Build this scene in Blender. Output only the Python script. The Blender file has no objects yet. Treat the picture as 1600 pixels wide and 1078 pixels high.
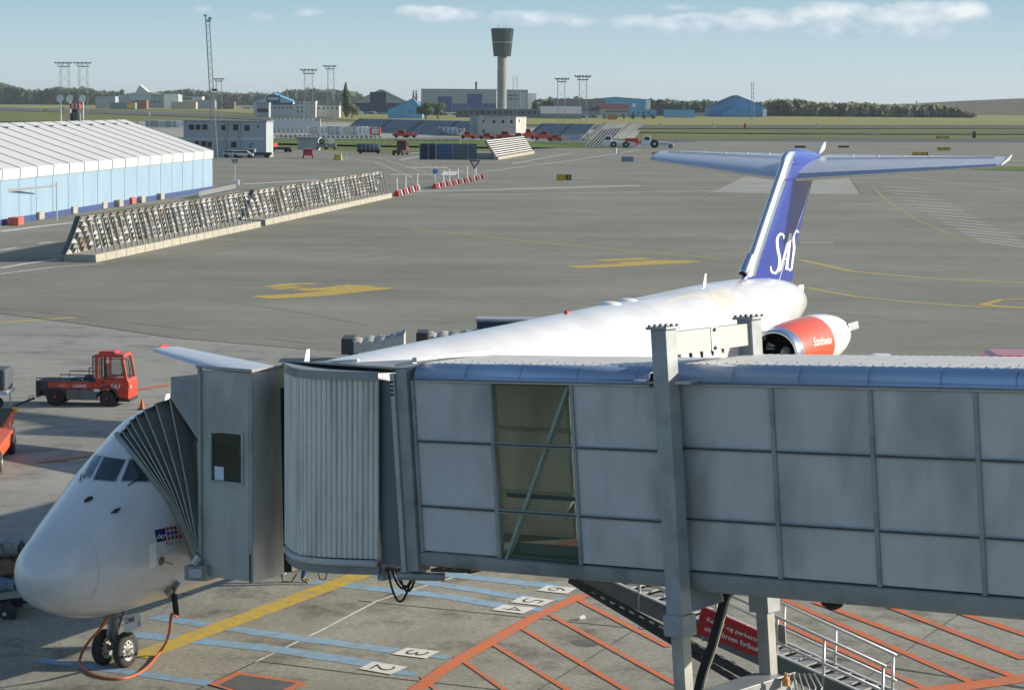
import bpy, bmesh, math, random
from mathutils import Vector, Matrix
from mathutils.bvhtree import BVHTree
random.seed(7)
R = math.radians
V3 = Vector
C = bpy.context.scene.collection
scene = bpy.context.scene

# ---------------------------------------------------------------- camera, sky, sun, exposure
F = 3731.38; CH = 10.4085; PITCH = 5.82243; ROLL = 0.45414
cd = bpy.data.cameras.new('camera'); cam = bpy.data.objects.new('camera', cd); C.objects.link(cam)
RM = Matrix.Rotation(R(90 - PITCH), 3, 'X') @ Matrix.Rotation(R(ROLL), 3, 'Z')
cam.matrix_world = Matrix.Translation((0, 0, CH)) @ RM.to_4x4()
cd.sensor_width = 36; cd.lens = 36 * F / 1600; cd.clip_start = 0.5; cd.clip_end = 60000
scene.camera = cam
scene.view_settings.view_transform = 'Standard'; scene.view_settings.look = 'None'
scene.view_settings.exposure = 0.66; scene.view_settings.gamma = 1

SUN_EL = 20.0; SUN_AZ = 7.0          # azimuth: degrees from +X towards +Y
sd = bpy.data.lights.new('sun', 'SUN'); sun = bpy.data.objects.new('sun', sd); C.objects.link(sun)
sd.energy = 4.2; sd.angle = R(0.55); sd.color = (1.0, 0.90, 0.76)
sdir = V3((math.cos(R(SUN_EL)) * math.cos(R(SUN_AZ)), math.cos(R(SUN_EL)) * math.sin(R(SUN_AZ)), math.sin(R(SUN_EL))))
sun.rotation_euler = sdir.to_track_quat('Z', 'Y').to_euler(); sun.location = (60, 10, 60)

w = bpy.data.worlds.new('World'); scene.world = w; w.use_nodes = True
nt = w.node_tree; nd = nt.nodes; lk = nt.links; nd.clear()
def N(t, **k):
    n = nd.new(t)
    for a, b in k.items(): setattr(n, a, b)
    return n
def math_n(op, a, b=None, c=None, clamp=False):
    n = N('ShaderNodeMath', operation=op); n.use_clamp = clamp
    for i, x in enumerate((a, b, c)):
        if x is None: continue
        if isinstance(x, (int, float)): n.inputs[i].default_value = x
        else: lk.new(x, n.inputs[i])
    return n.outputs[0]
sky = N('ShaderNodeTexSky', sky_type='NISHITA'); sky.sun_disc = False
sky.sun_elevation = R(SUN_EL); sky.sun_rotation = R(90 - SUN_AZ)
sky.air_density = 1.0; sky.dust_density = 0.6; sky.ozone_density = 1.5
tc = N('ShaderNodeTexCoord'); sep = N('ShaderNodeSeparateXYZ'); lk.new(tc.outputs['Generated'], sep.inputs[0])
ysafe = math_n('MAXIMUM', sep.outputs[1], 0.05)
u = math_n('DIVIDE', sep.outputs[0], ysafe); v = math_n('DIVIDE', sep.outputs[2], ysafe)
# low sky: pale haze at the horizon to clear pale blue above
grad = N('ShaderNodeValToRGB'); e = grad.color_ramp.elements
lk.new(math_n('MULTIPLY', sep.outputs[2], 12.0, clamp=True), grad.inputs[0])
e[0].position = 0.0; e[0].color = (.50, .61, .62, 1)
e[1].position = 1.0; e[1].color = (.19, .35, .50, 1)
k = grad.color_ramp.elements.new(.16); k.color = (.46, .59, .62, 1)
k = grad.color_ramp.elements.new(.34); k.color = (.39, .54, .61, 1)
k = grad.color_ramp.elements.new(.52); k.color = (.31, .47, .57, 1)
sc = N('ShaderNodeVectorMath', operation='SCALE'); lk.new(grad.outputs[0], sc.inputs[0]); sc.inputs['Scale'].default_value = 7.4
mixlow = N('ShaderNodeMix', data_type='RGBA')
fz = math_n('SUBTRACT', 1.0, math_n('MULTIPLY', math_n('SUBTRACT', sep.outputs[2], .06), 7.0, clamp=True), clamp=True)
lk.new(fz, mixlow.inputs['Factor']); lk.new(sky.outputs[0], mixlow.inputs['A']); lk.new(sc.outputs[0], mixlow.inputs['B'])
# clouds low over the horizon
comb = N('ShaderNodeCombineXYZ'); lk.new(math_n('MULTIPLY', u, 40.0), comb.inputs[0]); lk.new(math_n('MULTIPLY', v, 75.0), comb.inputs[1])
nz = N('ShaderNodeTexNoise'); nz.inputs['Scale'].default_value = 1.25; nz.inputs['Detail'].default_value = 9; nz.inputs['Roughness'].default_value = .58
lk.new(comb.outputs[0], nz.inputs['Vector'])
def cloud_env(cx, cy, rx, ry, top=1.0):
    # ellipse in direction space
    a = math_n('DIVIDE', math_n('SUBTRACT', u, (cx - 800) / F), rx / F)
    b = math_n('DIVIDE', math_n('SUBTRACT', v, (158 - cy) / F), ry / F)
    d2 = math_n('ADD', math_n('MULTIPLY', a, a), math_n('MULTIPLY', b, b))
    return math_n('MULTIPLY', math_n('SUBTRACT', 1.0, d2, clamp=True), top)
env = None
for c_ in ((690, 26, 100, 17, .72), (820, 30, 110, 18, .75), (900, 36, 60, 12, .6), (985, 34, 60, 20, .8), (1100, 38, 130, 24, .95), (1180, 30, 80, 26, .95), (1290, 28, 110, 38, .95), (1420, 30, 120, 38, 1.0), (1490, 18, 60, 30, .8), (405, 31, 34, 12, .7), (320, 20, 36, 10, .5), (480, 24, 40, 9, .4), (1800, 20, 200, 30, .8), (1050, 12, 60, 8, .45), (640, 20, 40, 14, .7)):
    q = cloud_env(*c_); env = q if env is None else math_n('MAXIMUM', env, q)
dens = math_n('MULTIPLY', math_n('SUBTRACT', math_n('ADD', nz.outputs[0], math_n('MULTIPLY', env, .80)), .74), 2.7, clamp=True)
nz2 = N('ShaderNodeTexNoise'); nz2.inputs['Scale'].default_value = 2.2; nz2.inputs['Detail'].default_value = 7
lk.new(comb.outputs[0], nz2.inputs['Vector'])
lit = N('ShaderNodeValToRGB'); e = lit.color_ramp.elements
lk.new(math_n('ADD', math_n('MULTIPLY', math_n('SUBTRACT', v, .0275), 34.0), math_n('ADD', math_n('MULTIPLY', nz2.outputs[0], 1.1), -.22), clamp=True), lit.inputs[0])
e[0].position = .25; e[0].color = (.33, .46, .58, 1); e[1].position = .85; e[1].color = (.84, .87, .88, 1)
sc2 = N('ShaderNodeVectorMath', operation='SCALE'); lk.new(lit.outputs[0], sc2.inputs[0]); sc2.inputs['Scale'].default_value = 7.4
front = math_n('MULTIPLY', math_n('GREATER_THAN', sep.outputs[1], .05), math_n('MULTIPLY', dens, .88))
mixc = N('ShaderNodeMix', data_type='RGBA'); lk.new(front, mixc.inputs['Factor'])
lk.new(mixlow.outputs['Result'], mixc.inputs['A']); lk.new(sc2.outputs[0], mixc.inputs['B'])
bg = N('ShaderNodeBackground'); bg.inputs['Strength'].default_value = 0.10
wo = N('ShaderNodeOutputWorld'); lk.new(mixc.outputs['Result'], bg.inputs[0]); lk.new(bg.outputs[0], wo.inputs[0])

# ---------------------------------------------------------------- projection helpers (pixel of the 1600x1078 photo -> place)
CAM = V3((0, 0, CH))
def ray(px, py): return (RM @ V3((px - 800, -(py - 539), -F)))
def G(px, py, z=0.0):
    d = ray(px, py); t = (z - CH) / d.z; p = CAM + d * t; return V3((p.x, p.y, z))
def PY(px, py, Y): d = ray(px, py); return CAM + d * (Y / d.y)
KS = 0.9265
def PN(px, py, Y): return PY(px, py, Y * KS)
def XA(px, Y, py=300): return PY(px, py, Y).x
def hit_plane(px, py, o, n): d = ray(px, py); t = (o - CAM).dot(n) / d.dot(n); return CAM + d * t

# ---------------------------------------------------------------- materials
MATS = {}
def mat(name, col, rough=.6, metal=0.0, var=.12, scale=2.0, bump=0.0, bscale=40, coat=0, stretch=(1, 1, 1), dirt=None, spec=.5, detail=6):
    if name in MATS: return MATS[name]
    m = bpy.data.materials.new(name); m.use_nodes = True; t = m.node_tree; n = t.nodes; l = t.links
    b = n['Principled BSDF']; b.inputs['Roughness'].default_value = rough; b.inputs['Metallic'].default_value = metal
    b.inputs['Specular IOR Level'].default_value = spec
    if coat: b.inputs['Coat Weight'].default_value = coat; b.inputs['Coat Roughness'].default_value = .06
    tcn = n.new('ShaderNodeTexCoord'); mp = n.new('ShaderNodeMapping'); l.new(tcn.outputs['Object'], mp.inputs[0]); mp.inputs['Scale'].default_value = stretch
    nn = n.new('ShaderNodeTexNoise'); nn.inputs['Scale'].default_value = scale; nn.inputs['Detail'].default_value = detail; nn.inputs['Roughness'].default_value = .62
    l.new(mp.outputs[0], nn.inputs['Vector'])
    cr = n.new('ShaderNodeValToRGB'); c = list(col)
    cr.color_ramp.elements[0].position = .32; cr.color_ramp.elements[1].position = .68
    cr.color_ramp.elements[0].color = [x * (1 - var) for x in c] + [1]; cr.color_ramp.elements[1].color = [min(1, x * (1 + var)) for x in c] + [1]
    l.new(nn.outputs[0], cr.inputs[0]); out = cr.outputs[0]
    if dirt:
        dcol, amt, dsc, dst = dirt
        mp2 = n.new('ShaderNodeMapping'); l.new(tcn.outputs['Object'], mp2.inputs[0]); mp2.inputs['Scale'].default_value = dst
        n2 = n.new('ShaderNodeTexNoise'); n2.inputs['Scale'].default_value = dsc; n2.inputs['Detail'].default_value = 5; l.new(mp2.outputs[0], n2.inputs['Vector'])
        mr = n.new('ShaderNodeMapRange'); l.new(n2.outputs[0], mr.inputs[0]); mr.inputs[1].default_value = .48; mr.inputs[2].default_value = .68; mr.inputs[4].default_value = amt
        mx = n.new('ShaderNodeMix'); mx.data_type = 'RGBA'; l.new(mr.outputs[0], mx.inputs['Factor']); l.new(out, mx.inputs['A']); mx.inputs['B'].default_value = list(dcol) + [1]; out = mx.outputs['Result']
    l.new(out, b.inputs['Base Color'])
    if bump:
        n3 = n.new('ShaderNodeTexNoise'); n3.inputs['Scale'].default_value = bscale; n3.inputs['Detail'].default_value = 4; l.new(mp.outputs[0], n3.inputs['Vector'])
        bp = n.new('ShaderNodeBump'); bp.inputs['Strength'].default_value = bump; bp.inputs['Distance'].default_value = .02; l.new(n3.outputs[0], bp.inputs['Height']); l.new(bp.outputs[0], b.inputs['Normal'])
    MATS[name] = m; return m
def glass(name, col, rough=.05, alpha=.35):
    if name in MATS: return MATS[name]
    m = bpy.data.materials.new(name); m.use_nodes = True; t = m.node_tree; n = t.nodes; l = t.links
    b = n['Principled BSDF']; o = n['Material Output']
    b.inputs['Base Color'].default_value = list(col) + [1]; b.inputs['Roughness'].default_value = rough
    tr = n.new('ShaderNodeBsdfTransparent'); tr.inputs[0].default_value = (.93, .965, .92, 1)
    ms = n.new('ShaderNodeMixShader'); ms.inputs[0].default_value = alpha; l.new(tr.outputs[0], ms.inputs[1]); l.new(b.outputs[0], ms.inputs[2]); l.new(ms.outputs[0], o.inputs[0])
    MATS[name] = m; return m
def ground_mat(name, c1, c2, streak=(.02, .35, 1), s1=.5, grain=(.8, 1.15), stain=.35, joints=None, rough=.85, stainc=None):
    m = bpy.data.materials.new(name); m.use_nodes = True; t = m.node_tree; n = t.nodes; l = t.links; b = n['Principled BSDF']; b.inputs['Roughness'].default_value = rough; b.inputs['Specular IOR Level'].default_value = .25
    tcn = n.new('ShaderNodeTexCoord')
    def noise(scale, st=(1, 1, 1), det=6, ro=.6):
        mp = n.new('ShaderNodeMapping'); l.new(tcn.outputs['Object'], mp.inputs[0]); mp.inputs['Scale'].default_value = st
        q = n.new('ShaderNodeTexNoise'); q.inputs['Scale'].default_value = scale; q.inputs['Detail'].default_value = det; q.inputs['Roughness'].default_value = ro; l.new(mp.outputs[0], q.inputs[0]); return q.outputs[0]
    def rng(x, a, bb, c, d):
        q = n.new('ShaderNodeMapRange'); l.new(x, q.inputs[0])
        for i, vv in enumerate((a, bb, c, d)): q.inputs[i + 1].default_value = vv
        return q.outputs[0]
    def mul(x, y):
        q = n.new('ShaderNodeMath'); q.operation = 'MULTIPLY'; l.new(x, q.inputs[0])
        if isinstance(y, float): q.inputs[1].default_value = y
        else: l.new(y, q.inputs[1])
        return q.outputs[0]
    mx = n.new('ShaderNodeMix'); mx.data_type = 'RGBA'; l.new(rng(noise(s1, streak), .35, .65, 0, 1), mx.inputs['Factor']); mx.inputs['A'].default_value = list(c1) + [1]; mx.inputs['B'].default_value = list(c2) + [1]
    g = mul(rng(noise(9.0, (1, 1, 1), 8, .75), .3, .7, grain[0], grain[1]), rng(noise(.06, (1, 1, 1), 5), .35, .65, .88, 1.1))
    g = mul(g, rng(noise(60.0, (1, 1, 1), 3, .7), .3, .7, .9, 1.1))
    g = mul(g, rng(noise(.55, (1, 1, 1), 6, .7), .50, .70, 1.0, 1 - stain))
    sk = n.new('ShaderNodeVectorMath'); sk.operation = 'SCALE'; l.new(mx.outputs['Result'], sk.inputs[0]); l.new(g, sk.inputs['Scale'])
    l.new(sk.outputs[0], b.inputs['Base Color'])
    bp = n.new('ShaderNodeBump'); bp.inputs['Strength'].default_value = .35; bp.inputs['Distance'].default_value = .02; l.new(noise(25.0), bp.inputs['Height']); l.new(bp.outputs[0], b.inputs['Normal'])
    MATS[name] = m; return m
def paint_mat(name, col, wear=.45, under=(.2, .2, .185)):
    m = bpy.data.materials.new(name); m.use_nodes = True; t = m.node_tree; n = t.nodes; l = t.links; b = n['Principled BSDF']; b.inputs['Roughness'].default_value = .75
    tcn = n.new('ShaderNodeTexCoord')
    q = n.new('ShaderNodeTexNoise'); q.inputs['Scale'].default_value = 3.2; q.inputs['Detail'].default_value = 10; q.inputs['Roughness'].default_value = .82; l.new(tcn.outputs['Object'], q.inputs[0])
    r = n.new('ShaderNodeMapRange'); l.new(q.outputs[0], r.inputs[0]); r.inputs[1].default_value = .47; r.inputs[2].default_value = .60; r.inputs[4].default_value = wear
    mx = n.new('ShaderNodeMix'); mx.data_type = 'RGBA'; l.new(r.outputs[0], mx.inputs['Factor']); mx.inputs['A'].default_value = list(col) + [1]; mx.inputs['B'].default_value = list(under) + [1]
    l.new(mx.outputs['Result'], b.inputs['Base Color']); MATS[name] = m; return m

# ---------------------------------------------------------------- mesh builder
class MB:
    def __init__(s): s.v = []; s.f = []; s.mi = []; s.m = 0
    def add(s, vs, fs):
        o = len(s.v); s.v += [V3(x) for x in vs]; s.f += [tuple(i + o for i in f) for f in fs]; s.mi += [s.m] * len(fs); return s
    def box(s, c, size, rz=0, M=None):
        hx, hy, hz = [a / 2 for a in size]
        vs = [V3((x, y, z)) for x in (-hx, hx) for y in (-hy, hy) for z in (-hz, hz)]
        M = M or Matrix.Rotation(rz, 3, 'Z')
        return s.add([M @ q + V3(c) for q in vs], [(0, 1, 3, 2), (4, 6, 7, 5), (0, 4, 5, 1), (2, 3, 7, 6), (0, 2, 6, 4), (1, 5, 7, 3)])
    def hexa(s, b, t):   # bottom 4, top 4 points, same winding
        return s.add(list(b) + list(t), [(3, 2, 1, 0), (4, 5, 6, 7)] + [(i, (i + 1) % 4, 4 + (i + 1) % 4, 4 + i) for i in range(4)])
    def prism(s, poly, ext):
        n = len(poly); ext = V3(ext); p = [V3(q) for q in poly]
        return s.add(p + [q + ext for q in p], [tuple(range(n - 1, -1, -1)), tuple(range(n, 2 * n))] + [(i, (i + 1) % n, n + (i + 1) % n, n + i) for i in range(n)])
    def beam(s, a, b, wd, ht, up=(0, 0, 1)):
        a = V3(a); b = V3(b); d = (b - a).normalized(); x = d.cross(V3(up)); x = x.normalized() if x.length > 1e-4 else V3((1, 0, 0)); z = x.cross(d).normalized()
        o = [x * (wd / 2) * i + z * (ht / 2) * j for i, j in ((-1, -1), (1, -1), (1, 1), (-1, 1))]
        return s.hexa([a + q for q in o], [b + q for q in o])
    def tube(s, a, b, r, n=10, r2=None, cap=True):
        return s.path([a, b], [r, r if r2 is None else r2], n, cap)
    def path(s, pts, r, n=8, cap=True):
        pts = [V3(p) for p in pts]; k = len(pts); rr = r if isinstance(r, (list, tuple)) else [r] * k
        vs = []; prev = None
        for i, p in enumerate(pts):
            d = (pts[min(i + 1, k - 1)] - pts[max(i - 1, 0)]).normalized()
            if prev is None: x = d.orthogonal().normalized()
            else: x = (prev - d * prev.dot(d)).normalized()
            prev = x; y = d.cross(x)
            vs += [p + (x * math.cos(2 * math.pi * j / n) + y * math.sin(2 * math.pi * j / n)) * rr[i] for j in range(n)]
        fs = [(i * n + j, i * n + (j + 1) % n, (i + 1) * n + (j + 1) % n, (i + 1) * n + j) for i in range(k - 1) for j in range(n)]
        if cap: fs += [tuple(range(n - 1, -1, -1)), tuple((k - 1) * n + j for j in range(n))]
        return s.add(vs, fs)
    def lathe(s, c, axis, prof, n=24, cap=False):  # prof: list of (t along axis, r)
        c = V3(c); a = V3(axis).normalized(); x = a.orthogonal().normalized(); y = a.cross(x)
        vs = [c + a * t + (x * math.cos(2 * math.pi * j / n) + y * math.sin(2 * math.pi * j / n)) * r for t, r in prof for j in range(n)]
        k = len(prof); fs = [(i * n + j, i * n + (j + 1) % n, (i + 1) * n + (j + 1) % n, (i + 1) * n + j) for i in range(k - 1) for j in range(n)]
        if cap: fs += [tuple(range(n - 1, -1, -1)), tuple((k - 1) * n + j for j in range(n))]
        return s.add(vs, fs)
    def grid(s, rows):   # rows of equal length points
        n = len(rows[0]); vs = [p for r in rows for p in r]
        return s.add(vs, [(i * n + j, i * n + j + 1, (i + 1) * n + j + 1, (i + 1) * n + j) for i in range(len(rows) - 1) for j in range(n - 1)])
    def quad(s, a, b, c, d): return s.add([a, b, c, d], [(0, 1, 2, 3)])
    def sphere(s, c, rx, ry=None, rz=None, n=14):
        ry = ry or rx; rz = rz or rx; c = V3(c); m = max(5, n // 2)
        rows = [[c + V3((rx * math.sin(math.pi * i / m) * math.cos(2 * math.pi * j / n), ry * math.sin(math.pi * i / m) * math.sin(2 * math.pi * j / n), rz * math.cos(math.pi * i / m))) for j in range(n + 1)] for i in range(m + 1)]
        return s.grid(rows)
    def build(s, name, m, parent=None, smooth=False, bevel=0, solid=0, merge=False):
        me = bpy.data.meshes.new(name); off = V3((0, 0, 0)); p = parent
        while p is not None: off += p.location; p = p.parent
        me.from_pydata([tuple(q - off) for q in s.v], [], s.f)
        ms = m if isinstance(m, (list, tuple)) else [m]
        for x in ms: me.materials.append(x)
        if len(ms) > 1: me.polygons.foreach_set('material_index', s.mi)
        if merge or smooth:
            b = bmesh.new(); b.from_mesh(me); bmesh.ops.remove_doubles(b, verts=b.verts, dist=1e-4); bmesh.ops.recalc_face_normals(b, faces=b.faces); b.to_mesh(me); b.free()
        else:
            b = bmesh.new(); b.from_mesh(me); bmesh.ops.recalc_face_normals(b, faces=b.faces); b.to_mesh(me); b.free()
        if smooth:
            me.polygons.foreach_set('use_smooth', [True] * len(me.polygons))
            if smooth == 'auto': me.set_sharp_from_angle(angle=R(40))
        me.update()
        o = bpy.data.objects.new(name, me); C.objects.link(o)
        if parent: o.parent = parent
        if bevel: md = o.modifiers.new('b', 'BEVEL'); md.width = bevel; md.segments = 2; md.limit_method = 'ANGLE'
        if solid: md = o.modifiers.new('s', 'SOLIDIFY'); md.thickness = solid
        return o
def tag(o, label=None, cat=None, group=None, kind=None):
    if label: o['label'] = label
    if cat: o['category'] = cat
    if group: o['group'] = group
    if kind: o['kind'] = kind
    return o
def thing(name, label, cat, loc=(0, 0, 0), group=None):
    o = bpy.data.objects.new(name, None); C.objects.link(o); o.location = loc; o.empty_display_size = .3; return tag(o, label, cat, group)
def copy_tree(o, loc=None, rz=None, label=None, group=None, parent=None, scale=None):
    c = o.copy(); C.objects.link(c)
    if parent: c.parent = parent
    for ch in list(o.children): copy_tree(ch, parent=c)
    if loc is not None: c.location = loc
    if rz is not None: c.rotation_euler = (0, 0, rz)
    if scale: c.scale = (scale,) * 3
    if label: c['label'] = label
    if group: c['group'] = group
    return c
def struct(mb, name, m, **k): return tag(mb.build(name, m, **k), kind='structure')
def lerp(a, b, t): return a + (b - a) * t
def catmull(P, n=8):
    P = [V3(p) for p in P]; out = []
    for i in range(len(P) - 1):
        p0 = P[max(i - 1, 0)]; p1 = P[i]; p2 = P[i + 1]; p3 = P[min(i + 2, len(P) - 1)]
        for k_ in range(n):
            t = k_ / n; out.append(.5 * ((2 * p1) + (p2 - p0) * t + (2 * p0 - 5 * p1 + 4 * p2 - p3) * t * t + (3 * p1 - p0 - 3 * p2 + p3) * t ** 3))
    out.append(P[-1]); return out
def text_mesh(body, shear=0.0, bold=0.0, ext=0):
    cu = bpy.data.curves.new('t', 'FONT'); cu.body = body; cu.shear = shear; cu.offset = bold; cu.resolution_u = 3; cu.align_x = 'LEFT'
    o = bpy.data.objects.new('t', cu); C.objects.link(o); dg = bpy.context.evaluated_depsgraph_get(); dg.update()
    me = bpy.data.meshes.new_from_object(o.evaluated_get(dg)); bpy.data.objects.remove(o)
    vs = [V3(q.co) for q in me.vertices]; fs = [tuple(p.vertices) for p in me.polygons]; bpy.data.meshes.remove(me)
    x0 = min(q.x for q in vs); x1 = max(q.x for q in vs); y0 = min(q.y for q in vs); y1 = max(q.y for q in vs)
    return [((q.x - x0) / (x1 - x0), (q.y - y0) / (y1 - y0)) for q in vs], fs
def text_on(mb, body, o, ux, uy, w_, h_, **k):   # flat text: origin, unit x, unit y, size in metres
    uv, fs = text_mesh(body, **k); o = V3(o); ux = V3(ux).normalized(); uy = V3(uy).normalized()
    mb.add([o + ux * (a * w_) + uy * (b * h_) for a, b in uv], fs)

# common materials
white = mat('white_paint', (.80, .80, .79), .35, var=.03, scale=1.5, coat=.3)
black = mat('black_rubber', (.02, .02, .02), .8, var=.2, scale=8)
dark = mat('dark_metal', (.035, .037, .04), .5, var=.2)
grey = mat('grey_metal', (.26, .28, .29), .5, .3, var=.1, dirt=((.12, .12, .11), .5, 2, (1, 1, .4)))
steel = mat('galvanised_steel', (.45, .46, .46), .38, .75, var=.15, scale=6)
red = mat('red_paint', (.50, .045, .02), .45, var=.15, scale=3, dirt=((.2, .05, .03), .5, 3, (1, 1, 1)))
orange = mat('orange_paint', (.80, .115, .02), .45, var=.1, coat=.2)
orangehose = mat('orange_hose', (.45, .11, .03), .5, var=.15, scale=12)
concrete_m = mat('concrete_block', (.36, .34, .28), .9, var=.18, scale=3, bump=.3)
blueglass = mat('dark_glass', (.015, .02, .022), .08, var=.2, spec=.8)
yellow = mat('yellow_paint', (.62, .40, .02), .5, var=.12)
brick = mat('red_brick', (.30, .12, .08), .9, var=.2, scale=.5)

# ---------------------------------------------------------------- ground
grass = ground_mat('field_grass', (.19, .20, .05), (.105, .13, .035), streak=(.004, .02, 1), s1=1.0, stain=.15)
grass2 = ground_mat('strip_grass', (.14, .19, .03), (.09, .135, .025), streak=(.01, .05, 1), s1=1.0, stain=.1)
drygrass = ground_mat('dry_grass', (.30, .285, .085), (.215, .225, .06), streak=(.002, .01, 1), s1=1.0, stain=.1)
olive = ground_mat('olive_grass', (.10, .115, .045), (.13, .13, .06), streak=(.003, .03, 1), s1=1.0, stain=.15)
asphalt = ground_mat('apron_asphalt', (.205, .20, .158), (.252, .246, .198), streak=(.02, .13, 1), s1=1.0, stain=.12)
taxi = ground_mat('taxiway_asphalt', (.10, .105, .095), (.13, .13, .115), streak=(.002, .05, 1), s1=1.0, stain=.1)
conc = ground_mat('apron_concrete', (.275, .272, .235), (.325, .32, .28), streak=(.3, .3, 1), s1=.5, stain=.42)
concnear = ground_mat('stand_concrete', (.245, .237, .19), (.35, .34, .28), streak=(.5, .25, 1), s1=.9, stain=.62, grain=(.62, 1.25))
concfar = ground_mat('light_concrete', (.31, .31, .27), (.36, .36, .31), streak=(.3, .3, 1), s1=.5, stain=.1)
b = MB()
b.grid([[V3((x, y, -.35)) for x in (-30000, -6000, 6000, 30000)] for y in (-3000, 1000, 8000, 45000)])
struct(b, 'terrain', grass)
def sheet(name, up, lo, z, m):   # zone between two pixel polylines (far edge, near edge)
    b = MB(); pts = [G(*p, z) for p in up] + [G(*p, z) for p in reversed(lo)]
    b.add(pts, [tuple(range(len(pts)))]); return struct(b, name, m)
b = MB(); A = [G(-500, 232), G(300, 233), G(420, 232), G(640, 242), G(860, 232), G(1100, 221), G(1500, 223), G(2300, 226)]
b.add([V3((x, y, 0)) for x, y in [(p.x, p.y) for p in A]] + [V3((1500, -60, 0)), V3((-1500, -60, 0)), V3((-1500, A[0].y, 0))], [tuple(range(len(A) + 3))])
struct(b, 'apron', asphalt)
# far zones, far to near
sheet('dry_field', [(-400, 162), (400, 167), (900, 174), (2000, 180)], [(-400, 166), (300, 172), (560, 188), (860, 195.5), (2000, 196)], -.10, drygrass)
sheet('runway', [(-400, 168), (0, 167.5), (300, 177.5), (520, 189)], [(-400, 172), (0, 172.5), (300, 182.5), (520, 193)], -.06, taxi)
sheet('taxiway_strip', [(820, 196), (1200, 196), (2000, 196.5)], [(820, 200.5), (1200, 201), (2000, 200)], -.06, taxi)
sheet('far_taxiway', [(860, 204.6), (1300, 206), (2000, 206)], [(860, 206.5), (1300, 209.5), (2000, 211)], -.06, olive)
sheet('taxiway', [(860, 217), (1300, 216.5), (2000, 217)], [(860, 221.5), (1120, 223), (2000, 223.5)], -.03, taxi)
sheet('storage_apron', [(200, 190), (520, 191), (1000, 205)], [(200, 216), (560, 217.5), (740, 219), (930, 226), (985, 226)], -.05, concfar)
b = MB()
sheet('grass_strip', [(-400, 205), (420, 216.5), (560, 217.5), (820, 221), (1000, 226)], [(-400, 233), (425, 224), (560, 227), (700, 229), (860, 231), (985, 231)], .06, grass2)
sheet('grass_verge', [(1420, 262.5), (1560, 261), (2000, 261)], [(1560, 266), (1700, 270), (2000, 271)], .05, grass2)
sheet('concrete_apron', [(-900, 470), (0, 489), (130, 506), (270, 527), (480, 545), (800, 575), (2400, 700)], [(-900, 1500), (2400, 1500)], .004, conc)
sheet('stand_apron', [(-700, 905), (200, 905), (570, 872), (2400, 872)], [(-700, 1900), (2400, 1900)], .008, concnear)
sheet('light_slab', [(1165, 276), (1325, 277)], [(1108, 301), (1343, 304)], .0045, concfar)

PW = paint_mat('white_marking', (.60, .60, .56), .5, (.2, .2, .18))
PWf = paint_mat('faint_marking', (.36, .355, .31), .5, (.2, .2, .18))
PYl = paint_mat('yellow_marking', (.52, .36, .035), .6)
PYf = paint_mat('faint_yellow_marking', (.42, .34, .10), .5)
PO = paint_mat('orange_marking', (.62, .14, .03), .75)
POf = paint_mat('faint_orange_marking', (.30, .20, .14), .9)
PB = paint_mat('blue_marking', (.20, .35, .48), .8)
PD = paint_mat('dark_joint', (.05, .05, .045), .3, (.12, .12, .11))
PP = paint_mat('number_plate_paint', (.66, .65, .58), .25)
def gline(pts, tpx=None, wm=None, z=.012, mb=None, dash=None):
    P_ = [G(*p, z) for p in pts]; mb = mb or MB()
    if wm is None:
        k_ = len(pts) // 2; x, y = pts[k_ - 1]; x2, y2 = pts[k_]; mx_, my_ = (x + x2) / 2, (y + y2) / 2
        a = G(mx_, my_ - tpx / 2, z); c = G(mx_, my_ + tpx / 2, z); d = (P_[k_] - P_[k_ - 1]).normalized(); q = a - c; wm = (q - d * q.dot(d)).length
    if dash:
        out = []
        for i in range(len(P_) - 1):
            L = (P_[i + 1] - P_[i]).length; n = max(1, int(L / (2 * dash))); out += [(lerp(P_[i], P_[i + 1], k / n), lerp(P_[i], P_[i + 1], (k + .55) / n)) for k in range(n)]
        segs = out
        for a, c in segs:
            d = (c - a).normalized(); s_ = V3((-d.y, d.x, 0)) * wm / 2; mb.quad(a - s_, c - s_, c + s_, a + s_)
        return mb
    L1 = []; L2 = []
    for i, p in enumerate(P_):
        d = (P_[min(i + 1, len(P_) - 1)] - P_[max(i - 1, 0)]).normalized(); s_ = V3((-d.y, d.x, 0)) * wm / 2; L1.append(p - s_); L2.append(p + s_)
    mb.grid([L1, L2]); return mb
def marks(name, lines, m, z=.012):
    b = MB()
    for i_, l_ in enumerate(lines):
        kw = l_[1] if isinstance(l_[1], dict) else {'tpx': l_[1]}; gline(l_[0], mb=b, z=z + .00022 * (i_ % 12), **kw)
    return struct(b, name, m)
marks('lead_in_line', [([(214, 1026), (575, 893)], 17)], PYl, .017)
marks('blue_stop_lines', [([(240, 963), (420, 990), (618, 1016)], 9.4), ([(205, 990), (420, 1012), (590, 1038)], 10.1), ([(60, 1030), (200, 1049), (330, 1068)], 8.6),
    ([(660, 1021), (700, 1027)], 7.0), ([(610, 1048), (650, 1053)], 7.0), ([(480, 908), (700, 931), (785, 946)], 7.8), ([(560, 893), (830, 935)], 7.8), ([(690, 896), (870, 916)], 7.8),
    ([(830, 950), (850, 953)], 6.2), ([(865, 934), (880, 936)], 6.2), ([(900, 918), (918, 921)], 6.2), ([(250, 962), (300, 905)], 2.3)], PB, .013)
orl = [([(640, 1085), (700, 1040), (830, 966), (912, 928)], 15)]
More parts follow.
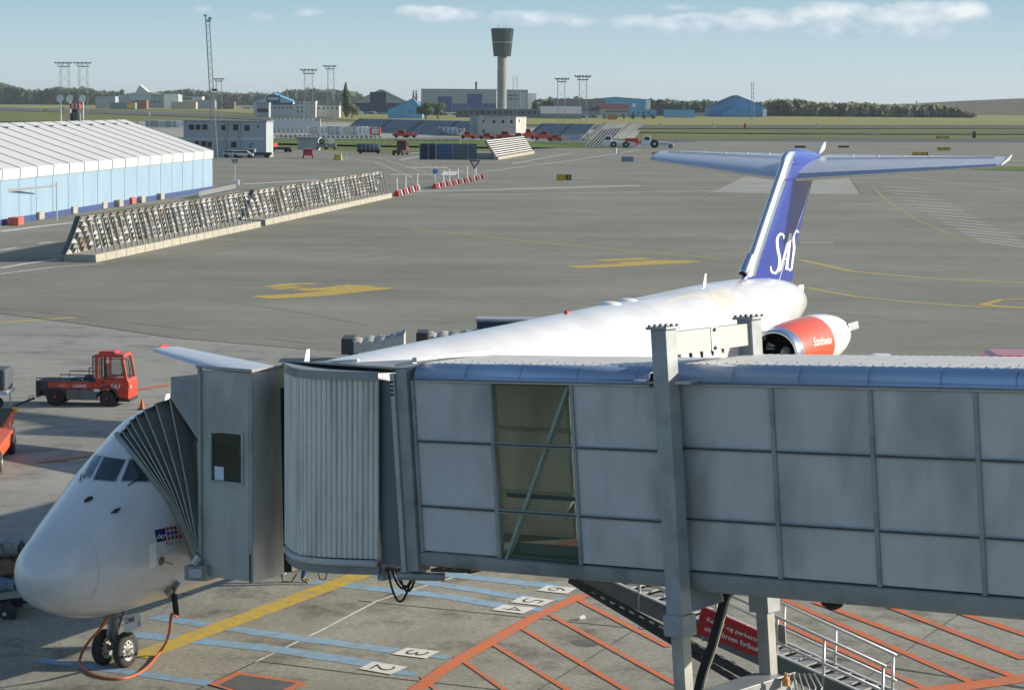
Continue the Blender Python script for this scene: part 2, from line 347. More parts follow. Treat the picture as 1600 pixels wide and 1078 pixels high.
for a, c in (((658, 1056), (700, 1095)), ((713, 1024), (800, 1085)), ((765, 1002), (900, 1085)), ((808, 976), (1000, 1090)), ((855, 957), (1045, 1062), (1100, 1090)) if False else ((855, 957), (1060, 1070)), ((903, 936), (1045, 1010)),
             ((1090, 960), (1240, 1060)), ((1040, 958), (1120, 985)), ((1275, 940), (1600, 1062)), ((1380, 943), (1600, 1029)), ((1490, 953), (1640, 1003)), ((1200, 925), (1520, 1066)), ((1200, 963), (1450, 1077)), ((1205, 1010), (1380, 1090)), ((920, 905), (1040, 950))):
    orl.append(([a, c], 6.6))
orl.append(([(1400, 1086), (1600, 1059), (1900, 1015)], 13))
orl.append(([(205, 610), (262, 601)], 3)); orl.append(([(60, 722), (175, 707)], 2))
marks('hatched_orange_marking', orl, PO, .020)
b = MB()
for q in ([(325, 1068), (370, 1049), (482, 1066), (420, 1095)],): b.add([G(*p, .026) for p in q], [(0, 1, 2, 3)])
struct(b, 'orange_pit_border', PO)
b = MB(); b.add([G(*p, .030) for p in [(343, 1069), (374, 1053), (464, 1066), (415, 1090)]], [(0, 1, 2, 3)]); pit = b
tag(pit.build('pit_cover', mat('pit_steel', (.10, .105, .10), .7, var=.2)), 'dark steel pit cover framed in orange paint on the stand', 'pit cover')
marks('concrete_joints', [([(0, 900), (300, 929)], 1.4), ([(400, 1032), (640, 1062), (900, 1090)], 1.6), ([(560, 938), (1030, 985), (1600, 1075)], 1.4), ([(1504, 955), (1400, 1027), (1290, 1100)], 1.4), ([(1010, 972), (870, 1060), (800, 1100)], 1.4),
    ([(1395, 1044), (1600, 1073)], 1.6), ([(600, 930), (700, 905)], 1.2), ([(268, 1096), (400, 1033)], 1.6), ([(0, 489.5), (130, 506.5), (270, 527.5), (480, 545.5)], .8), ([(1143, 283), (1088, 318)], .5), ([(1330, 277), (1352, 316)], .5)], PD, .0105)
marks('white_joint', [([(400, 1033), (500, 985), (590, 938), (640, 922)], 2.4), ([(640, 922), (740, 892)], 1.8), ([(1395, 923), (1600, 948)], 1.5)], PW, .0125)
# numbers on plates
NUMB = [('2', (560, 1044), (583, 1033), (637, 1041), (611, 1053)), ('3', (612, 1021), (636, 1011), (688, 1017), (665, 1028)), ('4', (768, 952), (787, 944), (837, 949), (817, 958)), ('5', (797, 940), (816, 931), (867, 937), (846, 946)), ('6', (839, 922), (855, 914), (902, 918), (886, 927))]
bp_, bt_ = MB(), MB()
for ch, nl, fl, fr_, nr in NUMB:
    p = [G(*q, .024) for q in (nl, fl, fr_, nr)]; bp_.add(p, [(0, 1, 2, 3)])
    uv, fs = text_mesh(ch, bold=-.012); nl_, fl_, fr2, nr_ = [q + V3((0, 0, .003)) for q in p]
    vs = []
    for a, c in uv:   # digit up = along the line, digit right = towards near side
        t = .22 + c * .58; s_ = .2 + a * .6
        vs.append(lerp(lerp(fl_, fr2, t), lerp(nl_, nr_, t), s_))
    bt_.add(vs, fs)
struct(bp_, 'number_plates', PP); struct(bt_, 'stop_line_numbers', mat('number_black', (.03, .03, .03), .8))
# apron far markings
YA = []
def arrow(ox, oy, sx):
    return
marks('yellow_apron_numbers', [([(405, 465), (480, 461), (595, 449)], 6), ([(418, 449), (455, 444), (492, 443)], 4.5), ([(466, 453), (520, 451), (565, 446)], 4.5), ([(430, 452), (470, 447)], 3), 
    ([(893, 417.5), (950, 415.5), (1083, 408)], 4), ([(935, 407), (1012, 404)], 3), ([(968, 411), (1050, 407.5)], 3), ([(1535, 476), (1560, 479), (1640, 482)], 3.5), ([(1535, 476), (1565, 468), (1650, 466)], 4)], PYl, .007)
marks('yellow_taxi_lines', [([(1250, 406), (1330, 424), (1450, 435), (1600, 442)], 1.8), ([(1245, 447), (1340, 464), (1460, 475), (1540, 480)], 1.8), ([(1362, 291), (1390, 318), (1430, 343), (1490, 368), (1600, 388)], 1.8), ([(0, 504), (60, 500), (118, 496)], 2.2), ([(640, 357), (850, 380), (1130, 405)], .9)], PYf, .007)
hl = []
for i in range(17):
    t = i / 16; xa = 1365 + 150 * t ** 1.15; ya = 292 + t * 86; hl.append(([(xa + 18, ya), (1430 + 185 * t + 8, ya + 3.2 + 7 * t)], .8 + .9 * t))
marks('faint_hatching', hl, PWf, .006)
marks('white_road_lines', [([(0, 362), (60, 354), (115, 348)], 2), ([(0, 391), (25, 387)], 1.6), ([(60, 381), (82, 378)], 1.4), ([(0, 419), (40, 412), (90, 405)], 2.2), ([(380, 288), (520, 280)], 1), ([(618, 300), (755, 297), (1000, 290)], .9), ([(640, 262), (700, 262)], .8), ([(610, 273), (700, 274), (705, 268)], .8),
    ([(525, 243), (543, 246), (540, 249), (520, 252)], 1.2), ([(625, 250), (655, 245)], 1), ([(640, 240), (670, 238)], .8), ([(800, 256), (890, 240)], .7), ([(760, 268), (900, 250), (1000, 234)], .5), ([(0, 428), (80, 418), (160, 412)], 1)], PW, .007)
marks('dashed_road_lines', [([(542, 248), (585, 253), (640, 275), (645, 278)], dict(wm=.35, dash=3)), ([(628, 252), (690, 262), (740, 272)], dict(wm=.3, dash=3)), ([(590, 246), (640, 262), (700, 282)], dict(wm=.25, dash=3))], PW, .010)
marks('old_orange_dashes', [([(0, 481), (60, 486), (200, 503), (420, 528), (560, 545)], dict(wm=.22, dash=7)), ([(0, 439), (80, 423), (140, 418)], dict(wm=.3, dash=7)), ([(330, 385), (345, 383)], 1)], POf, .011)
marks('white_dashes', [([(1250, 379), (1302, 379.5)], 1.6), ([(700, 305), (1180, 297)], .7), ([(1500, 250), (1600, 252)], .7), ([(1400, 275), (1600, 298)], .6)], PWf, .006)

PT = paint_mat('tyre_mark', (.18, .178, .147), .9, (.205, .2, .165)); rnd = random.Random(21); tl = []
for i in range(34):
    x0 = rnd.uniform(-100, 1500); y0 = rnd.uniform(300, 500); L = rnd.uniform(180, 620); s_ = rnd.choice([-.16, -.12, -.09, .03, .07, .12]); cv = rnd.uniform(-10, 10)
    tl.append(([(x0 + L * t, y0 + s_ * L * t * (y0 - 150) / 300 + cv * t * t) for t in (0, .25, .5, .75, 1)], dict(wm=rnd.uniform(.12, .3))))
marks('tyre_marks', tl, PT, .003)

# ================================================================ AIRCRAFT
AX, AY, AA = -8.51056, 40.64585, R(25.61759)
def AC(s, l, z): return V3((AX + s * math.sin(AA) + l * math.cos(AA), AY + s * math.cos(AA) - l * math.sin(AA), z))
fdir = V3((math.sin(AA), math.cos(AA), 0)); ldir = V3((math.cos(AA), -math.sin(AA), 0))
plane = thing('passenger_jet', 'white twin engine passenger jet with blue tail parked at the jet bridge', 'airplane', AC(20, 0, 0))
am = bpy.data.materials.new('aircraft_skin'); am.use_nodes = True; t_ = am.node_tree; n_ = t_.nodes; l_ = t_.links; pb = n_['Principled BSDF']
pb.inputs['Roughness'].default_value = .30; pb.inputs['Coat Weight'].default_value = .6; pb.inputs['Coat Roughness'].default_value = .07
tcn = n_.new('ShaderNodeTexCoord'); n1 = n_.new('ShaderNodeTexNoise'); n1.inputs['Scale'].default_value = .6; n1.inputs['Detail'].default_value = 6; l_.new(tcn.outputs['Object'], n1.inputs[0])
r1 = n_.new('ShaderNodeValToRGB'); r1.color_ramp.elements[0].color = (.58, .575, .56, 1); r1.color_ramp.elements[1].color = (.70, .695, .68, 1); r1.color_ramp.elements[0].position = .3; r1.color_ramp.elements[1].position = .6; l_.new(n1.outputs[0], r1.inputs[0]); l_.new(r1.outputs[0], pb.inputs['Base Color'])
skin = am
stabm = mat('stabiliser_grey', (.56, .585, .62), .32, .3, var=.05, coat=.2)
chrome = mat('polished_aluminium', (.80, .80, .82), .13, 1.0, var=.04)
bluem = mat('tail_blue', (.025, .055, .33), .25, var=.05, coat=.6)
logo = mat('logo_white', (.82, .82, .80), .4, var=.02)
def section(s, zt, zb, hw, zc=None, n=48, zmf=.47):
    zc = zb + (zt - zb) * zmf; out = []
    for j in range(n + 1):
        a = 2 * math.pi * j / n; c = math.cos(a); q = math.sin(a); hz = (zt - zc) if q > 0 else (zc - zb)
        out.append(AC(s, hw * math.copysign(abs(c) ** .96, c), zc + hz * math.copysign(abs(q) ** .96, q)))
    return out
PROF = [(0.311, 2.104, 2.004, 0.03), (0.371, 2.253, 1.855, 0.247), (0.484, 2.418, 1.688, 0.408), (0.72, 2.629, 1.475, 0.633), (1.097, 2.854, 1.3, 0.769), (1.568, 3.124, 1.155, 0.94), (2.04, 3.381, 1.082, 1.066), (2.417, 3.608, 1.056, 1.141), (2.794, 3.859, 1.05, 1.199), (3.171, 4.068, 1.043, 1.241), (3.643, 4.303, 1.042, 1.318), (4.208, 4.558, 1.047, 1.43), (5.057, 4.7, 1.054, 1.518), (7.0, 4.788, 1.076, 1.564), (12.0, 4.91, 1.132, 1.601), (20.0, 4.96, 1.209, 1.622), (27.0, 5.016, 1.308, 1.637), (31.0, 5.059, 1.507, 1.629), (33.5, 5.079, 1.907, 1.558), (36.0, 5.044, 2.457, 1.366), (38.0, 4.95, 2.95, 1.12), (39.5, 4.78, 3.3, 0.82), (40.6, 4.55, 3.5, 0.52), (41.3, 4.35, 3.6, 0.3), (41.45, 4.2, 3.7, 0.12)]
def cinterp(P_, m=3):
    out = []
    for i in range(len(P_) - 1):
        a0, a1, a2, a3 = P_[max(i - 1, 0)], P_[i], P_[i + 1], P_[min(i + 2, len(P_) - 1)]
        for k in range(m):
            t = k / m; row = []
            for j in range(4):
                if j == 0: row.append(lerp(a1[0], a2[0], t)); continue
                d1 = (a2[j] - a0[j]) / (a2[0] - a0[0]) * (a2[0] - a1[0]); d2 = (a3[j] - a1[j]) / (a3[0] - a1[0]) * (a2[0] - a1[0])
                row.append((2 * t ** 3 - 3 * t * t + 1) * a1[j] + (t ** 3 - 2 * t * t + t) * d1 + (-2 * t ** 3 + 3 * t * t) * a2[j] + (t ** 3 - t * t) * d2)
            out.append(tuple(row))
    out.append(P_[-1]); return out
PR = PROF[:1] + cinterp(PROF[1:], 3)
b = MB(); b.grid([section(*p) for p in PR]); b.add(section(*PR[0])[:-1], [tuple(range(48))]); fus = b.build('fuselage', skin, plane, smooth=True)
def bvh_of(mb): return BVHTree.FromPolygons([tuple(x) for x in mb.v], [f for f in mb.f])
FB = bvh_of(b)
def cast(bv, px, py):
    d = ray(px, py).normalized(); h_ = bv.ray_cast(CAM, d); 
    if h_[0] is None: return None
    nrm = h_[1]; nrm = nrm if nrm.dot(d) < 0 else -nrm
    return h_[0], nrm
def decal(mb, bv, quad_, nx=10, ny=10, off=.006):   # bilinear pixel patch laid on a surface
    a, c, d, e = quad_; idx = {}; 
    for i in range(nx + 1):
        for j in range(ny + 1):
            u_, v_ = i / nx, j / ny
            x = lerp(lerp(a[0], c[0], u_), lerp(e[0], d[0], u_), v_); y = lerp(lerp(a[1], c[1], u_), lerp(e[1], d[1], u_), v_)
            h_ = cast(bv, x, y)
            if h_: idx[(i, j)] = len(mb.v); mb.v.append(h_[0] + h_[1] * off)
    for i in range(nx):
        for j in range(ny):
            q = [(i, j), (i + 1, j), (i + 1, j + 1), (i, j + 1)]
            if all(k in idx for k in q): mb.f.append(tuple(idx[k] for k in q)); mb.mi.append(mb.m)
def decal_stroke(mb, bv, pts, wpx, off=.008):
    P_ = catmull([(p[0], p[1], 0) for p in pts], 6); rows = []
    ww = wpx if isinstance(wpx, (list, tuple)) else [wpx, wpx]
    for i, p in enumerate(P_):
        d = (P_[min(i + 1, len(P_) - 1)] - P_[max(i - 1, 0)]).normalized(); n = V3((-d.y, d.x, 0)); f = i / (len(P_) - 1) * (len(ww) - 1); k = min(int(f), len(ww) - 2); q = lerp(ww[k], ww[k + 1], f - k) / 2
        h1 = cast(bv, p.x - n.x * q, p.y - n.y * q); h2 = cast(bv, p.x + n.x * q, p.y + n.y * q)
        if h1 and h2: rows.append([h1[0] + h1[1] * off, h2[0] + h2[1] * off])
    if len(rows) > 1: mb.grid(rows)
def decal_text(mb, bv, body, quad_, off=.008, **k):  # quad: BL, BR, TR, TL pixels
    uv, fs = text_mesh(body, **k); a, c, d, e = quad_; vs = []
    for u_, v_ in uv:
        x = lerp(lerp(a[0], c[0], u_), lerp(e[0], d[0], u_), v_); y = lerp(lerp(a[1], c[1], u_), lerp(e[1], d[1], u_), v_)
        h_ = cast(bv, x, y)
        if not h_: return
        vs.append(h_[0] + h_[1] * off)
    mb.add(vs, fs)
# cockpit windows
wframe = mat('window_surround', (.50, .52, .54), .4, .3, var=.05)
wf = MB()
WIN = [[(131, 743), (142, 746), (159, 713), (147, 711)], [(146, 749), (180, 752), (196, 719), (163, 714)], [(190, 751), (233, 752), (214, 719), (203, 718)]]
for q in WIN:
    cx = sum(p[0] for p in q) / 4; cy = sum(p[1] for p in q) / 4; decal(wf, FB, [(cx + (p[0] - cx) * 1.0 + (2.0 if p[0] > cx else -2.0), cy + (2.2 if p[1] > cy else -2.2) + (p[1] - cy)) for p in q], 8, 6, .004)
wfo = wf.build('windshield_frame', wframe, plane, smooth=True)
for i, q in enumerate(WIN):
    b = MB(); decal(b, FB, q, 8, 8, .010); b.build('cockpit_window', mat('cockpit_glass' + ('_bright' if i == 0 else ''), (.10, .20, .24) if i == 0 else (.02, .045, .05), .06, var=.3, spec=1.0), plane, smooth=True)
for pts in ([(126, 753), (129, 742), (133, 748)], [(200, 759), (212, 752), (220, 749)]):
    b = MB(); P_ = [cast(FB, *p) for p in pts]; P_ = [h_[0] + h_[1] * .03 for h_ in P_ if h_]
    if len(P_) > 1: b.path(P_, .012, 5); b.build('wiper', black, plane)
# seams
b = MB(); seam = mat('panel_seam', (.50, .50, .50), .6)
decal_stroke(b, FB, [(128, 831), (145, 850), (153, 880), (153, 908), (143, 935)], .8, .003); decal_stroke(b, FB, [(70, 921), (105, 932), (143, 935)], .7, .003); decal_stroke(b, FB, [(90, 947), (108, 953), (121, 955)], .7, .003)
b.build('nose_seam', seam, plane)
for q in ([(77, 792), (84, 788), (86, 791), (80, 795)], [(132, 785), (139, 779), (146, 779), (140, 783)], [(173, 802), (180, 797), (188, 795), (183, 801)]):
    b = MB(); ps = [cast(FB, *p) for p in q]
    if all(ps): b.hexa([h_[0] for h_ in ps], [h_[0] + h_[1] * .06 for h_ in ps]); b.build('air_data_probe', dark, plane)
# crest on the nose
c_blue = mat('decal_blue', (.02, .03, .16), .4); c_red = mat('decal_red', (.42, .03, .03), .4); c_green = mat('decal_green', (.03, .12, .06), .4); c_yel = mat('decal_yellow', (.55, .42, .05), .4)
b = MB(); decal(b, FB, [(241, 828), (258, 824.5), (260, 844), (245, 847)], 6, 6, .005); d0 = b.build('name_crest', c_blue, plane, smooth=True)
b = MB()
def sas(mb, bv, x0, y0, sx, sy, sh, off, wd):
    # three slanted letters in a box sx wide and sy high; sh = slant per unit height
    T = lambda x, y: (x0 + x * sx + (1 - y) * sh, y0 + y * sy)
    S = [(.27, .06), (.20, .0), (.12, .08), (.13, .28), (.16, .5), (.17, .75), (.11, .95), (.03, .95), (0, .85)]
    decal_stroke(mb, bv, [T(*p) for p in S], wd, off)
    decal_stroke(mb, bv, [T(.33, .98), T(.44, .5), T(.55, .02)], wd, off); decal_stroke(mb, bv, [T(.55, .02), T(.57, .5), T(.60, .98)], wd, off); decal_stroke(mb, bv, [T(.42, .68), T(.58, .68)], [w * .7 for w in wd] if isinstance(wd, list) else wd * .7, off)
    decal_stroke(mb, bv, [T(p[0] + .72, p[1]) for p in S], wd, off)
sas(b, FB, 244.5, 835, 12, 6, 1.6, .009, 1.3); b.build('crest_letters', logo, d0)
cols = [[c_red, c_green, c_red, c_blue], [c_blue, c_blue, c_blue, c_yel], [c_red, c_green, c_red, c_red, c_yel, c_blue]]
for r_, row in enumerate(cols):
        for k, cc in enumerate(row):
                b = MB(); x = 259 + k * 5.9 + r_ * 1.1; y = 823.5 - k * .95 + r_ * 7.2; decal(b, FB, [(x, y), (x + 4.3, y - .7), (x + 4.8, y + 4.8), (x + .5, y + 5.5)], 2, 2, .006)
                if b.f: b.build('crest_flag', cc, d0)
b = MB(); decal_text(b, FB, 'Bjarne Viking', [(260, 853), (309, 845), (307, 837), (259, 846)]); b.build('name_text', mat('name_grey', (.25, .25, .25), .5), plane)
# taped foil patch and static port
b = MB(); decal(b, FB, [(233, 850), (243, 846), (244, 868), (241, 886)], 5, 6, .008); decal(b, FB, [(232, 851), (240, 848), (242, 885), (231, 890)], 5, 6, .010); b.build('foil_patch', mat('foil_patch_cream', (.95, .93, .80), .5, var=.1, bump=.6, bscale=12), plane)
h_ = cast(FB, 252, 876); b = MB(); b.lathe(h_[0], h_[1], [(.004, .062), (.012, .07), (.012, .078), (.003, .08)], 20); b.build('port_ring', c_red, plane)
b = MB(); b.lathe(h_[0], h_[1], [(.003, .06), (.02, .05), (.02, .0)], 20); b.tube(h_[0], h_[0] + h_[1] * .14 + V3((.10, 0, -.02)), .014, 6); b.build('angle_sensor', mat('sensor_brown', (.22, .14, .11), .5), plane)
# small windows row and door outlines (port side)
b = MB()
bw = MB(); bo = MB()
for s in [6.6 + .81 * i for i in range(30)]:
    for l in (1.0,):
        zc_ = 3.55; o = AC(s, 6, zc_); h2 = FB.ray_cast(o, -ldir)
        if h2[0]: p = h2[0]; n = h2[1] if h2[1].dot(ldir) > 0 else -h2[1]; up = (V3((0, 0, 1)) - n * n.z).normalized(); r_ = []
        for k in range(12): a = 2 * math.pi * k / 12; r_.append(p + n * .006 + fdir * (.115 * math.cos(a)) + up * (.17 * math.sin(a)))
        bw = MB(); bw.add(r_, [tuple(range(12))]); bw.build('cabin_window', blueglass, plane)
for s0, s1, z0, z1 in ((19.6, 20.1, 2.9, 3.95), (21.4, 21.9, 2.9, 3.95), (31.6, 32.5, 2.5, 4.35)):
    pts = []
    for a_, c_ in [(s0, z0), (s0, z1 - .12), (s0 + .12, z1), (s1 - .12, z1), (s1, z1 - .12), (s1, z0)]:
        h2 = FB.ray_cast(AC(a_, 6, c_), -ldir)
        if h2[0]: pts.append(h2[0] + ldir * .004)
    bo = MB(); bo.path(pts, .012, 5); bo.build('exit_outline', seam, plane)
# roof fittings
def blade(s, hgt, px_m, nm='blade_antenna'):
    b = MB(); zt = [p for p in PR if p[0] <= s][-1][1]; b.hexa([AC(s, -.012, zt - .05), AC(s + .28, -.012, zt - .05), AC(s + .28, .012, zt - .05), AC(s, .012, zt - .05)], [AC(s + .18, -.008, zt + hgt), AC(s + .30, -.008, zt + hgt), AC(s + .30, .008, zt + hgt), AC(s + .18, .008, zt + hgt)]); b.build(nm, px_m, plane)
blade(9.6, .40, white); blade(32.6, .34, white); blade(4.4, .3, white)
b = MB(); b.sphere(AC(22.9, 0, 4.99), .065, .065, .08); b.build('red_beacon', mat('beacon_red', (.55, .03, .03), .2), plane, smooth=True)
for s in (26.0, 27.2): b = MB(); b.sphere(AC(s, -.1, 4.99), .30, .30, .085); b.build('satellite_dome', white, plane, smooth=True)
# wings
def airfoil(chord, th, n=12):
    xs = [.5 * (1 - math.cos(math.pi * i / n)) for i in range(n + 1)]
    y = lambda x: 5 * th * (.2969 * x ** .5 - .126 * x - .3516 * x * x + .2843 * x ** 3 - .1036 * x ** 4) * chord
    return [(x * chord, y(x)) for x in reversed(xs)] + [(x * chord, -y(x) * .7) for x in xs[1:]]
def wing(rows, side, vertical=False, tilt=0.0):
    b = MB(); g_ = []
    for s0, ch, l, z, th in rows:
        g_.append([(AC(s0 + x, l + side * 0, z + y - tilt * (ch - x)) if not vertical else AC(s0 + x, y, z)) for x, y in airfoil(ch, th)])
    b.grid(g_); n = len(g_[0]); b.add(g_[-1], [tuple(range(n))]); b.add(g_[0], [tuple(range(n))]); return b
for side in (-1, 1):
    k0 = [(20.0, 7.0, side * 1.2, 1.6, .12), (22.3, 4.6, side * 5.0, 1.9, .11), (28.0, 1.35, side * 16.2, 2.72, .09)]
    wb = wing(k0, side); wo_ = wb.build('wing', stabm, plane, smooth='auto')
    b = MB(); b.path([AC(28.3, side * 16.2, 2.76), AC(28.6, side * 16.3, 2.78), AC(28.95, side * 16.3, 2.79)], [.03, .06, .03], 8); b.build('wing_tip_light', mat('tip_red' if side < 0 else 'tip_white', (.5, .04, .03) if side < 0 else (.7, .7, .7), .3), wo_)
    b = MB(); b.grid([[AC(22.3, side * 4.9, 1.98), AC(28.02, side * 16.15, 2.76)], [AC(22.12, side * 4.9, 1.87), AC(27.88, side * 16.15, 2.70)], [AC(22.3, side * 4.9, 1.80), AC(28.02, side * 16.15, 2.66)]]); b.build('slat', chrome, wo_, solid=.02)
# main gear
for side in (-1, 1):
    b = MB(); b.tube(AC(24.9, side * 2.5, 1.8), AC(24.9, side * 2.5, .5), .12, 10); g0 = b.build('main_gear_leg', steel, plane)
    for o in (-.32, .32):
        b = MB(); b.lathe(AC(24.9, side * 2.5 + o, .5), ldir, [(-.16, .3), (-.16, .48), (-.1, .51), (.1, .51), (.16, .48), (.16, .3), (.12, .28), (.12, 0)], 24); b.build('wheel', black, g0, smooth='auto')
# fin
b = wing([(35.1, 5.7, 0, 4.7, .03), (36.35, 4.3, 0, 5.25, .085), (37.45, 3.95, 0, 6.4, .095), (38.65, 3.65, 0, 7.6, .10), (39.5, 3.5, 0, 8.45, .11)], 1, True)
fin = b.build('tail_fin', bluem, plane, smooth='auto'); FNB = bvh_of(b)
b = MB(); rows = []
for s0, z, wd_, rr in ((36.25, 5.1, .15, .17), (36.6, 5.55, .15, .165), (37.42, 6.4, .14, .15), (38.62, 7.6, .135, .14), (39.45, 8.42, .14, .15), (39.62, 8.7, .14, .16), (39.95, 8.88, .12, .12)):
    rows.append([AC(s0 - .10 + .62 * (1 - math.cos(a)) * .9, wd_ * 1.18 * math.sin(a), z) for a in [R(q) for q in range(-90, 91, 15)]])
b.grid(rows); b.build('leading_edge', chrome, fin, smooth=True)
# ram air inlet at the foot of the fin
b = MB(); ax = V3(AC(36.2, 0, 5.62) - AC(35.65, 0, 5.22)).normalized()
c0 = AC(36.05, 0, 5.20); iax = fdir + V3((0, 0, .85)); b.lathe(c0, iax, [(.4, .03), (.22, .10), (.0, .115), (-.025, .13), (.0, .145), (.25, .155), (.8, .12)], 20); b.build('ram_air_inlet', chrome, fin, smooth='auto')
b = MB(); b.lathe(c0, iax, [(.05, .108), (.06, 0)], 20); b.build('inlet_opening', black, fin)
# fin tip fairing
b = MB(); rows = []
for s, zt, zb, hw in ((39.7, 8.76, 8.60, .05), (39.9, 8.86, 8.4, .12), (40.4, 8.93, 8.3, .16), (41.0, 8.95, 8.25, .17), (41.9, 8.91, 8.3, .15), (42.6, 8.82, 8.42, .10), (43.3, 8.72, 8.58, .04)):
    rows.append(section(s, zt, zb, hw, n=20))
b.grid(rows); b.build('tip_fairing', bluem, fin, smooth=True)
b = MB(); b.path([AC(43.0, 0, 8.75), AC(43.5, 0, 8.95), AC(43.75, 0, 9.12)], [.07, .10, .03], 8); b.build('tail_bullet', white, fin, smooth=True)
TL_ = .21
for side in (-1, 1):
    hb = wing([(40.15, 3.45, side * .12, 8.72, .10), (43.05, 1.30, side * 5.95, 8.74, .09), (43.35, .9, side * 6.12, 8.72, .05)], side, tilt=TL_); ho = hb.build('tailplane', stabm, plane, smooth='auto')
    b = MB(); b.grid([[AC(40.25, side * .25, 8.17), AC(43.1, side * 6.0, 8.52)], [AC(40.08, side * .25, 8.02), AC(43.0, side * 6.0, 8.46)], [AC(40.15, side * .25, 7.93), AC(43.05, side * 6.0, 8.42)]]); b.build('leading_edge', chrome, ho, solid=.012)
    b = MB(); b.tube(AC(42.45, side * .5, 8.62), AC(43.95, side * 5.7, 8.72), .018, 5); b.build('elevator_gap', seam, ho)
    for k in range(6):
        t = .12 + k * .15; b = MB(); b.box(AC(lerp(43.35, 44.33, t), side * lerp(.4, 6, t), 8.71), (.16, .035, .05), rz=math.pi / 2 - AA); b.build('hinge_fairing', steel, ho)
    if side > 0: b = MB(); b.path([AC(43.1, side * 6.14, 8.50), AC(43.9, side * 6.16, 8.66), AC(44.4, side * 6.15, 8.80)], [.02, .045, .015], 6); b.build('tip_cap', white, ho)
# fin logo, drawn from the side of the fin
b = MB(); Z = lambda x, y: (1140 + x / 4.49, 220 + y / 4.49)
decal_stroke(b, FNB, [Z(*p) for p in ((378, 690), (378, 665), (355, 655), (333, 690), (337, 760), (350, 830), (342, 895), (318, 930), (292, 912), (288, 880))], [1.49, 2.48, 3.57, 3.86, 4.36, 4.36, 3.86, 3.37, 3.18, 1.49])
decal_stroke(b, FNB, [Z(*p) for p in ((350, 925), (385, 800), (425, 650))], [2.38, 3.37, 3.57]); decal_stroke(b, FNB, [Z(*p) for p in ((427, 650), (412, 780), (398, 905))], [4.17, 4.17, 4.36]); decal_stroke(b, FNB, [Z(372, 835), Z(410, 825)], 2.4)
decal_stroke(b, FNB, [Z(*p) for p in ((484, 665), (482, 645), (466, 632), (449, 665), (450, 730), (455, 800), (443, 880), (422, 908), (404, 890))], [1.49, 2.38, 3.18, 3.37, 3.86, 3.86, 3.37, 2.97, 1.78])
b.build('fin_logo', logo, fin, smooth=True)
b = MB(); decal_stroke(b, FNB, [Z(385, 850), Z(345, 985)], 1.1); b.build('rudder_line', mat('rudder_line_grey', (.5, .52, .6), .4), fin); b = MB(); decal_stroke(b, FNB, [Z(552, 330), Z(500, 520), Z(440, 680)], 1.3); b.build('rudder_line', mat('rudder_line_grey', (.5, .52, .6), .4), fin)
# white fairing at the tail cone end
b = MB(); b.hexa([AC(41.2, -.06, 3.75), AC(41.7, -.06, 3.75), AC(41.7, .06, 3.75), AC(41.2, .06, 3.75)], [AC(41.2, -.06, 4.5), AC(41.72, -.06, 4.5), AC(41.72, .06, 4.5), AC(41.2, .06, 4.5)]); b.build('tail_cone', white, plane, bevel=.03)
b = MB(); decal(b, FB, [(1106, 457), (1140, 452), (1150, 470), (1132, 490)], 8, 8, .004); decal_stroke(b, FB, [(1040, 472), (1080, 463), (1120, 466)], [3, 5], .004); b.build('dirt_streak', mat('streak_beige', (.60, .56, .48), .5, var=.12, scale=1.5), plane, smooth=True)
for pts in ([(1166, 437), (1160, 448), (1120, 466), (1090, 476)], [(990, 470), (1060, 457), (1110, 452)], [(1120, 472), (1133, 490), (1140, 510)]): b = MB(); decal_stroke(b, FB, pts, .7, .005); b.build('fuselage_seam', mat('seam_faint', (.50, .50, .48), .6), plane)
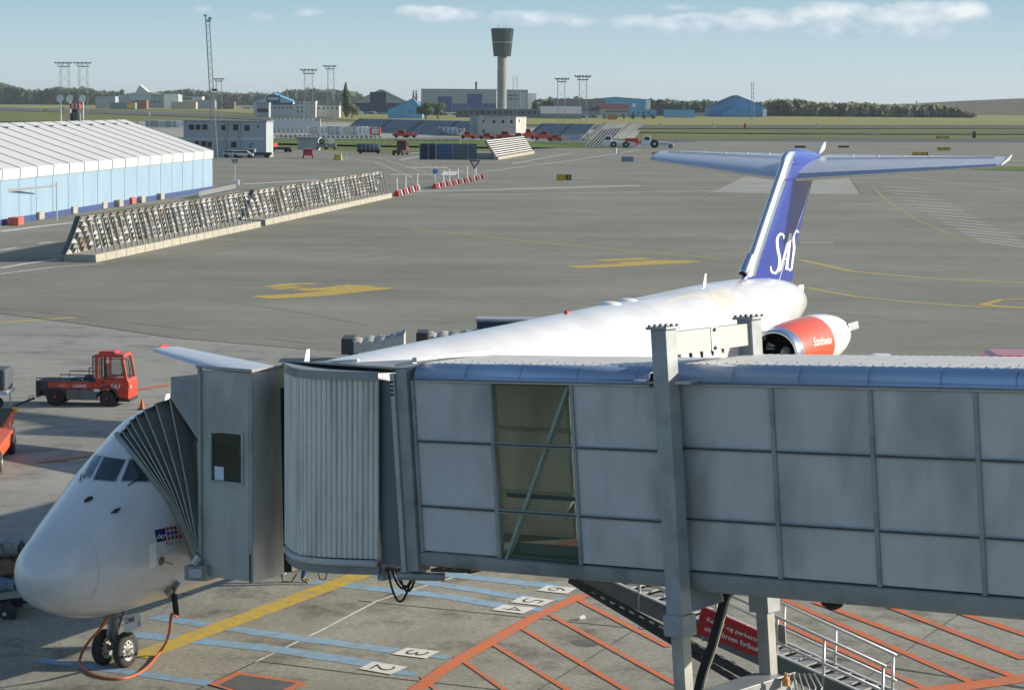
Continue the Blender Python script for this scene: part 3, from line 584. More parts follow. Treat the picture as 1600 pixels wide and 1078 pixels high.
# engines
engred = mat('engine_red', (.68, .085, .025), .4, var=.05, coat=.3)
for side in (1, -1):
    c0 = AC(31.35, side * 2.70, 3.26); ad = (fdir + V3((0, 0, .035)) + ldir * side * .02).normalized()
    b = MB(); b.lathe(c0, ad, [(.42, .752), (.6, .775), (.9, .80), (1.6, .82), (2.5, .815), (2.95, .80)], 40); eng = b.build('engine', engred, plane, smooth=True); EB = bvh_of(b) if side > 0 else None
    b = MB(); b.lathe(c0, ad, [(2.95, .80), (3.5, .785), (4.2, .72), (4.8, .62), (5.2, .52)], 40); b.build('rear_cowl', white, eng, smooth=True)
    b = MB(); b.lathe(c0, ad, [(.45, .60), (.2, .61), (.06, .62), (.0, .65), (.02, .68), (.12, .72), (.28, .742), (.44, .757)], 40); b.build('intake_lip', chrome, eng, smooth=True)
    b = MB(); b.lathe(c0, ad, [(.44, .605), (1.0, .60), (1.0, .0)], 40); b.build('intake_duct', mat('intake_shade', (.002, .002, .002), 1.0), eng, smooth='auto')  # near-black colour carries the shade inside the duct
    b = MB(); b.lathe(c0, ad, [(.62, 0), (.66, .05), (.85, .12), (.98, .15)], 20); b.build('spinner', mat('spinner_grey', (.5, .5, .5), .3), eng, smooth=True)
    b = MB()
    for k in range(24):
        a = 2 * math.pi * k / 24; x = ldir * math.cos(a) + V3((0, 0, 1)) * math.sin(a); y = ad.cross(x); p = c0 + ad * .93; b.quad(p + x * .12 - y * .02, p + x * .59 - y * .05, p + x * .59 + y * .05 + ad * .05, p + x * .12 + y * .03 + ad * .05)
    b.build('fan_blade', mat('fan_shade', (.004, .004, .004), .8), eng)  # blades coloured near-black for the shade inside the intake
    b = MB(); b.lathe(c0, ad, [(5.1, .50), (5.3, .44), (5.45, .42), (5.45, .38), (5.0, .38)], 30); b.build('exhaust_nozzle', steel, eng, smooth='auto')
    b = MB(); b.hexa([c0 + ad * q_ + ldir * side * l_ + V3((0, 0, .10)) for q_, l_ in ((4.9, .42), (5.75, .50), (5.75, .62), (4.9, .60))], [c0 + ad * q_ + ldir * side * l_ + V3((0, 0, .38)) for q_, l_ in ((4.9, .38), (5.75, .45), (5.75, .57), (4.9, .55))]); b.build('reverser_door', steel, eng, bevel=.06)
    b = MB(); b.box(AC(34.4, side * 1.75, 3.4), (1.3, 4.2, .26), rz=-AA); b.build('pylon', skin, eng, bevel=.08)
    if side > 0:
        b = MB(); decal_text(b, EB, 'Scandinavian', [(1272, 541), (1299, 537), (1299, 524), (1271, 527)], shear=-.0, bold=.01); b.build('engine_lettering', logo, eng)
# nose gear
b = MB(); sN = 2.86; b.tube(AC(sN - .05, 0, 1.4), AC(sN, 0, .34), .075, 12); b.tube(AC(sN, -.34, .33), AC(sN, .34, .33), .045, 10); b.tube(AC(sN + .5, 0, 1.25), AC(sN, 0, .55), .03, 8); b.tube(AC(sN - .12, 0, .95), AC(sN - .22, 0, .62), .03, 8); b.tube(AC(sN - .22, 0, .62), AC(sN - .05, 0, .42), .03, 8); b.box(AC(sN - .1, 0, 1.02), (.3, .16, .18), rz=-AA)
ng = b.build('nose_gear_leg', mat('gear_grey', (.22, .23, .23), .45, .4, dirt=((.06, .055, .05), .7, 6, (1, 1, 1))), plane, smooth='auto')
for o in (-.235, .235):
    wb = MB(); wb.lathe(AC(sN, o, .33), ldir, [(-.085, .20), (-.085, .27), (-.07, .31), (-.04, .33), (.04, .33), (.07, .31), (.085, .27), (.085, .20)], 32); wo2 = wb.build('tyre', mat('tyre_rubber', (.035, .034, .032), .85, var=.25, scale=6), ng, smooth='auto')
    b = MB(); b.lathe(AC(sN, o, .33), ldir, [(-.07, 0), (-.07, .12), (-.082, .205), (.082, .205), (.05, .18), (.05, .09), (.09, .06), (.09, 0)], 28); b.build('rim', mat('rim_cream', (.46, .45, .41), .45, var=.15, scale=10), wo2, smooth='auto')
    for k in range(9): b = MB(); a = 2 * math.pi * k / 9; b.lathe(AC(sN + .13 * math.cos(a), o, .33 + .13 * math.sin(a)), ldir, [(.04, .022), (.056, .022), (.056, 0)], 8); b.build('rim_hole', black, wo2)
b = MB(); b.box(AC(sN + .05, -.36, 1.12), (.03, .75, .36), rz=-AA); b.build('gear_door', mat('door_inner', (.42, .42, .33), .6, var=.2), ng)
# plate DMB on the port gear door: a tilted white panel
pq = [hit_plane(*p, AC(sN, .42, 1), V3((-.35, -.93, 0))) for p in ((195, 990), (222, 978), (219, 956), (191, 962))]
b = MB(); off_ = V3((.01, .03, 0)); b.hexa([p for p in pq], [p + off_ for p in pq]); pl = b.build('registration_door', white, ng, bevel=.004)
b = MB(); uv, fs = text_mesh('DMB', bold=.01); n = (pq[1] - pq[0]).cross(pq[3] - pq[0]).normalized(); n = n if n.dot(CAM - pq[0]) > 0 else -n
def on_pq(a, c): return lerp(lerp(pq[0], pq[1], a), lerp(pq[3], pq[2], a), c) + n * .006
b.add([on_pq(.15 + .5 * a, .5 + .34 * c) for a, c in uv], fs); b.build('door_lettering', mat('plate_text', (.12, .12, .12), .6), pl)
b = MB()
for q in ((.72, .12, .90, .17), (.72, .28, .84, .32), (.87, .12, .91, .5)): b.quad(on_pq(q[0], q[1]), on_pq(q[2], q[1]), on_pq(q[2], q[3]), on_pq(q[0], q[3]))
b.build('door_warning_marks', c_red, pl)
for q in ([(262, 930), (270, 912), (276, 906), (268, 921)], [(256, 924), (262, 915), (266, 917), (262, 927)]):
    b = MB(); ps = [cast(FB, *p) for p in q]
    if all(ps): b.hexa([h_[0] for h_ in ps], [h_[0] + h_[1] * .1 for h_ in ps]); b.build('service_panel', mat('panel_open_grey', (.25, .26, .25), .5), plane)
# static ground power cable: own thing
ha = cast(FB, 266, 924) or (PN(266, 926, 45.3), V3((.2,-.9,-.3)).normalized()); pe = G(124, 1032)
hp = [ha[0] + ha[1] * .12, ha[0] + ha[1] * .2 + V3((0, 0, -.3))] + [PN(268, 960, 45.2), PN(264, 990, 45.6), G(252, 1015, .12), G(225, 1046, .03), G(190, 1060, .03), G(150, 1055, .03), G(126, 1038, .04), G(128, 1020, .2), PN(140, 1000, 45.9), PN(158, 980, 45.9), AC(sN + .1, 0, 1.25)]
b = MB(); b.path(catmull(hp, 8), .027, 8); tag(b.build('power_cable', orangehose, smooth=True), 'orange ground power cable looping from the jet nose round the nose wheels', 'cable')
b = MB(); b.tube(hp[0] + V3((0, 0, .05)), hp[1], .055, 8); tag(b.build('cable_plug', black), 'black plug on the end of the orange power cable under the jet nose', 'plug')
print('fus top check', 0)

# ================================================================ JET BRIDGE
BO = V3((-1.45094, 39.1, 2.70732)); BU = V3((0.76861011, -0.63639576, 0.06510711)); BW = V3((0.63774888, 0.77024435, 0)); BV = V3((-0.05014838, 0.04152199, 0.99787828)) - BU * .022
BN = BV + BU * .022
def BR(u_, w_, v_): return BO + BU * u_ + BW * w_ + BV * v_
def BPX(px, py, w_):
    p = hit_plane(px, py, BO + BW * w_, BW) - BO; v_ = p.dot(BN); return p.dot(BU) + .022 * v_, v_
def BV_on(px, py, v_):
    p = hit_plane(px, py, BO + BV * v_, BV) - BO; return p.dot(BU), p.dot(BW)
BM = Matrix((BU, BW, BV)).transposed()
def bbox(mb, u0, u1, w0, w1, v0, v1): return mb.box(BR((u0 + u1) / 2, (w0 + w1) / 2, (v0 + v1) / 2), (u1 - u0, w1 - w0, v1 - v0), M=BM)
jb = thing('jet_bridge', 'grey panelled passenger boarding bridge reaching from the right to the jet nose', 'boarding bridge', (BR(5, 1, 0).x, BR(5, 1, 0).y, 0))
panel_m = mat('bridge_panel', (.51, .52, .51), .45, .15, var=.08, scale=.8, dirt=((.24, .24, .23), .6, .8, (1.3, 1.3, .55)), spec=.4)
frame_m = mat('bridge_frame', (.32, .345, .345), .5, .35, var=.10, scale=2, dirt=((.10, .11, .11), .5, 2, (1, 1, 1)))
beam_m = mat('bridge_beam', (.29, .32, .32), .5, .3, var=.08, scale=1, dirt=((.10, .11, .10), .5, 1.5, (1, 1, 1)))
tube_m = mat('aluminium_sky_tint', (.30, .40, .56), .42, .55, var=.015, scale=3)  # blue of the reflected sky put into the metal's base colour
roof_m = mat('roof_sheet', (.62, .61, .56), .55, .1, var=.10, scale=3, bump=.2, bscale=5)
cab_m = mat('cab_grey', (.42, .44, .41), .5, .2, var=.06, scale=1.5, dirt=((.15, .165, .155), .5, 1.2, (1.5, 1.5, .4)), bump=.05, bscale=60)
floor_m = mat('bridge_floor', (.13, .14, .12), .7)
WB = 2.1
u1, w2 = 5.4965, 1.6706
cols_i = [0, 1.674, 3.348, 5.15]; rows_i = [.2484, 1.02, 2.10, 3.104]
cols_o = [u1 + w2 * k for k in range(9)]; rows_o = [.307, 1.11, 2.18, 3.1426]
gm = glass('bridge_glass', (.10, .14, .11), .04, .12)
def skin_side(cols, rows, wf_, skipcol=None, far=None, g0=.025):
    for i in range(len(cols) - 1):
        for j in range(3):
            isg = skipcol is not None and i == skipcol
            for wq, s_ in ((wf_, 1), (far, -1)):
                b = MB(); bbox(b, cols[i] + g0, cols[i + 1] - g0, wq + s_ * (.03 if not isg else .045), wq + s_ * .06, rows[j] + g0, rows[j + 1] - g0)
                if s_ < 0 and not isg: continue
                b.build('window_pane' if isg else 'wall_panel', gm if isg else panel_m, jb, bevel=0 if isg else .006)
    for wq, s_ in ((wf_, 1), (far, -1)):
        b = MB()
        for c_ in cols: bbox(b, c_ - .035, c_ + .035, min(wq, wq + s_ * .10), max(wq, wq + s_ * .10), rows[0], rows[3])
        for r_ in rows[1:3]:
            for i in range(len(cols) - 1): bbox(b, cols[i] + .036, cols[i + 1] - .036, min(wq + s_ * .006, wq + s_ * .09), max(wq + s_ * .006, wq + s_ * .09), r_ - .032, r_ + .032)
        b.build('wall_frame', frame_m, jb, bevel=.004)
        for r_ in rows[1:3]:
            b = MB()
            for i in range(len(cols) - 1): bbox(b, cols[i] + .037, cols[i + 1] - .037, min(wq - s_ * .004, wq + s_ * .005), max(wq - s_ * .004, wq + s_ * .005), r_ - .012, r_ + .012)
            b.build('frame_groove', dark, jb)

    if True:
        b = MB()   # far wall solid where not glazed
        for i in range(len(cols) - 1):
            if i != skipcol: bbox(b, cols[i] + .03, cols[i + 1] - .03, far - .06, far - .03, rows[0], rows[3])
        b.build('far_wall', panel_m, jb)
skin_side(cols_i, rows_i, 0, 1, WB)
skin_side(cols_o, rows_o, -.12, None, WB + .1)
def cornice(ua, ub, wf_, wb_, v0, rad):
    b = MB(); prof = []
    prof.append((wf_ - .03, v0 - .03)); prof.append((wf_ - .05, v0 + .02))
    for k in range(9): a = R(180 - 90 * k / 8); prof.append((wf_ + .20 + (rad) * math.cos(a), v0 + .03 + (rad) * math.sin(a)))
    rows = [[BR(u_, w_, v_) for w_, v_ in prof] for u_ in (ua, ub)]; b.grid(rows)
    prof2 = [(wb_ - (q[0] - wf_), q[1]) for q in prof]; b.grid([[BR(u_, w_, v_) for w_, v_ in prof2] for u_ in (ua, ub)])
    b.build('cornice', tube_m, jb, smooth='auto', solid=.01)
    k = ua + 1.1
    while k < ub - .1:
        b = MB(); b.path([BR(k, w_ - .003 * 1, v_ + .004) for w_, v_ in prof[1:]], .0025, 4); b.build('cornice_joint', dark, jb); k += 1.16
    b = MB(); vt = v0 + .03 + rad; 
    n = int((ub - ua) / .075); rows = []
    for i in range(n + 1):
        u_ = lerp(ua, ub, i / n); q = .007 * (i % 2); rows.append([BR(u_, wf_ + .2, vt + q - .002), BR(u_, wb_ - .2, vt + q - .002)])
    b.grid(rows); b.build('roof_sheet', roof_m, jb)
    b = MB(); k = ua + .12
    while k < ub:
        for w_ in (wf_ + .24, wf_ + .5): b.sphere(BR(k, w_, vt + .012), .009, n=6)
        k += .36
    b.build('roof_bolts', dark, jb)
    b = MB(); bbox(b, ua, ub, wf_ - .02, wf_ + .03, v0 - .055, v0 - .03); b.build('cornice_trim', steel, jb)
cornice(.08, 4.9, 0, WB, 3.14, .21); cornice(5.42, 19.2, -.12, WB + .1, 3.18, .225)
# bottom beams
def bottom(ua, ub, wf_, wb_, vb, vt):
    b = MB(); pr = [(wf_ + .01, vt - .005), (wf_ - .01, vt - .02), (wf_ - .01, vb + .10), (wf_ + .02, vb + .03), (wf_ + .10, vb), (wb_ - .1, vb), (wb_, vb + .05), (wb_, vt - .005)]
    b.grid([[BR(u_, w_, v_) for w_, v_ in pr + [pr[0]]] for u_ in (ua, ub)]); b.add([BR(ua, w_, v_) for w_, v_ in pr], [tuple(range(8))]); b.add([BR(ub, w_, v_) for w_, v_ in pr], [tuple(range(8))])
    b.build('floor_beam', beam_m, jb, smooth='auto')
bottom(-.05, 5.4, 0, WB, 0, .248); bottom(5.42, 19.2, -.12, WB + .1, .0, .305)
b = MB(); bbox(b, -.05, 5.3, .1, WB - .1, .26, .30); bbox(b, 1.75, 3.36, .2, .22, .32, .5); b.build('bridge_floor', floor_m, jb)
b = MB(); bbox(b, 1.76, 3.35, .26, WB - .3, .305, .315); b.build('carpet', mat('carpet_red', (.20, .05, .045), .9), jb)
b = MB(); bbox(b, -.05, 5.3, .1, WB - .1, 3.05, 3.10); b.build('ceiling', floor_m, jb)
# inner handrails and diagonal brace in the glazed bay
b = MB()
for w_ in (.14, WB - .16):
    for v_ in (1.28, 2.5 if w_ > 1 else 1.25): b.tube(BR(1.8, w_, v_), BR(3.3, w_, v_), .02, 8)
b.build('handrail', mat('rail_dark', (.06, .07, .07), .5), jb)
b = MB(); ua, va = BPX(793, 872, .12); ub, vb = BPX(889, 603, .12); b.beam(BR(ua, .13, va), BR(ub, .13, vb), .05, .11, up=BW); b.beam(BR(ua - .25, WB - .14, va + .4), BR(ub - .25, WB - .14, vb), .05, .08, up=BW); b.build('diagonal_brace', mat('brace_grey', (.55, .60, .58), .5), jb)
# end posts at the left, dark panel, post with lamps
b = MB(); bbox(b, -.30, -.06, -.06, .25, -.08, 3.27); b.build('end_post', frame_m, jb, bevel=.01)
b = MB(); bbox(b, -.40, -.31, -.10, -.0, -.10, 3.22); b.build('end_post', mat('post_pale', (.40, .43, .44), .45, .3), jb, bevel=.006)
b = MB()
for k in range(4):
    for q in (-.38, -.34): b.sphere(BR(q, -.105, 2.87 + .07 * k), .018, n=8)
b.build('post_lamps', black, jb)
b = MB(); bbox(b, -1.02, -.42, .10, .14, -.03, 3.08); b.build('dark_panel', mat('panel_blue_grey', (.14, .17, .18), .5, .1, var=.06), jb)
# rolling curtain of the rotating cab
base = [(446, 871, 44.35), (452, 876, 43.9), (463, 880.5, 43.45), (482, 883.3, 43.2), (510, 885, 43.06), (545, 886, 42.98), (592, 886.3, 42.9)]
pl_ = [PN(a, c, y) for a, c, y in base]; zb_ = 2.61
cp = catmull([V3((p.x, p.y, 0)) for p in pl_], 12)
# resample evenly
def resample(P_, n):
    L = [0]
    for i in range(1, len(P_)): L.append(L[-1] + (P_[i] - P_[i - 1]).length)
    out = []
    for k in range(n + 1):
        t = L[-1] * k / n; i = max(1, next(i for i in range(1, len(L)) if L[i] >= t - 1e-9)); out.append(lerp(P_[i - 1], P_[i], (t - L[i - 1]) / max(1e-9, L[i] - L[i - 1])))
    return out
ns = 27; cs = resample(cp, ns * 6); top_z = 5.76
rows = []
for z in (zb_ + .1, top_z):
    r_ = []
    for i, p in enumerate(cs):
        d = (cs[min(i + 1, len(cs) - 1)] - cs[max(i - 1, 0)]).normalized(); n = V3((d.y, -d.x, 0)); ph = (i % 6) / 6
        r_.append(p + n * (.022 * math.sin(math.pi * ph) if (i % 6) else -.014) + V3((0, 0, z)))
    rows.append(r_)
b = MB(); b.grid(rows); b.build('rolling_curtain', mat('curtain_aluminium', (.70, .70, .67), .42, .35, var=.05, dirt=((.26, .27, .26), .4, 1.5, (3, 3, .3))), jb, solid=.008)
b = MB(); b.path([V3((p.x, p.y, zb_ + .02)) + V3((0, -.03, 0)) for p in cs[4::6]], .06, 8); b.build('curtain_skirt', mat('skirt_pale', (.50, .50, .47), .6), jb, smooth=True)
b = MB(); r_ = [p + V3((-.02, -.07, 0)) for p in cs[::6]]
b.grid([[q + V3((0, 0, z)) for q in r_] for z in (top_z - .02, top_z + .13)]); b.grid([[q + V3((0, 0, top_z + .13)) for q in r_], [q + V3((.9, 1.3, top_z + .02)) for q in r_]]); b.build('curtain_fascia', beam_m, jb, solid=.02)
b = MB(); b.grid([[V3((p.x, p.y + .05, zb_ - .16)) for p in cs[::6]], [V3((p.x, p.y + .05, zb_ - .03)) for p in cs[::6]]]); b.grid([[V3((p.x, p.y + .05, zb_ - .16)) for p in cs[::6]], [V3((p.x + .9, p.y + 1.4, zb_ - .16)) for p in cs[::6]]]); b.build('rotunda_floor_beam', beam_m, jb, solid=.03)
# inner blocker so that nothing shows through
b = MB(); q0 = cs[8]; q1 = cs[-6]
b.hexa([q0 + V3((.1, .35, zb_)), q1 + V3((0, .15, zb_)), q1 + V3((1.2, 1.9, zb_)), q0 + V3((1.0, 1.9, zb_))], [q0 + V3((.1, .35, top_z)), q1 + V3((0, .15, top_z)), q1 + V3((1.2, 1.9, top_z - .45)), q0 + V3((1.0, 1.9, top_z - .45))]); b.build('rotunda_core', cab_m, jb)
b = MB(); ra = [V3((*PN(445, 580, 44.4).xy, 5.92)), V3((*PN(640, 578, 42.6).xy, 5.98)), BR(.1, .2, 3.37), BR(.1, 2.1, 3.36), AC(5.6, 3.0, 5.50), AC(3.6, 3.1, 5.66)]
b.add(ra, [(0, 1, 2, 3, 4, 5)]); b.build('rotunda_roof', mat('rotunda_roof_grey', (.30, .31, .31), .6, .1), jb, solid=.03)
b = MB(); b.beam(BR(.05, .05, 3.45), BR(.05, WB, 3.45), .10, .06, up=BV); b.beam(BR(.05, .05, 3.41), BR(-.35, .05, 3.35), .1, .05, up=BV); b.build('roof_rib', roof_m, jb)
b = MB(); b.beam(PN(430, 572, 45.6), PN(640, 572, 43.4), .05, .03); b.beam(PN(480, 568, 45.6), PN(560, 563, 45.0), .06, .05); b.beam(PN(590, 576, 43.8), PN(670, 566, 44.2), .08, .05); b.build('roof_trim', roof_m, jb)
# ---- cab
cab = jb
CZ0, CZ1 = 1.93, 5.66
A0 = AC(3.1, 1.88, 0); A1 = AC(3.1, 3.08, 0)
A0 = V3((*PN(313, 903, 45.35).xy, 0)); A1 = V3((*PN(396, 909, 44.75).xy, 0)); B1 = V3((*PN(447, 900, 45.6).xy, 0)); fz_ = fdir
CZ0 = PN(396, 909, 44.75).z; CZ1 = PN(396, 584, 44.75).z + .0
far0 = A0 + fdir * 3.5; far1 = A1 + fdir * 3.9
d_a = (A1 - A0).normalized(); n_a = V3((d_a.y, -d_a.x, 0))
if n_a.dot(CAM - A0) < 0: n_a = -n_a
def wallq(mb, p, q, z0, z1, off=0, th=.04):
    d = (q - p).normalized(); n = V3((d.y, -d.x, 0)); n = n if n.dot(V3((0, 0, 0)) - p) > 0 else -n
    a = p + n * off; c = q + n * off; mb.hexa([V3((a.x, a.y, z0)), V3((c.x, c.y, z0)), V3((c.x - n.x * th, c.y - n.y * th, z0)), V3((a.x - n.x * th, a.y - n.y * th, z0))], [V3((a.x, a.y, z1)), V3((c.x, c.y, z1)), V3((c.x - n.x * th, c.y - n.y * th, z1)), V3((a.x - n.x * th, a.y - n.y * th, z1))])
def on_wall(px): # parameter along A0-A1
    p = hit_plane(px, 700, A0, n_a); return (p - A0).dot(d_a)
def zon(px, py): return hit_plane(px, py, A0, n_a).z
xa, xb = on_wall(327), on_wall(381); za, zb2 = zon(350, 756), zon(350, 672)
wl = (A1 - A0).length
b = MB()
wallq(b, A0, A0 + d_a * xa, CZ0, CZ1); wallq(b, A0 + d_a * xb, A1, CZ0, CZ1); wallq(b, A0 + d_a * xa, A0 + d_a * xb, CZ0, za); wallq(b, A0 + d_a * xa, A0 + d_a * xb, zb2, CZ1)
b.build('cab_wall', cab_m, cab)
b = MB(); wallq(b, A0 + d_a * xa, A0 + d_a * xb, za, za + .05, .02, .06); wallq(b, A0 + d_a * xa, A0 + d_a * xb, zb2 - .05, zb2, .02, .06); wallq(b, A0 + d_a * xa, A0 + d_a * (xa + .05), za + .051, zb2 - .051, .02, .06); wallq(b, A0 + d_a * (xb - .05), A0 + d_a * xb, za + .051, zb2 - .051, .02, .06); fr2 = b.build('window_frame', mat('window_frame_grey', (.33, .36, .34), .5), cab)
b = MB(); wallq(b, A0 + d_a * (xa + .04), A0 + d_a * (xb - .04), za + .04, zb2 - .04, -.02, .01); b.build('cab_window', glass('cab_glass', (.05, .07, .055), .04, .35), cab)
b = MB(); q = A0 + d_a * (xa + .16) - n_a * .02; wallq(b, A0 + d_a * (xa + .10), A0 + d_a * (xa + .30), za + .06, za + .30, -.015, .003); b.build('notice', mat('notice_blue', (.55, .66, .72), .5), cab)
b = MB(); q0 = A0 + d_a * (xa + .10) - n_a * .9; b.box((q0.x, q0.y, (za + zb2) / 2), (.16, .1, 1.6)); b.build('control_desk', mat('desk_cream', (.5, .48, .38), .6), cab)
b = MB(); q0 = A0 + d_a * (xb - .25) - n_a * .8; b.sphere((q0.x, q0.y, za + .25), .35, .3, .55); b.build('seat', mat('seat_brown', (.10, .09, .07), .8), cab, smooth=True)
C1 = lerp(A1, B1, .25)
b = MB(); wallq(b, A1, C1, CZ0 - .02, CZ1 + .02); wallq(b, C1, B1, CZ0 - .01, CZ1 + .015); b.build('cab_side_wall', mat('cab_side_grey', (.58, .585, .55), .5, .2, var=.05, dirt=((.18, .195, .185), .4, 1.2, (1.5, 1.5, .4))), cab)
b = MB(); wallq(b, A1 - d_a * .05, A1, CZ0 - .0, CZ1 - .0, .012, .012); wallq(b, A0 + d_a * .0, A0 + d_a * .06, CZ0, CZ1 + .06, .05, .05); wallq(b, A1 - d_a * .10, A1 - d_a * .09, CZ0, CZ1 - .2, .004, .004); b.build('corner_trim', frame_m, cab)
b = MB(); wallq(b, A1 - d_a * .07, A1 - d_a * .05, CZ0 - .02, CZ0 + .5, .02, .03); wallq(b, B1 - V3((.03, 0, 0)), B1 + V3((.12, .05, 0)), CZ0 + .2, CZ1 - .05, .0, .02); b.build('gap_shade_strip', black, cab)  # black strips; the wall-end one stands in for the shaded gap
b = MB(); b.beam(PN(444, 606, 45.35), PN(450, 893, 45.2), .10, .12); b.build('gap_shade_strip', black, cab)  # black strip standing in for the shaded gap beside the curtain
# interior floor, back walls, roof
b = MB(); b.hexa([V3((p.x, p.y, CZ0 + .02)) for p in (A0, A1, far1, far0)], [V3((p.x, p.y, CZ0 + .3)) for p in (A0 - n_a * .05, A1 - n_a * .05, far1, far0)]); wallq(b, far0, far1, CZ0, CZ1 - .6); wallq(b, B1, far1 + (B1 - A1) * .5, CZ0, CZ1 - .6); b.build('cab_body', floor_m, cab)
b = MB(); rz_ = CZ1 + .0; rp = [A0 + n_a * .03 - d_a * .05, A1 + n_a * .03, C1, B1 + V3((.05, .0, 0)), far1 + V3((.5, 0, 0)), far0 - d_a * .1]; b.add([V3((p.x, p.y, rz_ + .03 - (.55 if i > 3 else 0))) for i, p in enumerate(rp)] + [V3((p.x, p.y, rz_ + .08 - (.55 if i > 3 else 0))) for i, p in enumerate(rp)], [(0, 1, 2, 3, 4, 5), (6, 7, 8, 9, 10, 11)] + [(i, (i + 1) % 6, 6 + (i + 1) % 6, 6 + i) for i in range(6)]); b.build('cab_roof', mat('cab_roof_grey', (.36, .37, .36), .6), cab)
# head of the canopy (gusset) and folding canopy
gp = [PN(267, 594, 45.9), PN(309, 590, 45.5), PN(310, 688, 45.5), PN(267, 623, 45.9)]
b = MB(); b.hexa([p + V3((0, .0, 0)) for p in gp], [p + fdir * .04 for p in gp]); b.build('canopy_bracket', mat('bracket_grey', (.27, .30, .31), .5, .2), cab)
b = MB(); dz_ = V3((0, 0, -.55)); wp = [gp[0], gp[1], gp[1] + fdir * 3.2 + dz_, gp[0] + fdir * 3.2 + dz_]; b.hexa(wp, [p + V3((0, 0, .06)) for p in wp]); b.build('canopy_head', frame_m, cab)
can_m = mat('canopy_fabric', (.11, .12, .105), .75, var=.12, scale=5, bump=.1); edge_m = mat('canopy_edge', (.42, .43, .39), .6)
bow_px = [(184, 681), (208, 712), (234, 746), (259, 780), (279, 820), (291, 848), (301, 872)]
bow = []
for i, p in enumerate(bow_px):
    h_ = cast(FB, *p); bow.append(h_[0] + h_[1] * .04 if h_ else PN(*p, 46.4))
piv = PN(314, 880, 45.3)
bowc = catmull(bow, 6)
tops = [(185, 680), (190, 673), (197, 665), (203, 657), (212, 649), (225, 640), (243, 630), (265, 622), (309, 690)]
bots = [(303, 872), (305, 874), (306, 876), (308, 877), (309, 878), (311, 879), (312, 880), (313, 881), (314, 881)]
nT = len(tops); yT = [lerp(bow[0].y, 45.75 * KS, i / (nT - 1)) for i in range(nT)]
ribs = []
for i in range(nT):
    t = i / (nT - 1); T3 = PY(*tops[i], yT[i]) if i else bow[0]; B3 = PY(*bots[i], lerp(bow[-1].y, 45.3 * KS, t))
    # curvature: blend from the bow shape to a straight line
    rib = []
    for k in range(len(bowc)):
        s_ = k / (len(bowc) - 1); st = lerp(T3, B3, s_); dv = bowc[k] - lerp(bowc[0], bowc[-1], s_); rib.append(st + dv * (1 - t) ** 1.3)
    ribs.append(rib)
def outside(p, g):
    d = (p - CAM).normalized(); h_ = FB.ray_cast(CAM, d)
    if h_[0] is not None and (h_[0] - CAM).length < (p - CAM).length + g: return CAM + d * ((h_[0] - CAM).length - g)
    return p
for i in range(1, nT): ribs[i] = [outside(p, .05 + .30 * i / (nT - 1)) for p in ribs[i]]
b = MB(); rows = []
for i in range(nT):
    rows.append(ribs[i])
    if i < nT - 1: rows.append([outside(lerp(p, q, .62) + fdir * .16 * min(1, (1 - k / len(ribs[i])) + .25), max(.02, .30 * (i + .5) / (nT - 1) - .07)) for k, (p, q) in enumerate(zip(ribs[i], ribs[i + 1]))])
b.grid(rows)
# top of the canopy running over the fuselage to the far side
for i in range(nT - 1):
    a, c = ribs[i][0], ribs[i + 1][0]; m_ = lerp(a, c, .62) + V3((0, 0, -.06)); q_ = fdir * 3.2 + V3((0, 0, -.75)); h_ = fdir * 1.0 + V3((0, 0, -.2))
    b.grid([[a, a + h_, a + q_], [m_, m_ + h_, m_ + q_], [c, c + h_, c + q_]])
b.build('folding_canopy', can_m, cab)
for i in range(nT):
    b = MB(); b.path(ribs[i], .055 if i == 0 else .013, 6); b.build('canopy_rib', edge_m if i else mat('bow_pad', (.27, .29, .26), .7), cab)
# bumper shelf under the canopy
b = MB(); sp = PN(288, 893, 45.3); b.hexa([PN(288, 906, 45.4), PN(322, 908, 45.1), PN(322, 908, 45.1) + fdir * 3, PN(288, 906, 45.4) + fdir * 3], [PN(288, 884, 45.4), PN(322, 884, 45.1), PN(322, 884, 45.1) + fdir * 3, PN(288, 884, 45.4) + fdir * 3]); b.build('bumper_shelf', frame_m, cab)
b = MB(); q = [PN(295, 902, 45.2), PN(314, 903, 45.08), PN(314, 889, 45.08), PN(295, 888, 45.2)]; b.hexa(q, [p + fdir * .1 for p in q]); b.build('shelf_plate', mat('plate_light', (.42, .46, .47), .5), cab)
b = MB(); b.tube(PN(304, 881, 45.3), PN(313, 869, 45.3), .10, 10); b.build('canopy_roller', steel, cab)
# under the cab: hoses and small frames
b = MB(); p0 = PN(575, 893, 43.6); bbox(b, -1.15, -1.02, .1, .4, -.32, -.03); bbox(b, -1.15, -.25, .25, .35, -.16, -.10); b.tube(BR(-.5, -.1, -.17), BR(.2, .3, -.2), .07, 8); b.build('hose_bracket', frame_m, jb)
for o, dp in ((0, .55), (.1, .32), (.18, .28), (.25, .36)):
    b = MB(); a = BR(-1.0 + o, .2, -.12); c = BR(-.42 + o * .4, .2, -.12); b.path([lerp(a, c, t) + V3((0, 0, -dp * 4 * t * (1 - t))) for t in [k / 12 for k in range(13)]], .02, 6); b.build('hanging_hose', black, jb, smooth=True)
b = MB(); a = BR(.05, .5, -.05); c = BR(.9, .4, -.02)
for w_ in (.1, .55): b.beam(BR(.1, w_, -.06), BR(.95, w_, -.03), .04, .05)
for k in range(5): b.beam(BR(.12 + k * .2, .1, -.05), BR(.12 + k * .2, .55, -.05), .04, .03)
b.build('cable_ladder', dark, jb)
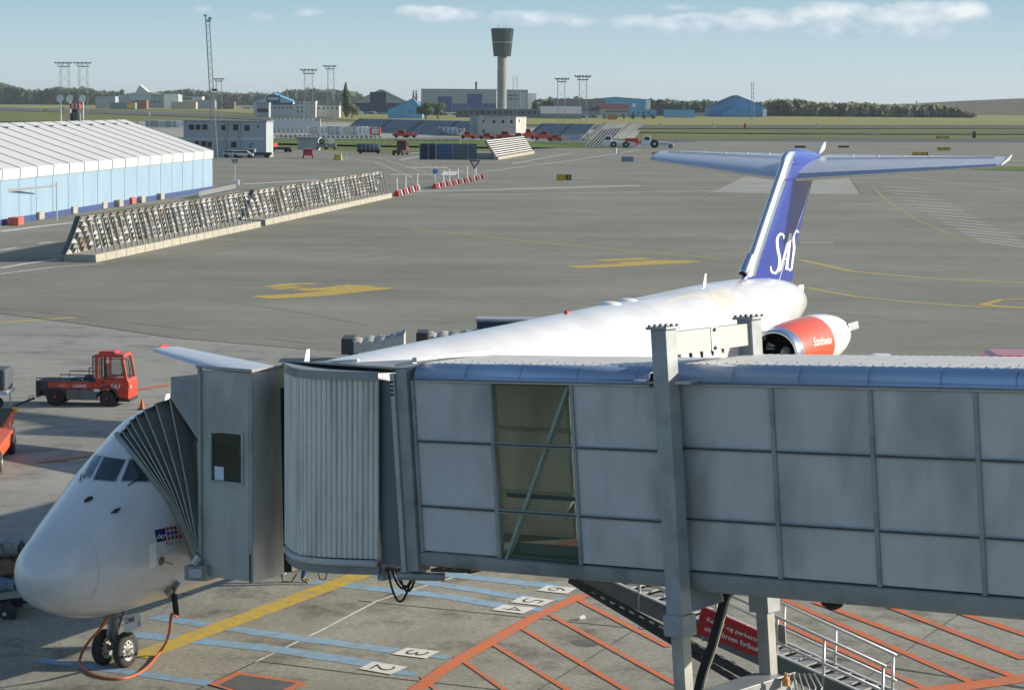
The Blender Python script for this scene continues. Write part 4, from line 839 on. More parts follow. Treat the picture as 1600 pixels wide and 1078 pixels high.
b = MB(); q = [PN(440, 897, 45.2), PN(462, 897, 45.2)]; b.path([q[0], PN(441, 908, 45.3), PN(455, 909, 45.3), PN(463, 897, 45.2)], .012, 5); b.path([PN(497, 895, 45), PN(500, 905, 45), PN(508, 905, 45), PN(511, 895, 45)], .01, 5); b.build('loose_wire', black, jb)
# ---- gantry legs (lift columns)
leg_m = mat('column_steel', (.33, .36, .365), .5, .2, var=.10, scale=2, dirt=((.20, .21, .21), .5, 2.5, (1, 1, 1)))
fl_u, fl_v = BPX(1016, 513, -.48)
def column(u0, w0, vt, vb):
    su, sw = .28, .27
    b = MB(); bbox(b, u0, u0 + su, w0, w0 + sw, vb, vt - .04); c_ = b.build('lift_column', leg_m, jb, bevel=.008)
    b = MB(); bbox(b, u0 - .05, u0 + su + .05, w0 - .05, w0 + sw + .05, vt - .04, vt); b.build('column_cap', leg_m, c_, bevel=.005)
    b = MB()
    for i in range(4):
        for j in range(3): b.lathe(BR(u0 - .01 + i * .1, w0 - .01 + j * .145, vt), BV, [(0, .022), (.03, .022), (.03, 0)], 6)
    b.build('cap_bolts', dark, c_)
    b = MB(); bbox(b, u0 - .04, u0 + su + .04, w0 - .04, w0 + sw + .04, vb, vb + .32); b.build('column_collar', leg_m, c_, bevel=.006)
    b = MB(); bbox(b, u0 + .035, u0 + su - .03, w0 + .035, w0 + sw - .03, vb - 1.6, vb); b.build('inner_column', mat('inner_column_steel', (.38, .38, .34), .5, .2, dirt=((.25, .24, .2), .5, 4, (1, 1, .5))), c_, bevel=.005)
    return c_
vb_f = BPX(1033, 992, -.48)[1]
column(fl_u, -.48, fl_v + .02, vb_f)
wr = 1.0
while BPX(1151, 501, wr)[0] > fl_u and wr < 4: wr += .01
print('wr', wr)
ru, rv = 0, 0
# rear column on the same gantry line
column(fl_u, wr, fl_v + .02, vb_f)
b = MB(); bbox(b, fl_u + .06, fl_u + .225, -.22, wr, fl_v - .42, fl_v - .08); b.build('gantry_beam', mat('gantry_pale', (.46, .46, .42), .5, .1, dirt=((.33, .33, .3), .4, 2, (1, 1, 1))), jb, bevel=.006)
b = MB(); bbox(b, fl_u + .224, fl_u + .234, (wr) * .42, (wr) * .52, fl_v - .43, fl_v - .07); b.build('beam_splice', steel, jb)
b = MB()
for q in (0, .28): b.lathe(BR(fl_u + .234, wr * .47, fl_v - .39 + q), BU, [(0, .03), (.02, .03), (.02, 0)], 6)
b.build('splice_bolt', dark, jb)
b = MB(); bbox(b, fl_u + .36, fl_u + .62, -.42, -.15, 3.17, 3.21); b.build('column_shelf', steel, jb)
b = MB(); bbox(b, 5.26, 5.41, -.10, .1, 0, 3.25); b.build('tunnel_end_gap', black, jb)
# haunch plates below the tunnel, drive bogie
b = MB(); hp_ = [BPX(1072, 920, .3), BPX(1125, 925, .3), BPX(1128, 940, .3), BPX(1072, 958, .3)]; b.prism([BR(u_, .3, v_) for u_, v_ in hp_], BW * .06); b.build('haunch_plate', beam_m, jb)
vbog = -1.55
b = MB(); bbox(b, fl_u - .10, fl_u + .44, -.15, wr - .02, vbog - .42, vbog - .08); bbox(b, fl_u + .46, fl_u + .50, -.15, wr + .4, vbog - .30, vbog - .05); bog = b.build('bogie_beam', mat('bogie_grey', (.30, .32, .325), .5, .2, dirt=((.16, .16, .15), .6, 3, (1, 1, 1))), jb, bevel=.01)
b = MB(); b.box(BR(fl_u + .2, 1.0, vbog - .07), (.5, 1.7, .03), M=BM); b.build('bogie_lid', beam_m, bog)
for k, (du, dw) in enumerate(((.75, .9), (.75, 1.5))):
    b = MB(); b.tube(BR(fl_u + du, wr - dw, vbog - .25), BR(fl_u + du + .55, wr - dw, vbog - .28), .13, 14); b.tube(BR(fl_u + du + .55, wr - dw, vbog - .28), BR(fl_u + du + .62, wr - dw, vbog - .28), .15, 14); b.build('drive_motor', black, bog, smooth='auto')
for k in range(2):
    b = MB(); wc = .35 + k * 1.3; b.lathe(BR(fl_u + .15, wc, -2.45) * 1, BW, [(-.2, .3), (-.2, .52), (-.12, .58), (.12, .58), (.2, .52), (.2, .3), (.1, .25), (.1, 0)], 28); b.build('bogie_wheel', black, bog, smooth='auto')
b = MB(); p0 = BR(fl_u + .5, wr - .05, vbog - .1)
for k in range(6): b.path([p0 + V3((.05 * k, 0, .0)), p0 + V3((.08 * k + .1, -.1, .12)), p0 + V3((.1 + .1 * k, -.3, -.05)), p0 + V3((.2 + .05 * k, -.5, -.25))], .02, 6)
b.build('hydraulic_hose', mat('hose_grey', (.3, .3, .3), .5), bog, smooth=True)
b = MB(); b.lathe(BR(fl_u + .75, wr - .3, vbog - .12), (0, 0, 1), [(0, .06), (.12, .06), (.14, .03), (.2, .03), (.2, 0)], 10); b.build('warning_light', mat('amber_lamp', (.7, .35, .1), .3), bog)
# black cable chain from underside to bogie
b = MB(); pts = [hit_plane(x, y, BR(0, .9, 0), BW) for x, y in ((1146, 922), (1134, 932), (1126, 960), (1112, 1010), (1098, 1050), (1090, 1085))]
b.path(catmull(pts, 5), .085, 4); b.build('cable_chain', black, jb)
b = MB(); pts2 = [p + BU * .10 - BW * .04 for p in pts]; b.path(catmull(pts2, 5), .022, 5); b.build('chain_edge', mat('chain_edge_grey', (.35, .33, .24), .6), jb)
# small black body hanging under the tunnel
b = MB(); p = hit_plane(1301, 938, BR(0, .5, 0), BW); b.lathe(p + V3((0, 0, .07)), (0, 0, -1), [(0, .06), (.05, .18), (.14, .16), (.2, .06), (.2, 0)], 7); b.build('under_black_body', black, jb)
# ---- service stair behind the bridge
ws, wfar = WB + .75, WB + 1.65
st = thing('service_stair', 'galvanised service stair hanging behind the bridge column with a red sign on its side', 'staircase', (BR(9, ws, 0).x, BR(9, ws, 0).y, 0))
def SP(px, py, w_): u_, v_ = BPX(px, py, w_); return BR(u_, w_, v_)
galv = mat('stair_galvanised', (.55, .56, .55), .4, .5, var=.12, scale=5); strm = mat('stringer_grey', (.16, .175, .18), .5, .4, var=.1)
def par(px, c_, m_=.468): return c_ + (px - 1209) * m_
x0_, x1_ = 895, 1420
for nm, w_, ya in (('stringer', ws, 1016), ('stringer', wfar, 991)):
    b = MB(); a = SP(x0_, par(x0_, ya, .43) , w_); c = SP(x1_, par(x1_, ya, .468), w_); dn = V3((0, 0, -.30)); b.hexa([a + dn, c + dn, c + dn + BW * .05, a + dn + BW * .05], [a, c, c + BW * .05, a + BW * .05]); b.build(nm, strm, st)
    b = MB(); b.beam(a + V3((0, 0, .015)), c + V3((0, 0, .015)), .07, .025); b.build('stringer_edge', galv, st)
b = MB(); n = 26
tr_a = SP(x0_, par(x0_, 1016, .43), ws); tr_c = SP(x1_, par(x1_, 1016), ws); sh = BW * (wfar - ws)
for k in range(n):
    p = lerp(tr_a, tr_c, (k + .5) / n) + V3((0, 0, -.12)); bh = V3((BU.x, BU.y, 0)).normalized(); q = MB(); q.add([p - bh * .11 + BW * .06, p + bh * .11 + BW * .06, p + bh * .11 + sh, p - bh * .11 + sh], [(0, 1, 2, 3)]); q.build('stair_tread', mat('tread_grey', (.30, .30, .28), .6, .3), st, solid=.03)
for w_, ys, nm in ((ws, (959, 999), 'handrail'), (wfar, (934, 974), 'handrail')):
    for k, y in enumerate(ys):
        xe = 1384 if w_ == ws else 1400; b = MB(); a = SP(905 if k == 0 else 930, par(905 if k == 0 else 930, y, .455), w_); c = SP(xe, par(xe, y), w_); b.path([a, c], .026, 8); b.build(nm, galv, st, smooth=True)
    for x in ((1000, 1100, 1215, 1288, 1380) if w_ == ws else (1010, 1120, 1226, 1306, 1396)):
        top = SP(x, par(x, ys[0]), w_); b = MB(); b.tube(top, top + V3((0, 0, -1.0)) + BU * .0, .024, 8); b.build('rail_post', galv, st, smooth=True)
# lower link bars under the stair
b = MB(); b.beam(SP(900, 912, ws), SP(1180, 1080, ws), .08, .08); b.beam(SP(890, 904, ws), SP(1180, 1062, ws), .05, .14); b.build('link_bar', dark, st)
b = MB()
for k in range(16):
    t = k / 16; p = lerp(SP(910, 917, ws), SP(1160, 1040, ws), t); q = lerp(SP(910, 917, ws), SP(1160, 1040, ws), t + .03); b.beam(p - BW * .03, q - BW * .03, .02, .03)
b.build('chain_links', galv, st)
# sign
sg = [SP(1086, 988, ws - .06), SP(1192, 1030, ws - .06), SP(1198, 991, ws - .06), SP(1097, 947, ws - .06)]
signm = mat('sign_red', (.40, .018, .02), .5, var=.06)
b = MB(); b.hexa(sg, [p + BW * .03 for p in sg]); sgo = b.build('sign_board', signm, st)
def on_sg(a, c): return lerp(lerp(sg[0], sg[1], a), lerp(sg[3], sg[2], a), c) - BW * .008
b = MB()
for body, a0, a1, c0, c1 in (('Kørsel og parkering', .12, .95, .53, .73), ('under broen forbudt', .12, .95, .22, .42)):
    uv, fs = text_mesh(body, bold=.012); b.add([on_sg(lerp(a0, a1, a), lerp(c0, c1, c)) for a, c in uv], fs)
b.build('sign_lettering', logo, sgo)
b = MB(); bbox(b, 0, 0, 0, 0, 0, 0) if False else None; gpn = [SP(1200, 985, ws), SP(1228, 1010, ws), SP(1226, 978, ws), SP(1200, 968, ws)]; b.prism(gpn, BW * .03); b.build('kick_plate', mat('plate_olive', (.22, .22, .19), .6), st)
print('roof back edge w at (1300,561):', BV_on(1300, 561, 3.58), 'front (1300,578)', BV_on(1300, 578, 3.58), 'rear col', ru, rv, fl_u, fl_v, 'par?')

# ================================================================ BACKGROUND
def HO(px): return 153.9 - px * .00486
def HN(px): return 151.4 + px * .00793
def YB(Y, px): return min(4200, (CH * F) / max(6, 41250 / Y + HO(px) - HN(px)))
def ground_Y(py, px=800): return G(px, py).y
wall_w = mat('wall_white', (.50, .52, .52), .7, var=.06, scale=.2); wall_g = mat('wall_grey', (.32, .36, .38), .7, var=.06, scale=.2); wall_b = mat('wall_blue', (.07, .26, .48), .6, var=.08, scale=.15); wall_lb = mat('wall_light_blue', (.11, .37, .62), .6, var=.08, scale=.15)
door_b = mat('door_blue', (.015, .065, .24), .5, var=.1, scale=.2); roof_d = mat('roof_dark', (.06, .065, .07), .8, var=.15, scale=.2); roof_g = mat('roof_grey', (.25, .27, .28), .7, var=.1, scale=.2); tan = mat('wall_tan', (.42, .36, .27), .8, var=.1, scale=.3); win_d = mat('window_dark', (.02, .025, .03), .15, var=.3)
navy = mat('wall_navy', (.02, .04, .09), .6, var=.1, scale=.2)
def pbox(mb, x0, x1, yt, Y, depth, z0=0, yb=None):
    a = PY(x0, yt, Y); c = PY(x1, yt, Y); z1 = (a.z + c.z) / 2; zb = z0 if yb is None else PY(x0, yb, Y).z; zb = max(zb, -.3)
    mb.box(((a.x + c.x) / 2, Y + depth / 2, (z1 + zb) / 2), (c.x - a.x, depth, z1 - zb)); return a.x, c.x, z1
def rects(par_, name, m, Y, L, th=.3, pr=.06):
    for x0, x1, y0, y1 in L:
        b = MB(); a = PY(x0, y0, Y); c = PY(x1, y1, Y); b.box(((a.x + c.x) / 2, Y - pr + th / 2, (a.z + max(c.z, .02)) / 2), (c.x - a.x, th, a.z - max(c.z, .02))); b.build(name, m, par_)
K_ = {}
def house(name, label, x0, x1, yt, Y, depth=25, wall=wall_w, roof=None, rid=None, windows=(), wm=win_d, doors=(), dm=door_b, cat='building', rise=0, band=None, bandm=None, raw=False, group=None):
    Y = YB(Y, (x0 + x1) / 2) if Y > 900 and not raw else Y; K_['Y'] = Y
    a = PY(x0, yt, Y); c = PY(x1, yt, Y)
    t = thing(name, label, cat, ((a.x + c.x) / 2, Y + depth / 2, 0), group=group); b = MB()
    if rid:   # gable facing us; rid=(px, py) of the ridge
        r_ = PY(rid[0], rid[1], Y); b.prism([(a.x, Y, -.3), (c.x, Y, -.3), (c.x, Y, c.z), (r_.x, Y, r_.z), (a.x, Y, a.z)], (0, depth, 0)); b.build('wall', wall, t)
        b = MB(); o = .4
        for p, q in (((a.x, a.z), (r_.x, r_.z)), ((c.x, c.z), (r_.x, r_.z))): b.hexa([V3((p[0], Y - .5, p[1] + .05)), V3((q[0], Y - .5, q[1] + .05)), V3((q[0], Y + depth, q[1] + .05)), V3((p[0], Y + depth, p[1] + .05))], [V3((p[0], Y - .5, p[1] + .4)), V3((q[0], Y - .5, q[1] + .4)), V3((q[0], Y + depth, q[1] + .4)), V3((p[0], Y + depth, p[1] + .4))])
        b.build('roof', roof or roof_g, t)
    else:
        pbox(b, x0, x1, yt, Y, depth, -.3); b.build('wall', wall, t)
        b = MB(); z = (a.z + c.z) / 2
        if rise: b.prism([(a.x - .3, Y - .3, z), (a.x - .3, Y + depth + .3, z), (a.x - .3, Y + depth / 2, z + rise)], (c.x - a.x + .6, 0, 0))
        else: b.box(((a.x + c.x) / 2, Y + depth / 2, z + .15), (c.x - a.x + .5, depth + .5, .3))
        b.build('roof', roof or roof_g, t)
    if band: rects(t, 'wall_band', bandm, Y, band, .2, .04)
    rects(t, 'window', wm, Y, windows, .2, .09); rects(t, 'door', dm, Y, doors, .3, .14)
    return t
ORD = ['first', 'second', 'third', 'fourth', 'fifth', 'sixth', 'seventh', 'eighth', 'ninth', 'tenth', 'eleventh', 'twelfth', 'thirteenth', 'fourteenth', 'fifteenth', 'sixteenth', 'seventeenth', 'eighteenth', 'nineteenth', 'twentieth', 'twenty-first', 'twenty-second', 'twenty-third', 'twenty-fourth', 'twenty-fifth', 'twenty-sixth', 'twenty-seventh', 'twenty-eighth', 'twenty-ninth', 'thirtieth']
# ---- tent
tc0 = G(332, 298); tw = G(0, 353); twd = (tw - tc0).normalized(); tL = 118.0
ze = PY(332, 236, tc0.y).z; rp_ = hit_plane(196, 188, tc0, twd); tn = V3((-twd.y, twd.x, 0)); tn = tn if tn.dot(rp_ - tc0) > 0 else -tn; hw_ = (rp_ - tc0).dot(tn); zr = rp_.z
tent = thing('storage_tent', 'long white roofed storage tent with pale blue side wall at the left edge', 'tent', tc0 + twd * 40 + tn * hw_)
tb = mat('tent_blue', (.25, .37, .47), .6, var=.06, scale=.4, stretch=(1, 1, .4)); twm = mat('tent_white', (.55, .56, .55), .55, var=.03, scale=.3); skirt = mat('tent_skirt_blue', (.04, .07, .20), .6); seamd = mat('tent_seam', (.16, .17, .17), .6)
def TP(t, s_, z): p = tc0 + twd * t + tn * s_; return V3((p.x, p.y, z))
zv = ze - .85
b = MB(); b.grid([[TP(0, 0, .35), TP(tL, 0, .35)], [TP(0, 0, zv), TP(tL, 0, zv)]]); b.grid([[TP(0, 2 * hw_, .0), TP(tL, 2 * hw_, .0)], [TP(0, 2 * hw_, ze), TP(tL, 2 * hw_, ze)]])
for t in (0, tL): b.add([TP(t, 0, .3), TP(t, 2 * hw_, .3), TP(t, 2 * hw_, ze), TP(t, hw_, zr), TP(t, 0, ze)], [(0, 1, 2, 3, 4)])
b.build('side_wall', tb, tent)
b = MB(); b.grid([[TP(0, -.05, .0), TP(tL, -.05, .0)], [TP(0, -.05, .5), TP(tL, -.05, .5)]]); b.build('skirt', skirt, tent)
b = MB(); b.grid([[TP(t_, s_, z) for t_ in (-.1, tL)] for s_, z in ((-.1, zv), (-.14, ze - .03), (0, ze + .06), (hw_, zr + .06), (2 * hw_, ze + .06))]); b.build('roof', twm, tent, solid=.04)
b = MB(); k = 0; nb = 24
for i in range(nb + 1):
    t_ = tL * i / nb
    b.path([TP(t_, -.13, zv), TP(t_, -.17, ze), TP(t_, 0, ze + .09), TP(t_, hw_, zr + .09)], .03, 4)
    b.box(TP(t_, hw_ * .87, lerp(ze, zr, .87) + .13), (.6, .5, .12))
b.build('roof_seams', seamd, tent)
b = MB()
for i in range(nb + 1): b.tube(TP(tL * i / nb, -.02, .3), TP(tL * i / nb, -.02, zv), .03, 4)
b.build('wall_posts', mat('tent_post', (.45, .58, .66), .5), tent)
b = MB(); p = G(221, 314); b.tube(p, p + V3((0, 0, 2.1)), .2, 12); tag(b.build('white_post', white, smooth='auto'), 'short thick white post standing at the tent wall', 'post')
for i, (x, y) in enumerate([(25, 352), (58, 343), (82, 338), (111, 334), (129, 330), (158, 326), (183, 323), (203, 319), (218, 317), (248, 312)]):
    p = G(x, y); b = MB(); b.box((p.x, p.y, .33), (.9, 1.5, .66), rz=math.atan2(twd.y, twd.x) - math.pi / 2); o = b.build('ballast_block', concrete_m if i not in (0, 7) else mat('faded_red_block', (.5, .12, .08), .8, var=.3), bevel=.05)
    tag(o, ['faded red and white ballast block at the left end of the tent row', 'pale ballast block second from the left along the tent wall', 'dull grey ballast block third from the left along the tent wall', 'cream ballast block fourth from the left along the tent wall', 'grey ballast block fifth from the left along the tent wall', 'ballast block sixth from the left along the tent, just above the fence top', 'ballast block seventh from the left along the tent wall', 'red and white ballast block left of the white post', 'brownish ballast block right behind the white post', 'lone ballast block right of the white post by the tent'][i], 'ballast block', 'ballast blocks along the tent wall')
b = MB(); b.tube(G(89, 345), G(89, 345) + V3((0, 0, 3.3)), .06, 6); b.add([G(0, 352) + V3((0, 0, 2.6)), G(92, 344) + V3((0, 0, 2.9)), G(92, 344) + V3((0, 0, 3.0)), G(0, 352) + V3((0, 0, 2.9))], [(0, 1, 2, 3)]); tag(b.build('barrier_arm', steel), 'thin dark lifting barrier arm in front of the tent at the left edge', 'barrier')
b = MB(); b.beam(G(310, 311) + V3((0, 0, .5)), G(368, 298) + V3((0, 0, .5)), .1, .5)
for k in range(5): p = lerp(G(312, 310), G(366, 298), k / 4); b.box((p.x, p.y, .3), (.15, .15, .6))
tag(b.build('guard_rail', steel), 'low grey guard rail beside the tent end', 'guard rail')
b = MB(); p = G(367, 289); b.box((p.x, p.y, .3), (1.0, .7, .6)); sg0 = thing('road_sign', 'small triangular road sign on a pale block near the tent end', 'sign', p); b.build('sign_base', white, sg0)
b = MB(); b.tube(p, p + V3((0, 0, 3.0)), .05, 6); b.build('pole', steel, sg0); b = MB(); z = 2.6; b.prism([(p.x - .5, p.y, z + .5), (p.x + .5, p.y, z + .5), (p.x, p.y, z - .3)], (0, .04, 0)); b.build('sign_plate', grey, sg0)
# ---- near blast fences
struct(sheet('x', [(0, 0)], [(0, 0)], 0, asphalt) if False else MB().quad(*[G(*p, .009) for p in ((150, 398), (410, 345), (408, 339), (120, 390))]), 'fence_strip', concfar)
plate = [mat('deflector_pale', (.34, .34, .32), .6, var=.2, scale=.8), mat('deflector_grey', (.19, .19, .18), .6, var=.3, scale=.8), mat('deflector_rust', (.17, .135, .09), .8, var=.3, scale=.8)]
def fence(p0, p1, nb_, label, hgt, ncut):
    a = G(*p0); c = G(*p1); L = (c - a).length; d = (c - a).normalized(); n = V3((-d.y, d.x, 0)); n = n if n.x < 0 else -n   # n points left, away from the taxiway
    t = thing('blast_fence', label, 'blast fence', lerp(a, c, .5) + n, 'steel jet blast deflector fences'); Wb = 2.1
    q = lambda s_, o, z: V3((*(a + d * s_ + n * o).xy, z))
    for k in range(nb_):
        s0, s1 = L * k / nb_ + .04, L * (k + 1) / nb_ - .04; b = MB(); b.hexa([q(s0, 0, -.02), q(s1, 0, -.02), q(s1, Wb, -.02), q(s0, Wb, -.02)], [q(s0, .03, .48), q(s1, .03, .48), q(s1, Wb, .48), q(s0, Wb, .48)]); b.build('concrete_footing', concrete_m, t, bevel=.02)
    defl = lambda s_, f: q(s_, lerp(Wb - .1, .98, f ** .85), .48 + hgt * f)
    b = MB(); rows = [[defl(s_, f) + n * .16 for s_ in (0, L)] for f in [k / 6 for k in range(7)]]; b.grid(rows); b.build('gap_shade_sheet', mat('deflector_gap_shade', (.055, .058, .055), .7, var=.2), t, solid=.05)  # dark sheet puts the shade between the blades into colour
    b = MB(); b.m = 0; nr = 7; step = L / ncut; rnd = random.Random(3)
    for r_ in range(nr):
        f0, f1 = r_ / nr, (r_ + .92) / nr
        for k in range(ncut):
            s0 = step * (k + (.5 if r_ % 2 else 0)); s1 = min(L, s0 + step * .98); sm = (s0 + s1) / 2; b.m = rnd.choice([0, 0, 0, 0, 1, 1, 1, 2])
            if r_ == nr - 1:
                b.add([defl(s0, f0), defl(s0 + step * .56, f0) - n * .2, defl(s0 + step * .42, (f0 + f1) / 2) - n * .1, defl(s0 + step * .62, f1) - n * .18, defl(s0 + step * .06, f1) + n * .05, defl(s0 + step * .22, (f0 + f1) / 2)], [(0, 1, 2, 3, 4, 5)])
            else:
                b.add([defl(s0, f0) - n * .02, defl(s0 + step * .52, f0) - n * .20, defl(s0 + step * .36, f1 - .02) + n * .06, defl(s0 + step * .2, f1 - .02) + n * .06], [(0, 1, 2, 3)])
    b.build('deflector_blades', plate, t)
    for s_ in (0, L):
        b = MB(); P_ = [defl(s_, f) for f in (0, .25, .5, .75, 1)]; b.grid([P_, [p + n * .35 for p in P_]]); b.build('end_plate', mat('deflector_end', (.10, .13, .14), .6, var=.1), t, solid=.12)
    ns_ = int(ncut * 1.25)
    for k in range(ns_):
        s_ = L * (k + .9) / (ns_ + .6); b = MB(); b.beam(defl(s_, .86) - n * .3, q(s_, .32, .48), .10, .10); b.build('strut', steel, t)
    return t
fence((150, 410), (408, 355), 20, 'nearer section of the zigzag metal blast fence beginning beside the road at left', 2.45, 27)
fence((415, 352.5), (613, 309), 20, 'farther section of the zigzag metal blast fence ending at the red barriers', 2.45, 29)
# ---- red and white barrier rows
bred = mat('barrier_red', (.55, .05, .03), .5, var=.2); bwhite = mat('barrier_white', (.62, .61, .58), .5, var=.1)
def barrier(px, py, m, label, post, grp):
    p = G(px, py); t = thing('plastic_barrier', label, 'barrier', p, grp); b = MB(); b.prism([p + V3((-.32, -.6, 0)), p + V3((.32, -.6, 0)), p + V3((.16, -.6, .6)), p + V3((-.16, -.6, .6))], (0, 1.6, 0)); b.build('barrier_body', m, t)
    if post: b = MB(); b.tube(p, p + V3((0, 0, 2.0)), .07, 6); b.build('post', bwhite, t)
g1, g2 = 'red and white barriers at the end of the blast fence', 'red and white barriers beside the service road'
for i in range(8):
    x = 620 + i * 4.6; y = 306.5 - i * 1.3; barrier(x, y, bred if i % 2 == 0 else bwhite, ORD[i] + ' barrier from the left in the row at the blast fence end, ' + ('red' if i % 2 == 0 else 'white') + (' with post' if i in (0, 3, 7) else ''), i in (0, 3, 7), g1)
for i in range(17):
    x = 679 + i * 4.6; y = 295 - i * .93; barrier(x, y, bred if i % 2 == 0 else bwhite, ORD[i] + ' barrier from the left in the row between the signs, ' + ('red' if i % 2 == 0 else 'white') + (' with post' if i in (3, 5, 8, 11, 14) else ''), i in (3, 5, 8, 11, 14), g2)
def tri_sign(px, py, label, hz=3.2, blue=False):
    p = G(px, py); t = thing('road_sign', label, 'sign', p); b = MB(); b.tube(p, p + V3((0, 0, hz)), .05, 6); b.build('pole', steel, t)
    if blue: b = MB(); b.lathe(p + V3((0, -.06, hz - .4)), (0, -1, 0), [(0, .33), (.04, .33), (.04, 0)], 16); b.build('sign_plate', mat('sign_blue', (.05, .2, .6), .4), t); b = MB(); b.beam(p + V3((-.13, -.12, hz - .27)), p + V3((.13, -.12, hz - .53)), .03, .08, up=(0, 1, 0)); b.build('arrow', bwhite, t)
    else:
        z = hz - .35; b = MB(); b.prism([(p.x - .72, p.y - .06, z + .45), (p.x + .72, p.y - .06, z + .45), (p.x, p.y - .06, z - .75)], (0, .04, 0)); b.build('sign_border', bred if False else mat('sign_dark', (.08, .05, .05), .5), t); b = MB(); b.prism([(p.x - .45, p.y - .1, z + .3), (p.x + .45, p.y - .1, z + .3), (p.x, p.y - .1, z - .42)], (0, .03, 0)); b.build('sign_plate', bwhite, t)
tri_sign(741.5, 283, 'give way triangle sign at the right end of the long barrier row', 2.6); tri_sign(680, 291, 'round blue arrow sign at the left end of the long barrier row', 2.2, True)
tri_sign(719, 232, 'give way triangle on a pole in front of the storage apron', 4.5)
b = MB(); p = G(645, 300); b.tube(p, p + V3((0, 0, 4.2)), .03, 5); tag(b.build('thin_pole', steel), 'very thin tall pole at the end of the short barrier row', 'pole')
# ---- yellow and black guidance signs
def taxi_sign(x0, x1, y0, y1, label, txt=None, black_right=.35, face=yellow, back=None):
    Y = ground_Y(y1 + 1.5, (x0 + x1) / 2); a = PY(x0, y0, Y); c = PY(x1, y1, Y); t = thing('guidance_sign', label, 'airfield sign', ((a.x + c.x) / 2, Y, 0)); b = MB()
    b.box(((a.x + c.x) / 2, Y + .2, (a.z + c.z) / 2), (c.x - a.x, .3, a.z - c.z)); b.build('sign_box', dark if not back else back, t, bevel=.02)
    xm = lerp(c.x, a.x, black_right); b = MB(); b.box(((a.x + .08 + xm) / 2, Y + .035, (a.z + c.z) / 2), (xm - a.x - .1, .02, (a.z - c.z) * .82))
    if not back: f_ = b.build('sign_face', face, t)
    for s_ in (.15, .85):
        b = MB(); x = lerp(a.x, c.x, s_); b.tube((x, Y + .2, 0), (x, Y + .2, c.z), .06, 6); b.build('leg', steel, t)
    if txt:
        b = MB(); text_on(b, txt[0], (a.x + .25, Y + .015, lerp(c.z, a.z, .22)), (1, 0, 0), (0, 0, 1), (xm - a.x) * .78, (a.z - c.z) * .55); b.build('sign_text', black, t)
        if len(txt) > 1: b = MB(); text_on(b, txt[1], (xm + .2, Y + .035, lerp(c.z, a.z, .22)), (1, 0, 0), (0, 0, 1), (c.x - xm) * .5, (a.z - c.z) * .55); b.build('sign_letter', yellow, t)
taxi_sign(870, 893, 273, 282, 'yellow and black guidance sign alone on the open apron near the barriers', ('← M', '5'))
taxi_sign(1019, 1034, 238, 244, 'small yellow and black guidance sign left of the jet tailplane', ('LW', '5'))
taxi_sign(1465, 1485, 230.5, 235.5, 'yellow guidance sign beyond the right tailplane, farther of two', ('CB', 'D'), .05); taxi_sign(1426, 1450, 238, 243, 'dark framed yellow sign close above the right tailplane', ('A B',), .1)
taxi_sign(1463, 1483, 213, 217, 'yellow guidance sign in the grass at the far right', ('D 1',), .05); taxi_sign(1242, 1259, 228, 231.5, 'dark back of a guidance sign left of the fin tip', None, back=dark); taxi_sign(1310, 1327, 228, 231, 'dark back of a guidance sign right of the fin tip', None, back=dark)
taxi_sign(971, 990, 245, 253, 'blue grey back of a sign box below the white tractors', None, back=mat('sign_back_blue', (.15, .22, .30), .5)); taxi_sign(1364, 1375, 207, 210, 'small pale sign in the far olive grass', None, back=bwhite)
taxi_sign(67, 73, 170, 174, 'small yellow sign in the field at the far left, lower one', None, .1); taxi_sign(94, 100, 168, 172.5, 'small yellow sign in the field between the twin masts', None, .1)
# ---- container building and others
def rot_house(name, label, fx0, fx1, sx1, yt, yb, wall, wins=(), dm=win_d, band=None, rz=-8, depth=None, roofm=roof_g):
    # front face from fx0 to fx1 and a lit right side face to sx1; slightly turned
    a = G(fx1, yb); Y = a.y; r_ = R(rz); fx = V3((math.cos(r_), math.sin(r_), 0)); dx = V3((-math.sin(r_), math.cos(r_), 0))
    l0 = hit_plane(fx0, yb, a, dx); L = (a - l0).length; z1 = hit_plane(fx1, yt, a, dx).z
    Pq = PY(sx1, yb, Y + 8); dd = hit_plane(sx1, yb, a, fx); D_ = max(3.0, min(14.0, (dd - a).dot(dx))) if depth is None else depth
    t = thing(name, label, 'building', a - fx * L / 2 + dx * D_ / 2); b = MB(); b.hexa([a, a - fx * L, a - fx * L + dx * D_, a + dx * D_], [V3((p.x, p.y, z1)) for p in (a, a - fx * L, a - fx * L + dx * D_, a + dx * D_)]); b.build('wall', wall, t)
    b = MB(); c_ = a - fx * L / 2 + dx * D_ / 2; b.box((c_.x, c_.y, z1 + .1), (L + .3, D_ + .3, .2), rz=r_); b.build('roof', roofm, t)
    def fr_(x, y, o=0): p = hit_plane(x, y, a - dx * o, dx); return p
    for x0, x1, y0, y1 in wins:
        b = MB(); q = [fr_(x0, y1, .03), fr_(x1, y1, .03), fr_(x1, y0, .03), fr_(x0, y0, .03)]; b.hexa(q, [p + dx * .1 for p in q]); o = b.build('window', win_d, t)
    if band:
        b = MB(); q = [fr_(fx0, band[1], .05), fr_(fx1, band[1], .05), fr_(fx1, band[0], .05), fr_(fx0, band[0], .05)]; b.hexa(q, [p + dx * .04 for p in q]); b.build('wall_band', wall_w, t)
    return t, fr_, a, fx, dx, z1
offw = mat('office_wall', (.34, .39, .40), .65, var=.05, scale=.5)
